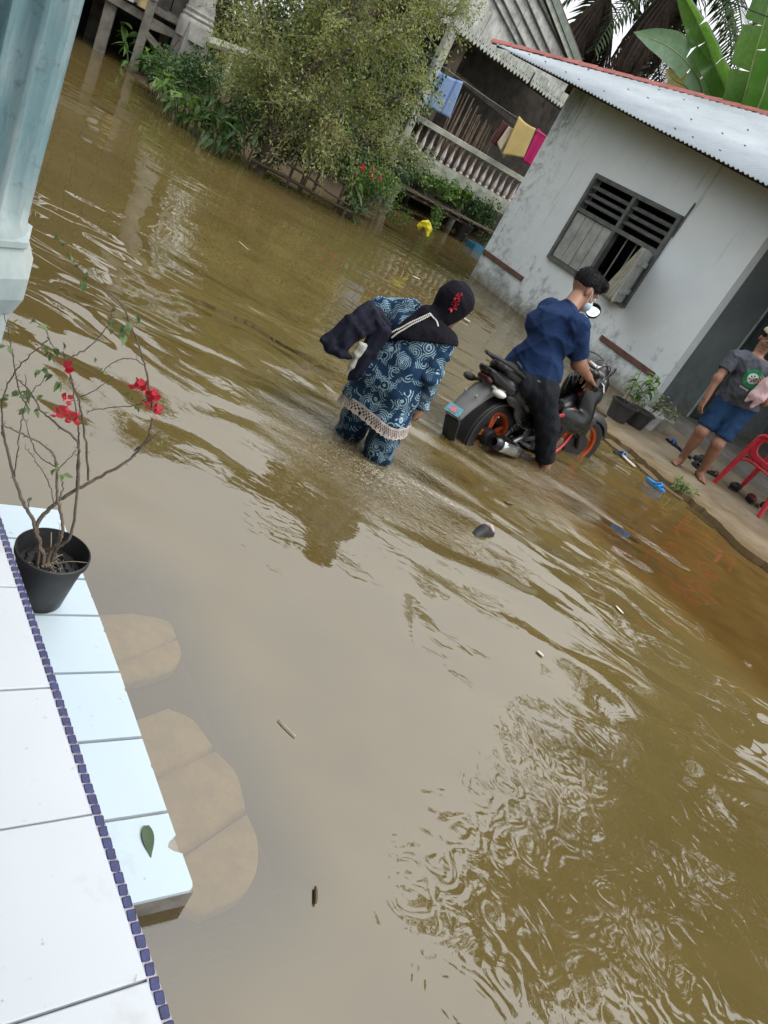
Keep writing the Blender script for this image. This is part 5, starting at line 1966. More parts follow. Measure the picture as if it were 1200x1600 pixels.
# overhead wire
mb = MB()
mb.tube([DP(1050, -45, 12), DP(1128, -2, 12), DP(1158, 10, 12), DP(1290, 62, 12)], .008, 5)
tag(mb.build('overhead_wire', M_DARK), 'thin dark wire crossing the sky between the banana leaves', 'wire')

# dark undergrowth closing the far bank
cs, rs = [], []
for k in range(46):
    a = -26 + k * 0.82
    cs.append(V(a + random.uniform(-.5, .5), 24.5 + random.uniform(-1, 1.5), random.uniform(.8, 2.2)))
    rs.append([1.2, 1.0, random.uniform(.9, 1.6)])
v, f = cloud(cs, rs, 16000, .22, .12, .5, .2)
o = quick_mesh('undergrowth', v, f, L_TREE)
tag(o, 'dark undergrowth along the far bank under the tall trees', 'undergrowth', None, 'stuff')
# ================================================================== PEOPLE
def skinmat(name, c):
    t = NT(name)
    vec = t.coords('World')
    n = t.noise(vec, 14, 5, .6)
    col = t.mix(n, shade(c, .78), shade(c, 1.15))
    col = t.mix(t.rng(t.noise(vec, 60, 3), .55, .75, 0, .25), col, (c[0] * 1.1, c[1] * .75, c[2] * .65, 1))
    p = t.principled(col, .5, 0, t.bump(t.noise(vec, 160, 3), .15, .002), .4)
    p.inputs['Subsurface Weight'].default_value = 0.12
    p.inputs['Subsurface Radius'].default_value = (.02, .008, .004)
    p.inputs['Subsurface Scale'].default_value = 0.3
    return t.finish(p)
M_SKIN = skinmat('brown_skin', (0.28, 0.145, 0.09, 1))
M_SKIN2 = skinmat('dark_brown_skin', (0.24, 0.12, 0.075, 1))
def hairmat():
    t = NT('black_hair')
    vec = t.coords('World')
    n = t.noise(vec, 130, 4, .7)
    c = t.mix(n, (0.004, 0.004, 0.005, 1), (0.016, 0.015, 0.015, 1))
    return t.finish(t.principled(c, .6, 0, t.bump(n, .6, .005), .15))
M_HAIR = hairmat()
M_EYE = simple('eye_white', (0.55, 0.53, 0.5, 1), .25)
M_LIP = simple('lips', (0.17, 0.065, 0.055, 1), .5)

def fabric(name, col, rough=.9, wr=14.0, strength=.6, extra=None):
    t = NT(name)
    vec = t.coords('World')
    n = t.noise(vec, 6, 4, .6)
    c = t.mix(n, shade(col, .78), shade(col, 1.18))
    if extra:
        c = extra(t, vec, c)
    f1 = t.noise(t.coords('World', (1, 1, .45), (.5, .3, .2)), wr, 3, .55, .8)
    f2 = t.noise(vec, 420, 2)
    b = t.bump(f1, strength, .035)
    b = t.bump(f2, .15, .001, b)
    return t.finish(t.principled(c, rough, 0, b, .15))

def wetline(t, vec, c):
    """cloth soaked dark just above the water line"""
    sp = t.new('ShaderNodeSeparateXYZ')
    t.link(vec, sp.inputs[0])
    nz = t.noise(vec, 22, 3)
    f = t.rng(t.math('ADD', sp.outputs['Z'], t.math('MULTIPLY', nz, -.10)), -.03, .05, .75, 0.0)
    return t.mix(f, c, t.mix(1.0, c, (.32, .30, .28, 1), 'MULTIPLY'))

def batik(name):
    """indigo cotton printed with broken concentric swirls"""
    t = NT(name)
    vec = t.coords('World')
    # small warp so that the print follows the cloth
    wn_ = t.new('ShaderNodeTexNoise')
    wn_.inputs['Scale'].default_value = 9
    t.link(vec, wn_.inputs['Vector'])
    wv = t.mix(.012, vec, wn_.outputs['Color'], 'ADD')
    def swirls(scale, off, k):
        sh = t.new('ShaderNodeVectorMath', operation='ADD')
        t.link(wv, sh.inputs[0])
        sh.inputs[1].default_value = off
        vo = t.new('ShaderNodeTexVoronoi')
        vo.inputs['Scale'].default_value = scale
        vo.inputs['Randomness'].default_value = .8
        t.link(sh.outputs[0], vo.inputs['Vector'])
        d = vo.outputs['Distance']
        ring = t.math('SINE', t.math('MULTIPLY', d, k))
        ln = t.rng(ring, .15, .65)
        # strokes broken into dashes, every swirl open on one side
        loc = t.new('ShaderNodeVectorMath', operation='SUBTRACT')
        t.link(sh.outputs[0], loc.inputs[0])
        t.link(vo.outputs['Position'], loc.inputs[1])
        rd = t.new('ShaderNodeVectorMath', operation='SUBTRACT')
        t.link(vo.outputs['Color'], rd.inputs[0])
        rd.inputs[1].default_value = (.5, .5, .5)
        opn = t.new('ShaderNodeVectorMath', operation='DOT_PRODUCT')
        t.link(loc.outputs[0], opn.inputs[0])
        t.link(rd.outputs[0], opn.inputs[1])
        ln = t.math('MULTIPLY', ln, t.rng(opn.outputs['Value'], -.0015, .0015))
        return t.math('MULTIPLY', ln, t.rng(d, .07, .12, 0, 1))
    lines = t.math('MAXIMUM', swirls(13.5, (0, 0, 0), 44.0), t.math('MULTIPLY', swirls(15.5, (3.3, 1.7, 5.1), 44.0), .8))
    dash = t.noise(wv, 150, 1)
    lines = t.math('MULTIPLY', lines, t.rng(dash, .30, .40))
    n = t.noise(vec, 5, 4)
    base = t.mix(n, (0.007, 0.022, 0.055, 1), (0.014, 0.050, 0.105, 1))
    stroke_col = t.mix(n, (0.26, 0.42, 0.52, 1), (0.42, 0.58, 0.64, 1))  # pale blue of the printed strokes
    c = t.mix(lines, base, stroke_col)
    c = wetline(t, vec, c)
    f1 = t.noise(t.coords('World', (1, 1, .4), (.4, .2, 0)), 15, 3, .55, .8)
    return t.finish(t.principled(c, .85, 0, t.bump(f1, .6, .02), .2))
M_BATIK = batik('indigo_batik')

def folds(amp, freq, seed, dirs=None, ridge=False):
    r = np.random.default_rng(seed)
    D = r.normal(size=(5, 3)) if dirs is None else np.asarray(dirs, float)
    D = D / np.linalg.norm(D, axis=1, keepdims=True)
    ph = r.uniform(0, 6, len(D))
    fr_ = freq * r.uniform(.7, 1.5, len(D))
    def f(P):
        o = 0
        for d, p, k in zip(D, ph, fr_):
            q = P @ d * k + p + 1.5 * np.sin(P @ np.roll(d, 1) * k * .45)
            o = o + (-1.6 * (1 - np.abs(np.sin(q * .5))) ** 1.8 if ridge else np.sin(q))
        return o * amp / len(D) * 1.6
    return f

def hand_prims(s, wrist, D, N, curl=.6, thumb=1, k=1.0):
    """open five fingered hand: D along the palm, N out of the palm, thumb=+1/-1 side"""
    D, N = nrm(D), np.asarray(N, float)
    N = nrm(N - D * (N @ D))
    Sd = np.cross(D, N) * thumb
    w = np.asarray(wrist, float)
    for o in (-.024, -.008, .008, .024):
        s.cap(w + D * .012 + Sd * o * .75 * k, w + D * .078 * k + Sd * o * k, .0145 * k, .0125 * k, .010)
    for i, (o, L) in enumerate(((-.029, .056), (-.0098, .072), (.0098, .078), (.029, .070))):
        a = w + D * .082 * k + Sd * o * k
        c1, c2, c3 = curl * .7, curl * 1.6, curl * 2.3
        b = a + (D * math.cos(c1) + N * math.sin(c1)) * L * .45 * k + Sd * o * .1
        c = b + (D * math.cos(c2) + N * math.sin(c2)) * L * .32 * k
        e = c + (D * math.cos(c3) + N * math.sin(c3)) * L * .25 * k
        s.chain([a, b, c, e], [.0088 * k, .0082 * k, .0078 * k, .0068 * k], .004)
    a = w + D * .022 * k + Sd * .026 * k
    b = a + nrm(D * .65 + Sd * .75 + N * .25) * .038 * k
    c = b + nrm(D * .9 + Sd * .25 + N * (.2 + curl * .4)) * .032 * k
    e = c + nrm(D * .9 - Sd * .05 + N * (.2 + curl * .6)) * .024 * k
    s.chain([a, b, c, e], [.0135 * k, .0105 * k, .0098 * k, .0078 * k], .006)

def head_prims(s, c, F, U, k=1.0):
    F = nrm(F)
    U = nrm(np.asarray(U) - F * (F @ np.asarray(U)))
    X = np.cross(F, U)
    ax = (X, F, U)
    c = np.asarray(c, float)
    q = lambda x, f, u: c + (X * x + F * f + U * u) * k
    s.ell(q(0, -.012, .028), (.073 * k, .092 * k, .086 * k), ax, .02)
    s.ell(q(0, .024, -.045), (.056 * k, .062 * k, .072 * k), ax, .03)
    s.ell(q(0, .064, -.088), (.024 * k, .022 * k, .02 * k), ax, .02)
    for sg in (-1, 1):
        s.cap(q(sg * .012, .080, .030), q(sg * .045, .066, .030), .010 * k, .009 * k, .012)   # brow
        s.ell(q(sg * .040, .058, -.022), (.02 * k, .018 * k, .02 * k), ax, .016)               # cheek
        s.sub(q(sg * .031, .090, .010), (.015 * k, .012 * k, .010 * k), ax, .010)              # eye socket
        s.ell(q(sg * .074, -.010, -.005), (.009 * k, .019 * k, .031 * k), ax, .006)            # ear
    s.cap(q(0, .080, .012), q(0, .103, -.022), .008 * k, .012 * k, .008)
    for sg in (-1, 1):
        s.ell(q(sg * .011, .092, -.028), (.008 * k, .008 * k, .007 * k), ax, .006)
    s.ell(q(0, .084, -.053), (.021 * k, .009 * k, .006 * k), ax, .006)
    s.ell(q(0, .082, -.063), (.017 * k, .009 * k, .006 * k), ax, .005)
    return q, ax

def face_bits(parent, q, ax, k=1.0, lips=True):
    for sg in (-1, 1):
        mb = MB()
        mb.ell(q(sg * .031, .074, .010), (.0115 * k, .0115 * k, .0105 * k), ax, 10, 7)
        e = mb.build('eye', M_EYE, parent, True)
        mb = MB()
        mb.ell(q(sg * .031, .0805, .009), (.0058 * k, .006 * k, .006 * k), ax, 8, 6)
        mb.build('iris', M_HAIR, e, True)
    if lips:
        mb = MB()
        mb.ell(q(0, .0875, -.054), (.019 * k, .007 * k, .0045 * k), ax, 10, 6)
        mb.ell(q(0, .0865, -.0625), (.016 * k, .007 * k, .005 * k), ax, 10, 6)
        mb.build('mouth', M_LIP, parent, True)

def foot_prims(s, ankle, D, k=1.0):
    a = np.asarray(ankle, float)
    D = nrm(V(D[0], D[1], 0))
    X = np.cross(D, UP)
    h = a - UP * .055
    s.cap(a, h - D * .035, .033 * k, .030 * k, .02)
    s.cap(h - D * .03, h + D * .09, .03 * k, .03 * k, .02)
    s.cap(h + D * .06 - UP * .004, h + D * .135 - UP * .01, .036 * k, .026 * k, .015)
    for i in range(5):
        o = (-.03 + .015 * i)
        t0 = h + D * (.135 - .006 * abs(i - 1)) + X * o - UP * .014
        s.cap(t0, t0 + D * (.035 - .004 * i) - UP * .003, .0095 * k if i else .013 * k, .008 * k if i else .011 * k, .004)

# ------------------------------------------------------------------ the woman wading, seen from behind
F_ = nrm(V(math.sin(R(28)), math.cos(R(28)), 0))
X_ = V(F_[1], -F_[0], 0)
WP = V(-0.315, 3.755, 0)
def W(r, f, z):
    return WP + X_ * r + F_ * f + UP * z
wm = thing('person', 'woman in blue swirl patterned tunic and black headscarf wading, seen from behind', 'person', WP - UP * .42)
hd = W(0.008, 0.165, 0.872)
body = SDF(.04)
body.cap(W(-.075, 0, .36), W(.075, 0, .36), .095)
body.cap(W(-.05, .02, .50), W(.05, .02, .50), .085)
body.cap(W(-.095, .07, .64), W(.055, .07, .64), .09)
body.cap(W(-.165, .09, .735), W(.115, .09, .72), .045)
body.cap(W(0, .01, .40), W(0, .06, .62), .095)
body.chain([W(-0.02, .095, .75), W(0, .14, .83)], [.05, .046])
q_, ax_ = head_prims(body, hd, F_ * .9 + X_ * .30 - UP * .25, UP + F_ * .25, .95)
for sg, dx in ((-1, -.02), (1, .065)):
    body.chain([W(sg * .08, 0, .33), W(sg * .09 + dx * .6, .035, .0), W(sg * .09 + dx, -.02, -.33)], [.082, .056, .035])
    foot_prims(body, W(sg * .09 + dx, -.02, -.34), F_)
RS, RE, RW = W(.122, .09, .715), W(.168, .045, .53), W(.165, .115, .365)
LS, LE, LW = W(-.178, .09, .735), W(-.285, .03, .655), W(-.20, .17, .60)
body.chain([RS, RE, RW], [.043, .036, .025])
body.chain([LS, LE, LW], [.043, .036, .025])
hr = SDF(.006)
hand_prims(hr, RW, nrm(V(0, 0, -1) + F_ * .25), -X_, .45, -1, .92)
hl_ = SDF(.006)
hand_prims(hl_, LW, nrm(F_ * .6 + X_ * .6 - UP * .2), -UP, .6, 1, .92)
wbody = merge_build('body', [(body, .008), (hr, .0042), (hl_, .0042)], M_SKIN, wm)
face_bits(wbody, q_, ax_, .95)
# trousers
tr_ = SDF(.03)
for sg, dx in ((-1, -.02), (1, .065)):
    tr_.chain([W(sg * .085, 0, .34), W(sg * .09 + dx * .6, .03, .02), W(sg * .09 + dx, -.02, -.28)], [.105, .082, .066], .01)
tr_.cap(W(-.06, 0, .36), W(.06, 0, .36), .10)
tr_.disp = folds(.006, 55, 3, [(0, 0, 1), (.4, .2, 1), (-.4, .3, 1), (0, .5, .8)])
tr_.cut(W(0, 0, -.30), (0, 0, -1))
tr_.cut(W(0, 0, .40), (0, 0, 1))
tr_.build('trousers', M_BATIK, wm, .007)
# tunic
HEMN = nrm(-UP + X_ * .06)
tun = SDF(.05)
tun.cap(W(-.100, .07, .64), W(.062, .07, .635), .105)
tun.cap(W(-.168, .09, .73), W(.118, .09, .712), .060, None, .04)
tun.cap(W(-.06, .02, .50), W(.06, .02, .50), .108)
tun.cap(W(0, .01, .40), W(0, .06, .62), .118)
tun.cap(W(-.075, -.01, .38), W(.075, 0, .38), .118)
tun.cap(W(-.088, -.01, .24), W(.095, 0, .24), .118)
tun.cap(W(-.09, -.01, .14), W(.10, 0, .14), .118)
tun.disp = folds(.0065, 38, 5, [(1, .3, .15), (.8, -.6, .2), (1, 0, .5), (.2, .4, .8)], True)
tun.cut(W(0, 0, .225), HEMN)
tun.cut(W(0.02, .11, .765), UP)
sl1 = SDF(.02)
sl1.chain([RS + X_ * -.02, RE, RW], [.066, .058, .050])
sl1.disp = folds(.007, 60, 6, [(0, 0, 1), (.3, .2, 1), (-.3, .5, 1)])
sl1.cut(RW - UP * .0, nrm(RW - RE))
sl2 = SDF(.02)
sl2.chain([LS + X_ * .02, LE + UP * .005, LW], [.070, .068, .055])
sl2.disp = folds(.007, 60, 7)
sl2.cut(LW, nrm(LW - LE))
merge_build('tunic', [(tun, .0075), (sl1, .0065), (sl2, .0065)], M_BATIK, wm)
# crocheted hem: a band of holes with a scalloped edge
lace = MB()
nseg = 78
ring_t, ring_b = [], []
def hem_at(a, z):
    x, y = math.cos(a), math.sin(a)
    return W(.005 + .211 * np.sign(x) * abs(x) ** .75, -.005 + .130 * np.sign(y) * abs(y) ** .9, z)
rws = 7
G_ = []
for i in range(rws):
    row = []
    for j in range(nseg * 2 + 1):
        a = 2 * np.pi * j / (nseg * 2)
        z = .240 - .0112 * i + .012 * math.sin(a * 3)
        if i == rws - 1:
            z += .007 * abs(math.sin(a * nseg / 4))
        p = hem_at(a, z)
        p = p + nrm(p - W(0, 0, z)) * (.002 * math.sin(a * 17) + .0016 * i) - HEMN * 0
        p = p + UP * (-.06 * ((p - WP) @ X_)) * -1
        row.append(p)
    G_.append(row)
G_ = np.array(G_)
vv = G_.reshape(-1, 3)
cN = nseg * 2 + 1
ff = []
for i in range(rws - 1):
    for j in range(cN - 1):
        if i in (1, 2, 3) and (j + i) % 2 == 0:
            continue
        if i == 4 and j % 4 == 1:
            continue
        a = i * cN + j
        ff.append((a, a + 1, a + cN + 1, a + cN))
lace.add(vv, ff)
o = lace.build('lace_hem', simple('pale_lace', (0.52, 0.44, 0.40, 1), .9, 0, .15, 30, .3, 200, 'World'), wm)
md = o.modifiers.new('thickness', 'SOLIDIFY')
md.thickness = .004
# headscarf: cap and a cape that falls to a point on the back
M_SCARF = fabric('black_scarf', (0.008, 0.007, 0.011, 1), .9, 18, .5)
Fh = ax_[1]
Uh = ax_[2]
cap_ = SDF(.03)
cap_.ell(hd - Fh * .005 + Uh * .028, (.090, .108, .098), ax_)
cap_.ell(hd - Fh * .012 - Uh * .04, (.075, .075, .08), ax_)
cap_.cap(hd - Uh * .06 - Fh * .02, W(-.015, .085, .765), .050, .070, .025)
cap_.sub(hd + Fh * .125 - Uh * .03, (.055, .075, .075), ax_, .015)
cap_.disp = folds(.003, 60, 11)
cape = SDF(.05)
cape.cap(W(-.105, .07, .64), W(.06, .07, .635), .132)
cape.cap(W(-.16, .088, .715), W(.115, .088, .705), .074, None, .05)
cape.cap(W(-.03, .08, .77), W(-.01, .10, .79), .066, .052, .04)
cape.cap(W(-.07, .04, .55), W(.03, .04, .55), .132)
cape.disp = folds(.006, 45, 12)
cape.cut(W(-.095, -.1, .60), -X_ + UP * .18 + F_ * -.1)
cape.cut(W(-.095, -.1, .59), nrm(-UP + X_ * .50))
cape.cut(W(0, .15, .6), F_)
merge_build('headscarf', [(cap_, .006), (cape, .007)], M_SCARF, wm)
# pearl strings along the scarf edge, red blossom on the crown
pe = MB()
pe.ell((0, 0, 0), (.0048, .0048, .0048), None, 8, 6)
pr = None
M_PEARL = simple('pearl', (0.72, 0.70, 0.64, 1), .25, 0, .1)
def surf(sdf, p, d):
    """walk from p along d until the surface is reached"""
    p = np.asarray(p, float)
    for _ in range(60):
        v = float(sdf(p[None])[0])
        if abs(v) < 5e-4:
            break
        p = p + d * v * .8
    return p
for sidx, (a, b) in enumerate(((W(.0, -.2, .80), W(-.082, -.2, .625)), (W(.008, -.2, .795), W(-.062, -.2, .615)), (W(.005, -.2, .80), W(.075, -.2, .775)))):
    n_ = (26, 26, 10)[sidx]
    for i in range(n_):
        t = i / (n_ - 1)
        p = a + (b - a) * t
        sd = lambda P: np.minimum(cape(P), cap_(P))
        p = surf(sd, p, F_)
        p = p - F_ * .004
        if pr is None:
            pr = pe.build('pearl', M_PEARL, wm, True, True)
            pr.location = tuple(p - wloc(wm))
        else:
            share(pr, 'pearl', wm, p - wloc(wm))
for i in range(7):
    t = i / 6
    p = surf(cap_, hd + X_ * (.052 + .006 * math.sin(i)) - F_ * .2 + UP * (.005 + .075 * t), F_) - F_ * .004
    mb = MB()
    v, f = leaf_quads(np.tile(p, (7, 1)) + RNG.normal(size=(7, 3)) * .005, .018, .014, None, .3)
    mb.add(v, f)
    mb.build('red_blossom', M_RED, wm)
# the dark jacket hanging over her left forearm
M_JACK = fabric('dark_navy_jacket', (0.010, 0.011, 0.022, 1), .7, 14, .28)
jk = thing('jacket', 'dark jacket with a pale lining draped over the left arm of the wading woman', 'jacket', V(-0.57, 3.7, .5))
def drape(pa, pb, qa, qb, r0, r1, sag, n=7):
    """thin hanging panel: upper edge pa-pb, lower edge qa-qb"""
    d = SDF(.014)
    for i in range(n):
        t = i / (n - 1)
        a, b = V(*pa) * (1 - t) + V(*pb) * t, V(*qa) * (1 - t) + V(*qb) * t
        m_ = (a + b) / 2 + UP * sag + V(0, -.014, 0) * math.sin(i * 2.1)
        d.chain([a, m_, b + V(0, .012, 0) * math.sin(i * 1.7)], [r0, (r0 + r1) / 2 + .004 * math.sin(i * 2.9), r1])
    return d
j1 = drape(DP(578, 474, 3.75), DP(598, 508, 3.70), DP(505, 530, 3.64), DP(530, 552, 3.64), .016, .014, .020)
j1.chain([DP(580, 478, 3.76), DP(592, 492, 3.77), DP(604, 508, 3.78)], [.024, .028, .024])
j1.chain([DP(507, 532, 3.64), DP(513, 544, 3.64), DP(533, 553, 3.64), DP(548, 558, 3.65)], [.020, .024, .022, .012])
j1.disp = folds(.0035, 70, 21, [(.8, .3, .35), (.5, .9, .2), (1, -.3, .3)])
j2 = drape(DP(588, 502, 3.71), DP(606, 520, 3.70), DP(546, 592, 3.66), DP(566, 586, 3.66), .020, .011, .0)
j2.disp = folds(.0035, 70, 22, [(1, .6, .1), (.8, -.5, .05), (.3, 1, .1)])
merge_build('shell', [(j1, .007), (j2, .0065)], M_JACK, jk)
j3 = SDF(.012)
j3.chain([DP(570, 540, 3.66), DP(558, 555, 3.65), DP(549, 572, 3.65), DP(541, 585, 3.65)], [.012, .016, .012, .006])
j3.chain([DP(563, 538, 3.65), DP(552, 552, 3.65)], [.012, .008])
j3.disp = folds(.004, 70, 23)
j3.build('lining', fabric('pale_lining', (0.42, 0.42, 0.38, 1), .9), jk, .005)

# ------------------------------------------------------------------ the man astride the motorcycle
BO = V(0.428, 5.05, -0.205)
BF = nrm(V(0.75, 1.07, 0))
BL = V(-BF[1], BF[0], 0)
LEAN = 0.12
def B0(x, y, z):
    return BO + BF * x + BL * y + UP * z
def Bk(x, y, z):
    return B0(x, y + z * LEAN, z * .993)
mn = thing('person', 'man in navy t-shirt and rolled black jeans astride the motorcycle, head bowed', 'person', B0(0, 0, 0))
Fm = nrm(BF * .78 - BL * .52 - UP * .42)
hm = B0(.225, .170, 1.365)
mb_ = SDF(.04)
hipL, hipR = B0(.0, .15, .70), B0(.02, -.085, .70)
mb_.cap(hipL, hipR, .105)
mb_.cap(B0(0.0, .115, .84), B0(.03, -.02, .83), .085)
mb_.cap(B0(.02, .19, 1.05), B0(.045, .005, 1.05), .085)
LSh, RSh = B0(.13, .265, 1.155), B0(.035, -.045, 1.17)
mb_.cap(LSh, RSh, .058)
mb_.cap(B0(0, .05, .80), B0(.04, .10, 1.08), .085)
mb_.chain([B0(.07, .11, 1.19), B0(.165, .155, 1.30)], [.062, .055])
qm, axm = head_prims(mb_, hm, Fm, UP + BF * .3, 1.10)
REl, RWr = B0(.185, -.115, .965), B0(.435, -.115, .885)
LEl, LWr = B0(.38, .40, .97), B0(.61, .37, .875)
mb_.chain([RSh, REl, RWr], [.052, .040, .029])
mb_.cap(REl, REl + (RWr - REl) * .35, .041, .038)
mb_.chain([LSh, LEl, LWr], [.050, .040, .029])
RK, RA = B0(.185, -.180, .50), B0(.475, -.255, .085)
LK, LA = B0(.27, .30, .47), B0(.40, .33, .085)
mb_.chain([hipR, RK, RA], [.085, .058, .036])
mb_.cap(RK + (RA - RK) * .2, RK + (RA - RK) * .5, .05, .045)
mb_.chain([hipL, LK, LA], [.085, .058, .036])
foot_prims(mb_, RA, BF - BL * .25)
foot_prims(mb_, LA, BF)
hr = SDF(.006)
hand_prims(hr, RWr, nrm(BF * .9 - UP * .35 + BL * .05), nrm(-UP * .9 - BF * .3), .95, 1, 1.08)
hl_ = SDF(.006)
hand_prims(hl_, LWr, nrm(BF * .9 - UP * .3), nrm(-UP * .9 - BF * .3), .95, -1, 1.08)
mbody = merge_build('body', [(mb_, .008), (hr, .0042), (hl_, .0042)], M_SKIN, mn)
face_bits(mbody, qm, axm, 1.10, False)
hs_ = SDF(.02)
hs_.ell(hm + (-axm[1] * .022 + axm[2] * .045) * 1.1, (.089, .105, .091), axm)
hs_.ell(hm + axm[2] * .108 + axm[1] * .038, (.071, .065, .038), axm)
hs_.sub(hm + axm[1] * .113 - axm[2] * .01, (.13, .075, .073), axm, .012)
hs_.sub(hm - axm[2] * .108 - axm[1] * .01, (.13, .14, .09), axm, .015)
for sg in (-1, 1):
    hs_.sub(hm + axm[0] * sg * .092 - axm[1] * .008 - axm[2] * .012, (.037, .036, .048), axm, .01)
def hair_tufts(obj, ax, n=2600, L=.017, seed=1, base=None):
    """short locks standing off a hair cap"""
    r = np.random.default_rng(seed)
    me = obj.data
    co = np.zeros(len(me.vertices) * 3, np.float32)
    no = np.zeros(len(me.vertices) * 3, np.float32)
    me.vertices.foreach_get('co', co)
    me.vertices.foreach_get('normal', no)
    co, no = co.reshape(-1, 3) + wloc(obj), no.reshape(-1, 3)
    ix = r.choice(len(co), n)
    P, N = co[ix], no[ix]
    flow = ax[1] * .55 + ax[2] * .25 + r.normal(size=(n, 3)) * .45
    d = N * .8 + flow
    d /= np.linalg.norm(d, axis=1, keepdims=True)
    s_ = np.cross(d, N + r.normal(size=(n, 3)) * .3)
    s_ /= np.maximum(1e-6, np.linalg.norm(s_, axis=1, keepdims=True))
    k = r.uniform(.6, 1.2, (n, 1)) * L
    w = .0022
    v = np.stack([P - s_ * w, P + s_ * w, P + d * k * .6 + s_ * w * .6, P + d * k + N * -.003], 1).reshape(-1, 3)
    o = quick_mesh('hair_locks', v, np.arange(4 * n).reshape(n, 4), M_HAIR, obj)
    o['kind'] = 'stuff'
hair_tufts(hs_.build('hair', M_HAIR, mn, .0045), axm)
msk = SDF(.02)
msk.ell(hm + axm[1] * .071 - axm[2] * .048, (.065, .056, .054), axm)
msk.sub(hm + axm[1] * .0 - axm[2] * .043, (.065, .095, .081), axm, .004)
mo = msk.build('face_mask', simple('pale_blue_mask', (0.45, 0.58, 0.64, 1), .9), mn, .0045)
st_ = MB()
for sg in (-1, 1):
    a = hm + axm[0] * sg * .069 + axm[1] * .054 - axm[2] * .02
    b = hm + axm[0] * sg * .091 + axm[1] * .0 + axm[2] * .017
    c = hm + axm[0] * sg * .067 + axm[1] * .054 - axm[2] * .075
    st_.tube([a, (a + b) / 2 + axm[0] * sg * .006, b], .0018, 5)
    st_.tube([c, (c + b) / 2 + axm[0] * sg * .008, b], .0018, 5)
st_.build('strap', simple('mask_strap', (0.75, 0.76, 0.78, 1), .8), mo)
M_NAVY = fabric('navy_cotton', (0.013, 0.030, 0.085, 1), .9, 7, .7)
sh1 = SDF(.05)
sh1.cap(B0(-.02, .125, .74), B0(.01, -.02, .74), .118)
sh1.cap(B0(0.0, .115, .84), B0(.03, -.02, .83), .114)
sh1.cap(B0(.02, .19, 1.05), B0(.045, .005, 1.05), .106)
sh1.cap(LSh, RSh, .076, None, .05)
sh1.cap(B0(-.01, .05, .76), B0(.035, .10, 1.08), .110)
sh1.cap(B0(-.01, .05, .90), B0(.035, .10, 1.10), .108)
sh1.cap(B0(.07, .11, 1.16), B0(.11, .115, 1.235), .082, .068, .03)
sh1.disp = folds(.011, 40, 41, [(.3, .2, 1), (.6, -.4, .6), (-.5, .3, .8), (.7, .2, -.6)], True)
sh1.cut(B0(0, .05, .725), nrm(-UP + BF * .28))
sh1.cut(B0(.115, .115, 1.235), nrm(UP + BF * .75))
s2 = SDF(.03)
e_ = RSh + (REl - RSh) * .80
s2.chain([RSh - nrm(REl - RSh) * .01, e_], [.080, .073])
s2.disp = folds(.006, 50, 42)
s2.cut(e_, nrm(REl - RSh))
s3 = SDF(.03)
e_ = LSh + (LEl - LSh) * .72
s3.chain([LSh, e_], [.078, .072])
s3.cut(e_, nrm(LEl - LSh))
merge_build('t_shirt', [(sh1, .0075), (s2, .0065), (s3, .0065)], M_NAVY, mn)
M_JEAN = fabric('black_denim', (0.012, 0.014, 0.018, 1), .85, 26, .35)
jn = SDF(.03)
jn.cap(hipL, hipR, .122)
jn.cap(B0(-.02, .12, .78), B0(.0, -.03, .78), .112)
jn.cap(B0(-.07, .10, .70), B0(-.08, .0, .70), .10)
jn.chain([hipR, RK, RK + (RA - RK) * .60], [.104, .084, .068])
jn.chain([hipL, LK, LK + (LA - LK) * .60], [.104, .082, .066])
jn.disp = folds(.0035, 60, 51, [(.2, .2, 1), (.5, -.3, 1), (-.4, .3, 1), (.8, .3, .4)])
jn.cut(RK + (RA - RK) * .585, nrm(RA - RK))
jn.cut(B0(0, 0, .815), UP)
jn.build('jeans', M_JEAN, mn, .0075)
cf = MB()
for K_, A_ in ((RK, RA), (LK, LA)):
    d = nrm(A_ - K_)
    c = K_ + (A_ - K_) * .54
    cf.lathe(c, [(.066, -.03), (.072, -.026), (.072, .022), (.066, .026)], 18, d)
cf.build('rolled_cuff', M_JEAN, mn, 60)
bl = MB()
cR = [B0(0.0 + .135 * math.cos(a) * 1.0, .048 + .185 * math.sin(a), .762 + .014 * math.sin(a * 3) - .02 * math.cos(a)) for a in np.linspace(2.6, 6.0, 22)]
bl.tube(cR, .011, 6)
bl.build('belt', simple('grey_belt', (0.08, 0.085, 0.09, 1), .6), mn)

# ------------------------------------------------------------------ the man at the house entrance
F3 = nrm(V(-.30, -.95, 0))
X3 = np.cross(F3, UP)                      # his right
P3 = V(2.40, 7.50, .055)
def M3(r, f, z):
    return P3 + X3 * r + F3 * f + UP * z
m3 = thing('person', 'barefoot man in grey t-shirt and blue denim shorts standing by the house entrance', 'person', P3)
M_LEAN = V(-.10, 0, 0)
h3 = V(2.29, 7.56, 1.44)
b3 = SDF(.035)
b3.cap(M3(-.08, 0, .80), M3(.08, 0, .80), .10)
b3.cap(M3(-.055, 0, .92) + M_LEAN * .3, M3(.055, 0, .92) + M_LEAN * .3, .10)
b3.cap(M3(-.085, 0, 1.12) + M_LEAN * .7, M3(.085, 0, 1.12) + M_LEAN * .7, .105)
L3, R3 = V(2.45, 7.49, 1.235), V(2.125, 7.50, 1.185)
b3.cap(L3, R3, .052)
b3.cap(M3(0, .03, .9), M3(0, .02, 1.1) + M_LEAN * .7, .115)
b3.chain([V(2.29, 7.52, 1.24), h3 - UP * .08], [.056, .05])
q3, ax3 = head_prims(b3, h3, nrm(F3 + UP * -.15 + V(.35, 0, 0)), UP, 1.0)
R3E, R3W = V(2.085, 7.42, .95), V(2.10, 7.37, .745)
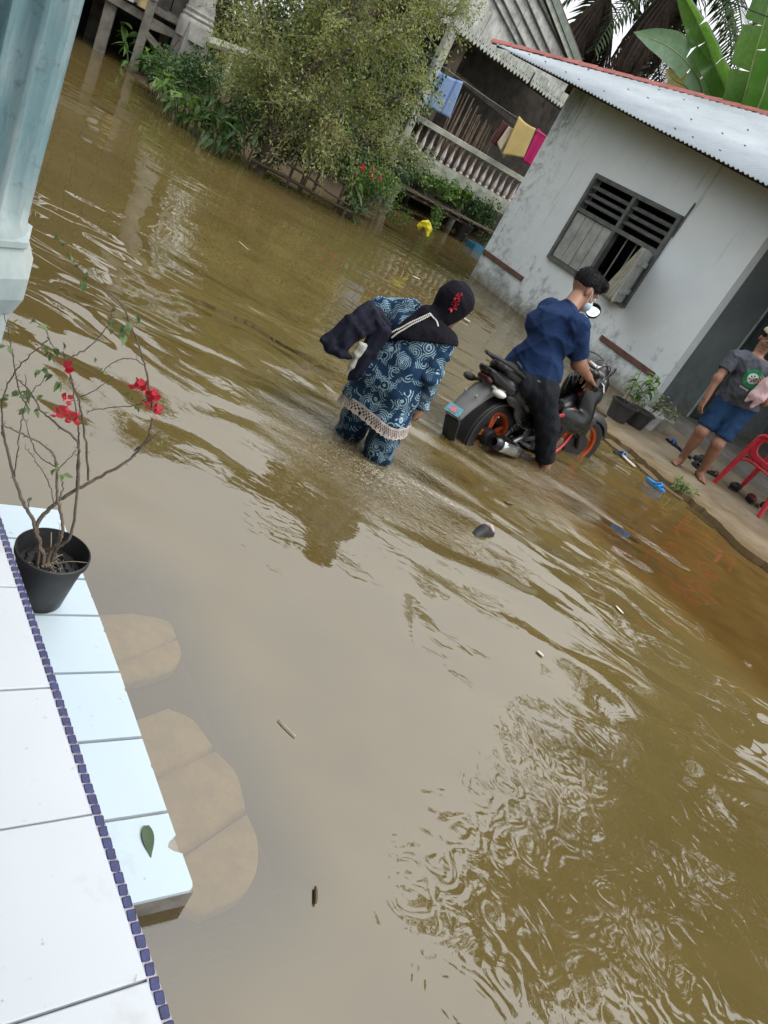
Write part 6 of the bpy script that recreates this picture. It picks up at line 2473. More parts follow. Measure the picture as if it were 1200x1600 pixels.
L3E, L3W = V(2.58, 7.42, .98), V(2.46, 7.26, 1.08)
b3.chain([R3, R3E, R3W], [.047, .038, .028])
b3.chain([L3, L3E, L3W], [.047, .038, .028])
K3R, A3R = V(2.255, 7.36, .47), V(2.31, 7.52, .14)
K3L, A3L = V(2.44, 7.32, .45), V(2.53, 7.46, .14)
b3.chain([M3(.085, 0, .76), K3R, A3R], [.085, .058, .036])
b3.chain([M3(-.085, 0, .76), K3L, A3L], [.085, .058, .036])
b3.cap(K3R + (A3R - K3R) * .25, K3R + (A3R - K3R) * .5, .05, .044)
b3.cap(K3L + (A3L - K3L) * .25, K3L + (A3L - K3L) * .5, .05, .044)
foot_prims(b3, A3R, V(-.5, -.85, 0))
foot_prims(b3, A3L, V(.15, -1, 0))
hr = SDF(.006)
hand_prims(hr, R3W, nrm(V(.02, -.12, -1)), nrm(V(.9, .3, 0)), .5, -1, 1.0)
hl_ = SDF(.006)
hand_prims(hl_, L3W, nrm(V(-.75, -.3, .35)), nrm(V(.1, .9, .1)), .8, -1, 1.0)
b3o = merge_build('body', [(b3, .008), (hr, .0045), (hl_, .0045)], M_SKIN2, m3)
face_bits(b3o, q3, ax3)
hh = SDF(.02)
hh.ell(h3 + (-ax3[1] * .02 + ax3[2] * .045), (.081, .096, .082), ax3)
hh.sub(h3 + ax3[1] * .105 - ax3[2] * .015, (.12, .07, .07), ax3, .012)
hh.sub(h3 - ax3[2] * .09, (.12, .13, .085), ax3, .015)
hair_tufts(hh.build('hair', M_HAIR, m3, .005), ax3, 1200, .012, 2)
cp_ = SDF(.02)
cp_.ell(h3 + (-ax3[1] * .02 + ax3[2] * .06), (.09, .104, .075), ax3)
cp_.cut(h3 + ax3[2] * .058, -ax3[2])
brim = SDF(.01)
brim.ell(h3 + ax3[1] * .10 + ax3[2] * .058, (.07, .06, .009), ax3)
merge_build('cap', [(cp_, .006), (brim, .004)], fabric('pale_cap', (0.40, 0.35, 0.25, 1)), m3)
ts = SDF(.045)
ts.cap(M3(-.085, 0, .80), M3(.085, 0, .80), .122)
ts.cap(M3(-.07, 0, .92) + M_LEAN * .3, M3(.07, 0, .92) + M_LEAN * .3, .122)
ts.cap(M3(-.09, 0, 1.12) + M_LEAN * .7, M3(.09, 0, 1.12) + M_LEAN * .7, .124)
ts.cap(L3, R3, .066, None, .04)
ts.cap(M3(0, .03, .9), M3(0, .02, 1.1) + M_LEAN * .7, .128)
ts.disp = folds(.010, 40, 61, [(.3, .2, 1), (.6, -.4, .7), (-.5, .3, .8), (.9, .1, .4)], True)
ts.cut(M3(0, 0, .76), nrm(-UP - X3 * .25))
ts.cut(V(2.29, 7.50, 1.285), UP - F3 * .1 * -1)
u2 = SDF(.03)
e_ = R3 + (R3E - R3) * .62
u2.chain([R3, e_], [.070, .066])
u2.disp = folds(.005, 50, 62)
u2.cut(e_, nrm(R3E - R3))
u3 = SDF(.03)
e_ = L3 + (L3E - L3) * .62
u3.chain([L3, e_], [.070, .066])
u3.cut(e_, nrm(L3E - L3))
M_GREYT = fabric('charcoal_jersey', (0.075, 0.080, 0.095, 1), .9, 13, .8)
tee = merge_build('t_shirt', [(ts, .0075), (u2, .0065), (u3, .0065)], M_GREYT, m3)
# round green emblem printed on the chest
ec = V(2.335, 7.36, 1.105)
def emb(r, a):
    p = ec + nrm(V(.95, -.30, 0)) * (r * math.cos(a)) + UP * r * math.sin(a)
    p = p + F3 * .15
    return surf(ts, p, -F3) + F3 * .0025
def disc(r0, r1, n=32, a0=0, a1=2 * np.pi, lift=0):
    mb = MB()
    rs = np.linspace(r0, r1, 4)
    P_ = np.array([[emb(r, a) + F3 * lift for a in np.linspace(a0, a1, n)] for r in rs])
    mb.grid(P_)
    return mb
pr_ = disc(.050, .088).build('emblem', simple('green_print', (0.015, 0.20, 0.08, 1), .8), tee)
disc(.001, .050).build('emblem_centre', simple('white_print', (0.6, 0.62, 0.6, 1), .8), tee)
mb = MB()
for a in np.linspace(0, 2 * np.pi, 7)[:-1]:
    for (r0, r1, w) in ((.006, .030, .0045), (.020, .034, .009)):
        q = []
        for r, s_ in ((r0, -w / 2), (r0, w / 2), (r1, w * .8), (r1, -w * .8)):
            aa = a + math.pi / 2 + s_ / max(.008, r)
            q.append(emb(r, aa) + F3 * .0015)
        mb.add(q, [(0, 1, 2, 3)])
mb.build('emblem_figure', simple('dark_print', (0.02, 0.03, 0.03, 1), .8), tee)
mb = MB()
for i in range(7):
    x0 = -.055 + i * .0125
    q = []
    for (dx, dz) in ((0, 0), (.008, 0), (.008, .016), (0, .016)):
        p = ec + nrm(V(.95, -.30, 0)) * (x0 + dx) + UP * (-.118 + dz) + F3 * .15
        q.append(surf(ts, p, -F3) + F3 * .003)
    mb.add(q, [(0, 1, 2, 3)])
mb.build('emblem_lettering', simple('white_print_2', (0.5, 0.5, 0.5, 1), .8), tee)
M_DENIM = fabric('blue_denim', (0.012, 0.035, 0.085, 1), .85, 10, .7)
sr = SDF(.03)
sr.cap(M3(-.085, 0, .80), M3(.085, 0, .80), .112)
for h0, K_ in ((M3(.085, 0, .78), K3R), (M3(-.085, 0, .78), K3L)):
    e_ = h0 + (K_ - h0) * .82
    sr.chain([h0, e_], [.108, .088], .02)
sr.disp = folds(.006, 50, 71)
sr.cut(M3(0, 0, .87), UP)
sr.cut(V(2.33, 7.36, .515), nrm(V(-.05, -.15, -1)))
sr.build('shorts', M_DENIM, m3, .0075)
pc = thing('pink_cloth', 'pale pink cloth bundle held against the chest of the man in the grey t-shirt', 'cloth', V(2.42, 7.22, 1.0))
p1 = SDF(.025)
p1.chain([V(2.46, 7.25, 1.24), V(2.42, 7.22, 1.12), V(2.385, 7.20, 1.00), V(2.36, 7.20, .92)], [.06, .055, .04, .016])
p1.chain([V(2.47, 7.24, 1.10), V(2.45, 7.20, 1.0), V(2.43, 7.19, .90)], [.05, .04, .015])
p1.disp = folds(.008, 55, 81, [(1, .2, .2), (.8, -.5, .3), (.9, .4, -.2)])
p1.build('folds', fabric('pink_cotton', (0.52, 0.36, 0.37, 1), .9, 20, .6), pc, .006)
# ================================================================== THE MOTORCYCLE
XB = BF
ZB = nrm(BL * LEAN + UP * .993)
YB = np.cross(ZB, XB)
def K(x, y, z):
    return BO + XB * x + YB * y + ZB * z
KAX = (XB, YB, ZB)
STEER = R(-20)
_sa, _sb = V(1.13, 0, .28), V(.76, 0, .88)
_sax = nrm(_sb - _sa)
def rot_steer(v):
    v = np.asarray(v, float)
    return v * math.cos(STEER) + np.cross(_sax, v) * math.sin(STEER) + _sax * (_sax @ v) * (1 - math.cos(STEER))
def KS(x, y, z):
    p = _sa + rot_steer(V(x - .10 - .02 * min(1, max(0, (.9 - z) / .5)), y, z) - _sa)
    return K(*p)
def KSd(x, y, z):
    v = rot_steer(V(x, y, z))
    return XB * v[0] + YB * v[1] + ZB * v[2]
def mat_gloss(name, c, rough=.18, dirt=.35):
    t = NT(name)
    vec = t.coords('World')
    n = t.noise(vec, 7, 5, .65)
    col = t.mix(t.rng(n, .5, .75, 0, dirt), c, (0.07, 0.06, 0.045, 1))
    r = t.rng(n, .3, .75, rough, rough + .35)
    return t.finish(t.principled(col, r, 0, None, .5))
M_BLK = mat_gloss('black_fairing', (0.005, 0.005, 0.006, 1), .12, .12)
M_BLKM = mat_gloss('matt_black_plastic', (0.008, 0.008, 0.008, 1), .4, .12)
M_GRYP = mat_gloss('grey_mudguard_plastic', (0.125, 0.125, 0.12, 1), .45, .5)
M_ORG = mat_gloss('orange_rim', (0.45, 0.075, 0.012, 1), .35, .45)
M_CHR = simple('bright_metal', (0.55, 0.55, 0.54, 1), .22, .9, .2, 30)
M_STEEL = simple('dull_steel', (0.22, 0.22, 0.21, 1), .4, .7, .3, 30)
M_REDF = mat_gloss('red_frame_paint', (0.36, 0.012, 0.02, 1), .3, .3)
M_REDL = simple('red_lens', (0.06, 0.005, 0.008, 1), .25, 0, .2, 40)
M_LENS = simple('clear_lens', (0.55, 0.55, 0.52, 1), .1, 0, .1, 40)
M_TYRE = mat_gloss('wet_tyre', (0.008, 0.008, 0.008, 1), .35, .25)
moto = thing('motorcycle', 'black motorcycle with orange rims half drowned by the house ledge', 'motorcycle', K(.6, 0, 0))

def wheel(Pf, Df, disc_side):
    """Pf maps wheel coordinates (x, y, z from the hub) to the world"""
    X, Y, Z = Df(1, 0, 0), Df(0, 1, 0), Df(0, 0, 1)
    hub = Pf(0, 0, 0)
    mb = MB()
    n = 48
    prof = [(.190, -.034), (.225, -.048), (.246, -.042), (.258, -.028), (.264, -.010), (.264, .010), (.258, .028), (.246, .042), (.225, .048), (.190, .034)]
    mb.lathe(hub, [(r, y) for r, y in prof] + [prof[0]], n, Y, False)
    ty_ = mb.build('tyre', M_TYRE, moto, True)
    ty_.name = 'wheel'
    kn = MB()
    for k in range(44):
        a = 2 * math.pi * k / 44
        rd = X * math.cos(a) + Z * math.sin(a)
        tn = -X * math.sin(a) + Z * math.cos(a)
        kn.box(hub + rd * .263 + Y * (.016 if k % 2 else -.016), (.012, .011, .004), (nrm(tn + Y * (.5 if k % 2 else -.5)), nrm(Y - tn * (.5 if k % 2 else -.5)), rd))
    o = kn.build('tread', M_TYRE, ty_)
    o['kind'] = 'stuff'
    mb = MB()
    mb.lathe(hub, [(.168, -.012), (.174, -.028), (.192, -.037), (.198, -.030), (.186, -.012), (.186, .012), (.198, .030), (.192, .037), (.174, .028), (.168, .012), (.168, -.012)], n, Y, False)
    hb_ = MB()
    hb_.lathe(hub, [(.0, -.055), (.055, -.055), (.065, -.04), (.065, .04), (.055, .055), (.0, .055)], 20, Y, False)
    hb_.build('hub', M_BLKM, ty_, 35)
    for k in range(5):
        for da in (-.16, .16):
            a = 2 * math.pi * k / 5 + .3
            r0 = X * math.cos(a) + Z * math.sin(a)
            r1 = X * math.cos(a + da) + Z * math.sin(a + da)
            mb.bar(hub + r0 * .04, hub + r1 * .174, .026, .016, Y)
    mb.build('rim', M_ORG, ty_, 35)
    mb = MB()
    mb.lathe(hub + Y * disc_side * .052, [(.055, -.002), (.11, -.002), (.11, .002), (.055, .002), (.055, -.002)], 28, Y, False)
    mb.build('brake_disc', M_BLKM, ty_, 35)
    return ty_
wheel(lambda x, y, z: K(x - .11, y, z + .255), lambda x, y, z: XB * x + YB * y + ZB * z, 1)
wheel(lambda x, y, z: KS(1.25 + x, y, z + .28), KSd, -1)

# frame, engine, suspension
mb = MB()
mb.tube(spline([K(.90, 0, .72), K(.78, 0, .58), K(.62, 0, .42), K(.42, 0, .40), K(.20, 0, .52), K(-.25, 0, .60)], 5), .026, 8)
for y in (-.09, .09):
    mb.tube(spline([K(.84, y * .3, .66), K(.86, y, .50), K(.78, y * 1.25, .30), K(.62, y * 1.3, .20), K(.45, y * 1.2, .22)], 5), .014, 8)
    mb.tube([K(.80, y * .5, .60), K(.62, y, .53), K(.50, y, .50)], .016, 8)
mb.build('frame', M_REDF, moto, True)
mb = MB()
for y in (-.095, .095):
    mb.tube([K(-.11, y, .275), K(.25, y * .9, .29), K(.42, y * .7, .31)], .018, 8)
mb.build('swingarm', M_BLKM, moto, True)
mb = MB()
mb.bbox(K(.52, 0, .29), (.15, .095, .085), KAX, .02)
mb.lathe(K(.50, -.12, .29), [(.0, 0), (.082, 0), (.088, .02), (.088, .24), (.0, .24)], 20, YB)
for k in range(6):
    mb.bbox(K(.655 + k * .018, 0, .325 + k * .004), (.005, .062 - .003 * abs(k - 2), .058), KAX, .002)
mb.lathe(K(.76, 0, .34), [(.0, -.02), (.05, -.02), (.055, 0), (.045, .03), (.0, .03)], 14, XB)
mb.build('engine', M_BLKM, moto, 40)
for y in (-.115, .115):
    mb = MB()
    a, b = K(-.06, y, .31), K(.12, y * .95, .60)
    d = nrm(b - a)
    hel = []
    s_ = nrm(np.cross(d, YB))
    for i in range(90):
        t = i / 89
        an = t * 2 * math.pi * 9
        hel.append(a + (b - a) * (.12 + .7 * t) + .024 * (s_ * math.cos(an) + YB * math.sin(an)))
    mb.tube(hel, .0045, 5)
    mb.tube([a, b], .012, 8)
    mb.build('shock_absorber', M_BLKM, moto, True)
# exhaust on the near side
mb = MB()
mb.tube(spline([K(.74, -.04, .30), K(.72, -.10, .19), K(.50, -.13, .16), K(.25, -.15, .19), K(.10, -.16, .23)], 6), .020, 10)
ex = mb.build('exhaust_pipe', M_STEEL, moto, True)
mb = MB()
a, d = K(.14, -.165, .225), nrm(XB * -1 + ZB * .16)
mb.lathe(a, [(.0, 0), (.026, 0), (.044, .05), (.052, .10), (.054, .32), (.046, .37), (.030, .385), (.026, .375), (.0, .34)], 20, d)
mb.build('muffler', M_BLK, ex, 40)
mb = MB()
c = a + d * .20
mb.grid(np.array([[c + d * u + (YB * -math.cos(v) + np.cross(d, YB) * math.sin(v)) * .058 for u in np.linspace(-.12, .13, 5)] for v in np.linspace(-.7, .9, 8)]))
o = mb.build('heat_shield', M_CHR, ex, True)
md = o.modifiers.new('thickness', 'SOLIDIFY')
md.thickness = .003
# foot rest brackets in bare alloy
for y in (-.13, .13):
    mb = MB()
    mb.tube([K(.20, y, .46), K(.13, y * 1.05, .34), K(.04, y, .29)], [.014, .012, .012], 6)
    mb.tube([K(.22, y, .45), K(.17, y * 1.05, .34), K(.06, y, .28)], [.010, .009, .010], 6)
    mb.tube([K(.10, y * 1.02, .30), K(.12, y * 1.75, .30)], .014, 8)
    mb.build('foot_rest', M_CHR, moto, True)
ch = MB()
ch.bbox(K(.20, .12, .29), (.24, .012, .06), KAX, .01)
ch.build('chain_case', M_BLKM, moto)

# bodywork
tail = SDF(.03)
tail.chain([K(.30, 0, .58), K(.05, 0, .62), K(-.20, 0, .665), K(-.40, 0, .715)], [.10, .10, .088, .05])
for y in (-.075, .075):
    tail.chain([K(.32, y, .50), K(.05, y * 1.15, .56), K(-.22, y * .95, .64), K(-.43, y * .5, .715)], [.07, .062, .05, .028])
tail.cut(K(0, 0, .685), nrm(ZB + XB * .10))
tail.build('tail_body', M_BLK, moto, .008)
for sg in (-1, 1):
    sp_ = SDF(.02)
    pa = (nrm(XB + ZB * .18), nrm(YB + ZB * sg * .12), ZB)
    sp_.ell(K(.13, sg * .112, .50), (.22, .026, .115), pa)
    sp_.ell(K(-.06, sg * .100, .58), (.17, .024, .07), pa)
    sp_.build('side_cover', M_BLK, moto, .007)
seat = SDF(.03)
seat.chain([K(.44, 0, .645), K(.20, 0, .665), K(.0, 0, .69), K(-.20, 0, .735), K(-.34, 0, .765)], [.05, .055, .055, .05, .035])
for y in (-.065, .065):
    seat.chain([K(.38, y * .8, .635), K(.15, y * 1.15, .655), K(-.05, y * 1.1, .685), K(-.28, y, .735)], [.045, .05, .05, .035])
seat.build('seat', mat_gloss('seat_vinyl', (0.012, 0.012, 0.013, 1), .45, .4), moto, .008)
mb = MB()
for y in (-.105, .105):
    mb.tube(spline([K(-.05, y, .70), K(-.22, y * 1.08, .755), K(-.40, y * .8, .80), K(-.50, 0, .81)], 5), .012, 8)
mb.build('grab_rail', M_BLKM, moto, True)
tl = SDF(.015)
tl.cap(K(-.425, -.03, .66), K(-.425, .03, .66), .022)
tl.cap(K(-.41, -.05, .65), K(-.41, .05, .65), .014)
tl.build('tail_light', M_REDL, moto, .006)
for y in (-1, 1):
    mb = MB()
    c = K(-.38, y * .10, .61)
    mb.tube([K(-.36, y * .05, .62), K(-.375, y * .10, .61)], .012, 6)
    mb.ell(K(-.385, y * .135, .605), (.045, .05, .026), (nrm(XB - YB * y * .6), nrm(YB * y + XB * .6), ZB), 12, 8)
    mb.build('turn_signal', M_LENS if y < 0 else M_BLKM, moto, True)
# long rear mudguard with its sticker
mg = MB()
rows = []
cpts = spline([K(-.24, 0, .665), K(-.38, 0, .60), K(-.50, 0, .49), K(-.585, 0, .375)], 5)
for i, p in enumerate(cpts):
    t = i / (len(cpts) - 1)
    w = .105 - .038 * t
    d = nrm(cpts[min(len(cpts) - 1, i + 1)] - cpts[max(0, i - 1)])
    nn_ = np.cross(YB, d)
    rows.append([p + YB * w * y - nn_ * (.030 * abs(y) ** 3) for y in np.linspace(-1, 1, 9)])
mg.grid(np.array(rows))
mgo = mg.build('mudguard', M_GRYP, moto, 'all')
md = mgo.modifiers.new('thickness', 'SOLIDIFY')
md.thickness = .008
d = nrm(cpts[-1] - cpts[-4])
nn_ = np.cross(YB, d)
if nn_ @ XB > 0:
    nn_ = -nn_
# a small pink and blue sticker near the tip: ring and blot only
cst = cpts[-3] + (cpts[-1] - cpts[-3]) * .45
def stick(u, v, l):
    return cst + YB * u + d * v + nn_ * l
mb = MB()
mb.prism([stick(-.058, -.034, .014), stick(.058, -.034, .014), stick(.064, .030, .012), stick(-.064, .030, .012)], nn_ * .004)
st_o = mb.build('sticker', simple('blue_sticker', (0.14, 0.40, 0.50, 1), .5, 0, .5, 60, 0, 40, 'World'), mgo)
mb = MB()
mb.add([stick(.034 * math.cos(a) * (1 + .25 * math.sin(3 * a)), .022 * math.sin(a) - .002, .0165) for a in np.linspace(0, 2 * np.pi, 16, endpoint=False)], [tuple(range(16))])
mb.build('sticker_blot', simple('pink_sticker', (0.58, 0.22, 0.26, 1), .5, 0, .4, 90, 0, 40, 'World'), st_o)
for (u, v) in ((-.05, -.16), (.05, -.16)):
    mb = MB()
    mb.lathe(cst + YB * u + d * v + nn_ * .008, [(.014, 0), (.013, .006), (.0, .008)], 10, nn_)
    mb.build('bolt', M_STEEL, mgo, 40)
mf = SDF(.008)
for y in np.linspace(-.062, .062, 12):
    mf.cap(K(-.545, y * .9, .345), K(-.50, y * .8, .20 + .02 * math.sin(y * 90)), .012, .007)
mf.build('mud_flap', M_BLKM, moto, .007)
inner = MB()
aa_ = np.linspace(R(30), R(205), 22)
def hug(r, y, a):
    return K(-.11 + r * math.cos(a), y, .255 + r * math.sin(a))
inner.grid(np.array([[hug(.280, y * .062, a) for y in (-1, -.5, 0, .5, 1)] for a in aa_]))
for y in (-.069, .069):
    inner.grid(np.array([[hug(r, y, a) for r in (.280, .268,   .262 - .062 * min(1, max(0, (a - R(100)) / R(40))))] for a in aa_]))
o = inner.build('inner_fender', M_BLKM, moto, True)
md = o.modifiers.new('thickness', 'SOLIDIFY')
md.thickness = .006
# centre body and leg shields
cb = SDF(.03)
cb.chain([K(.42, 0, .60), K(.62, 0, .52), K(.80, 0, .62)], [.075, .06, .06])
cb.cap(K(.45, -.07, .52), K(.30, -.08, .50), .05, .045)
cb.cap(K(.45, .07, .52), K(.30, .08, .50), .05, .045)
cb.build('centre_cover', M_BLK, moto, .008)
for sg in (-1, 1):
    lsm = SDF(.03)
    pa = (nrm(XB * .95 + ZB * .35), nrm(YB * 1 - XB * .25 * sg), ZB)
    lsm.ell(K(.835, sg * .115, .60), (.085, .040, .20), pa)
    lsm.ell(K(.72, sg * .115, .50), (.14, .032, .10), pa)
    lsm.ell(K(.86, sg * .085, .74), (.08, .06, .10), pa)
    lsm.build('leg_shield', M_BLK, moto, .008)
# fork, front fender, handlebar
mb = MB()
for y in (-.075, .075):
    mb.tube([KS(1.25, y, .28), KS(1.09, y, .53), KS(.90, y, .82)], [.022, .022, .017], 10)
mb.tube([KS(.98, -.08, .70), KS(.98, .08, .70)], .022, 8)
mb.build('fork', M_BLKM, moto, True)
ff_ = MB()
rows = []
for a in np.linspace(R(25), R(160), 22):
    r = .310
    w = .062 * (1 - .35 * abs((a - R(95)) / R(70)) ** 2)
    rows.append([KS(1.25 + (r - .05 * abs(y) ** 2.2) * math.cos(a), y * w, .28 + (r - .05 * abs(y) ** 2.2) * math.sin(a)) for y in np.linspace(-1, 1, 9)])
ff_.grid(np.array(rows))
for y in (-1, 1):
    ff_.box(KS(1.20, y * .064, .45), (.045, .004, .10), (KSd(1, 0, 0), KSd(0, 1, 0), KSd(0, 0, 1)))
o = ff_.build('front_fender', mat_gloss('dark_grey_fender', (0.022, 0.023, 0.025, 1), .35, .4), moto, 'all')
md = o.modifiers.new('thickness', 'SOLIDIFY')
md.thickness = .006
cowl = SDF(.03)
cowl.chain([KS(.97, 0, .87), KS(1.04, 0, .80), KS(1.03, 0, .64)], [.09, .092, .055])
cowl.cap(KS(.98, -.085, .84), KS(.98, .085, .84), .062)
cowl.cap(KS(1.03, -.06, .70), KS(1.03, .06, .70), .05)
cowl.chain([KS(.97, 0, .93), KS(1.03, 0, .90)], [.05, .04])
cowl.cap(KS(.90, -.08, .86), KS(.90, .08, .86), .045)
cowl.build('headlight_cowl', M_BLK, moto, .007)
hl2 = SDF(.01)
hl2.ell(KS(1.115, 0, .80), (.03, .062, .058), (KSd(1, 0, 0), KSd(0, 1, 0), KSd(0, 0, 1)))
hl2.build('headlight', M_LENS, moto, .007)
mb = MB()
hb = [KS(.72, -.315, .865), KS(.80, -.22, .90), KS(.86, -.10, .905), KS(.87, 0, .895), KS(.86, .10, .905), KS(.80, .22, .90), KS(.72, .315, .865)]
mb.tube(spline(hb, 4), .012, 8)
hbo = mb.build('handlebar', M_STEEL, moto, True)
for sg in (-1, 1):
    mb = MB()
    a, b = KS(.785, sg * .235, .895), KS(.705, sg * .335, .86)
    mb.tube([a, a + (b - a) * .92, b], [.018, .019, .022], 10)
    mb.build('grip', M_BLKM, hbo, True)
    mb = MB()
    mb.tube([KS(.82, sg * .20, .895), KS(.84, sg * .26, .885), KS(.80, sg * .335, .86)], [.008, .007, .006], 6)
    mb.build('lever', M_CHR, hbo, True)
    mb = MB()
    mb.bbox(KS(.815, sg * .195, .915), (.03, .022, .022), KAX, .008)
    mb.build('switch_box', M_BLKM, hbo)
    if sg < 0:
        continue                              # only the far mirror is fitted
    mr = MB()
    base = KS(.80, sg * .20, .92)
    mid = KS(.80, sg * .24, 1.06)
    top = KS(.79, sg * .225, 1.20)
    mr.tube(spline([base, mid, top], 5), .006, 6)
    st_ = mr.build('mirror_stalk', M_BLKM, moto, True)
    cx = top + UP * .035
    vx, vz = nrm(YB * .95 - XB * .25), nrm(UP + XB * .12)
    vy = np.cross(vz, vx)
    mr = MB()
    mr.lathe(cx, [(.0, -.012), (.048, -.012), (.056, -.004), (.058, .006), (.052, .008)], 20, -vy if (-vy) @ BF < 0 else vy, False)
    mr.build('mirror_shell', M_BLKM, st_, 40)
    mr = MB()
    ax = -vy if (-vy) @ BF < 0 else vy
    mr.lathe(cx + ax * .0085, [(.0, .0), (.051, .0)], 20, nrm(ax + UP * .55), False)
    mr.build('mirror_glass', simple('mirror_glass', (0.85, 0.87, 0.88, 1), .06, .95, .02), st_)
# instruments, cables
mb = MB()
mb.lathe(KS(.93, 0, .925), [(.0, 0), (.052, 0), (.056, .018), (.05, .022), (.0, .02)], 18, nrm(-KSd(1, 0, 0) * .5 + KSd(0, 0, 1)))
mb.bbox(KS(.885, 0, .93), (.02, .045, .012), (KSd(1, 0, 0), KSd(0, 1, 0), KSd(0, 0, 1)), .006)
mb.build('speedometer', M_CHR, moto, 40)
mb = MB()
for (y, zt) in ((-.14, 1.0), (.13, .98), (-.05, .97)):
    mb.tube(spline([KS(.84, y * 1.6, .90), KS(.96, y, zt), KS(1.06, y * .4, .93), KS(1.02, y * .2, .78)], 6), .005, 5)
mb.build('cable', M_BLKM, moto, True)
# ================================================================== THE POTTED BOUGAINVILLEA ON THE STEP
pp = V(-0.684, 1.492, ZS)
pot = thing('potted_bougainvillea', 'thorny bougainvillea with red flowers in a black plastic pot on the step', 'potted plant', pp)
mb = MB()
mb.lathe(pp, [(.058, .0), (.062, .004), (.075, .09), (.086, .150), (.092, .153), (.0925, .168), (.0885, .170), (.084, .150), (.077, .115)], 40)
mb.build('pot', mat_gloss('black_pot', (0.022, 0.023, 0.025, 1), .38, .5), pot, 50)
mb = MB()
rr_ = np.linspace(0, .0775, 9)
P_ = np.array([[pp + V(r * math.cos(a), r * math.sin(a), .112 + .010 * math.sin(9 * r * 30 + a * 5) + random.uniform(-.004, .004)) for a in np.linspace(0, 2 * np.pi, 37)] for r in rr_])
P_[:, -1] = P_[:, 0]
mb.grid(P_)
mb.build('soil', simple('dark_soil', (0.028, 0.022, 0.017, 1), .95, 0, .6, 40, .8, 160, 'World'), pot)
# straw and rootlets on the soil
mb = MB()
for k in range(46):
    a = random.uniform(0, 6.28)
    r = random.uniform(.0, .046)
    p = pp + V(r * math.cos(a), r * math.sin(a), .124)
    dr = V(random.uniform(-1, 1), random.uniform(-1, 1), random.uniform(0, .5)) * random.uniform(.008, .022)
    mb.tube([p, p + dr * .5 + UP * .004, p + dr], .0009, 4)
for (dx, dy) in ((.085, .03), (-.05, .06)):
    mb.tube(spline([pp + V(0, 0, .12), pp + V(dx * .5, dy * .5, .15), pp + V(dx, dy, .165)], 4), .0012, 4)
o = mb.build('straw', simple('dry_straw', (0.36, 0.31, 0.22, 1), .9), pot)
o['kind'] = 'stuff'
M_STEM = simple('bougainvillea_bark', (0.17, 0.135, 0.105, 1), .85, 0, .4, 30, .5, 120, 'World')
M_TWIG = simple('bougainvillea_twig', (0.13, 0.105, 0.08, 1), .8, 0, .4, 30, .3, 120, 'World')
L_BOUG = leafmat('bougainvillea_leaf', [(0.09, 0.14, 0.06, 1), (0.15, 0.22, 0.09, 1), (0.24, 0.32, 0.12, 1)], .4, .35, 9)
ND = nrm(V(pp[0], pp[1], 0))
NR = V(ND[1], -ND[0], 0)
def Q(px, py, dep=0.0):
    """point above the pot, from survey pixels, dep metres behind (+) or before (-) the pot's own distance"""
    return DP(px, py, math.hypot(pp[0], pp[1]) + dep)
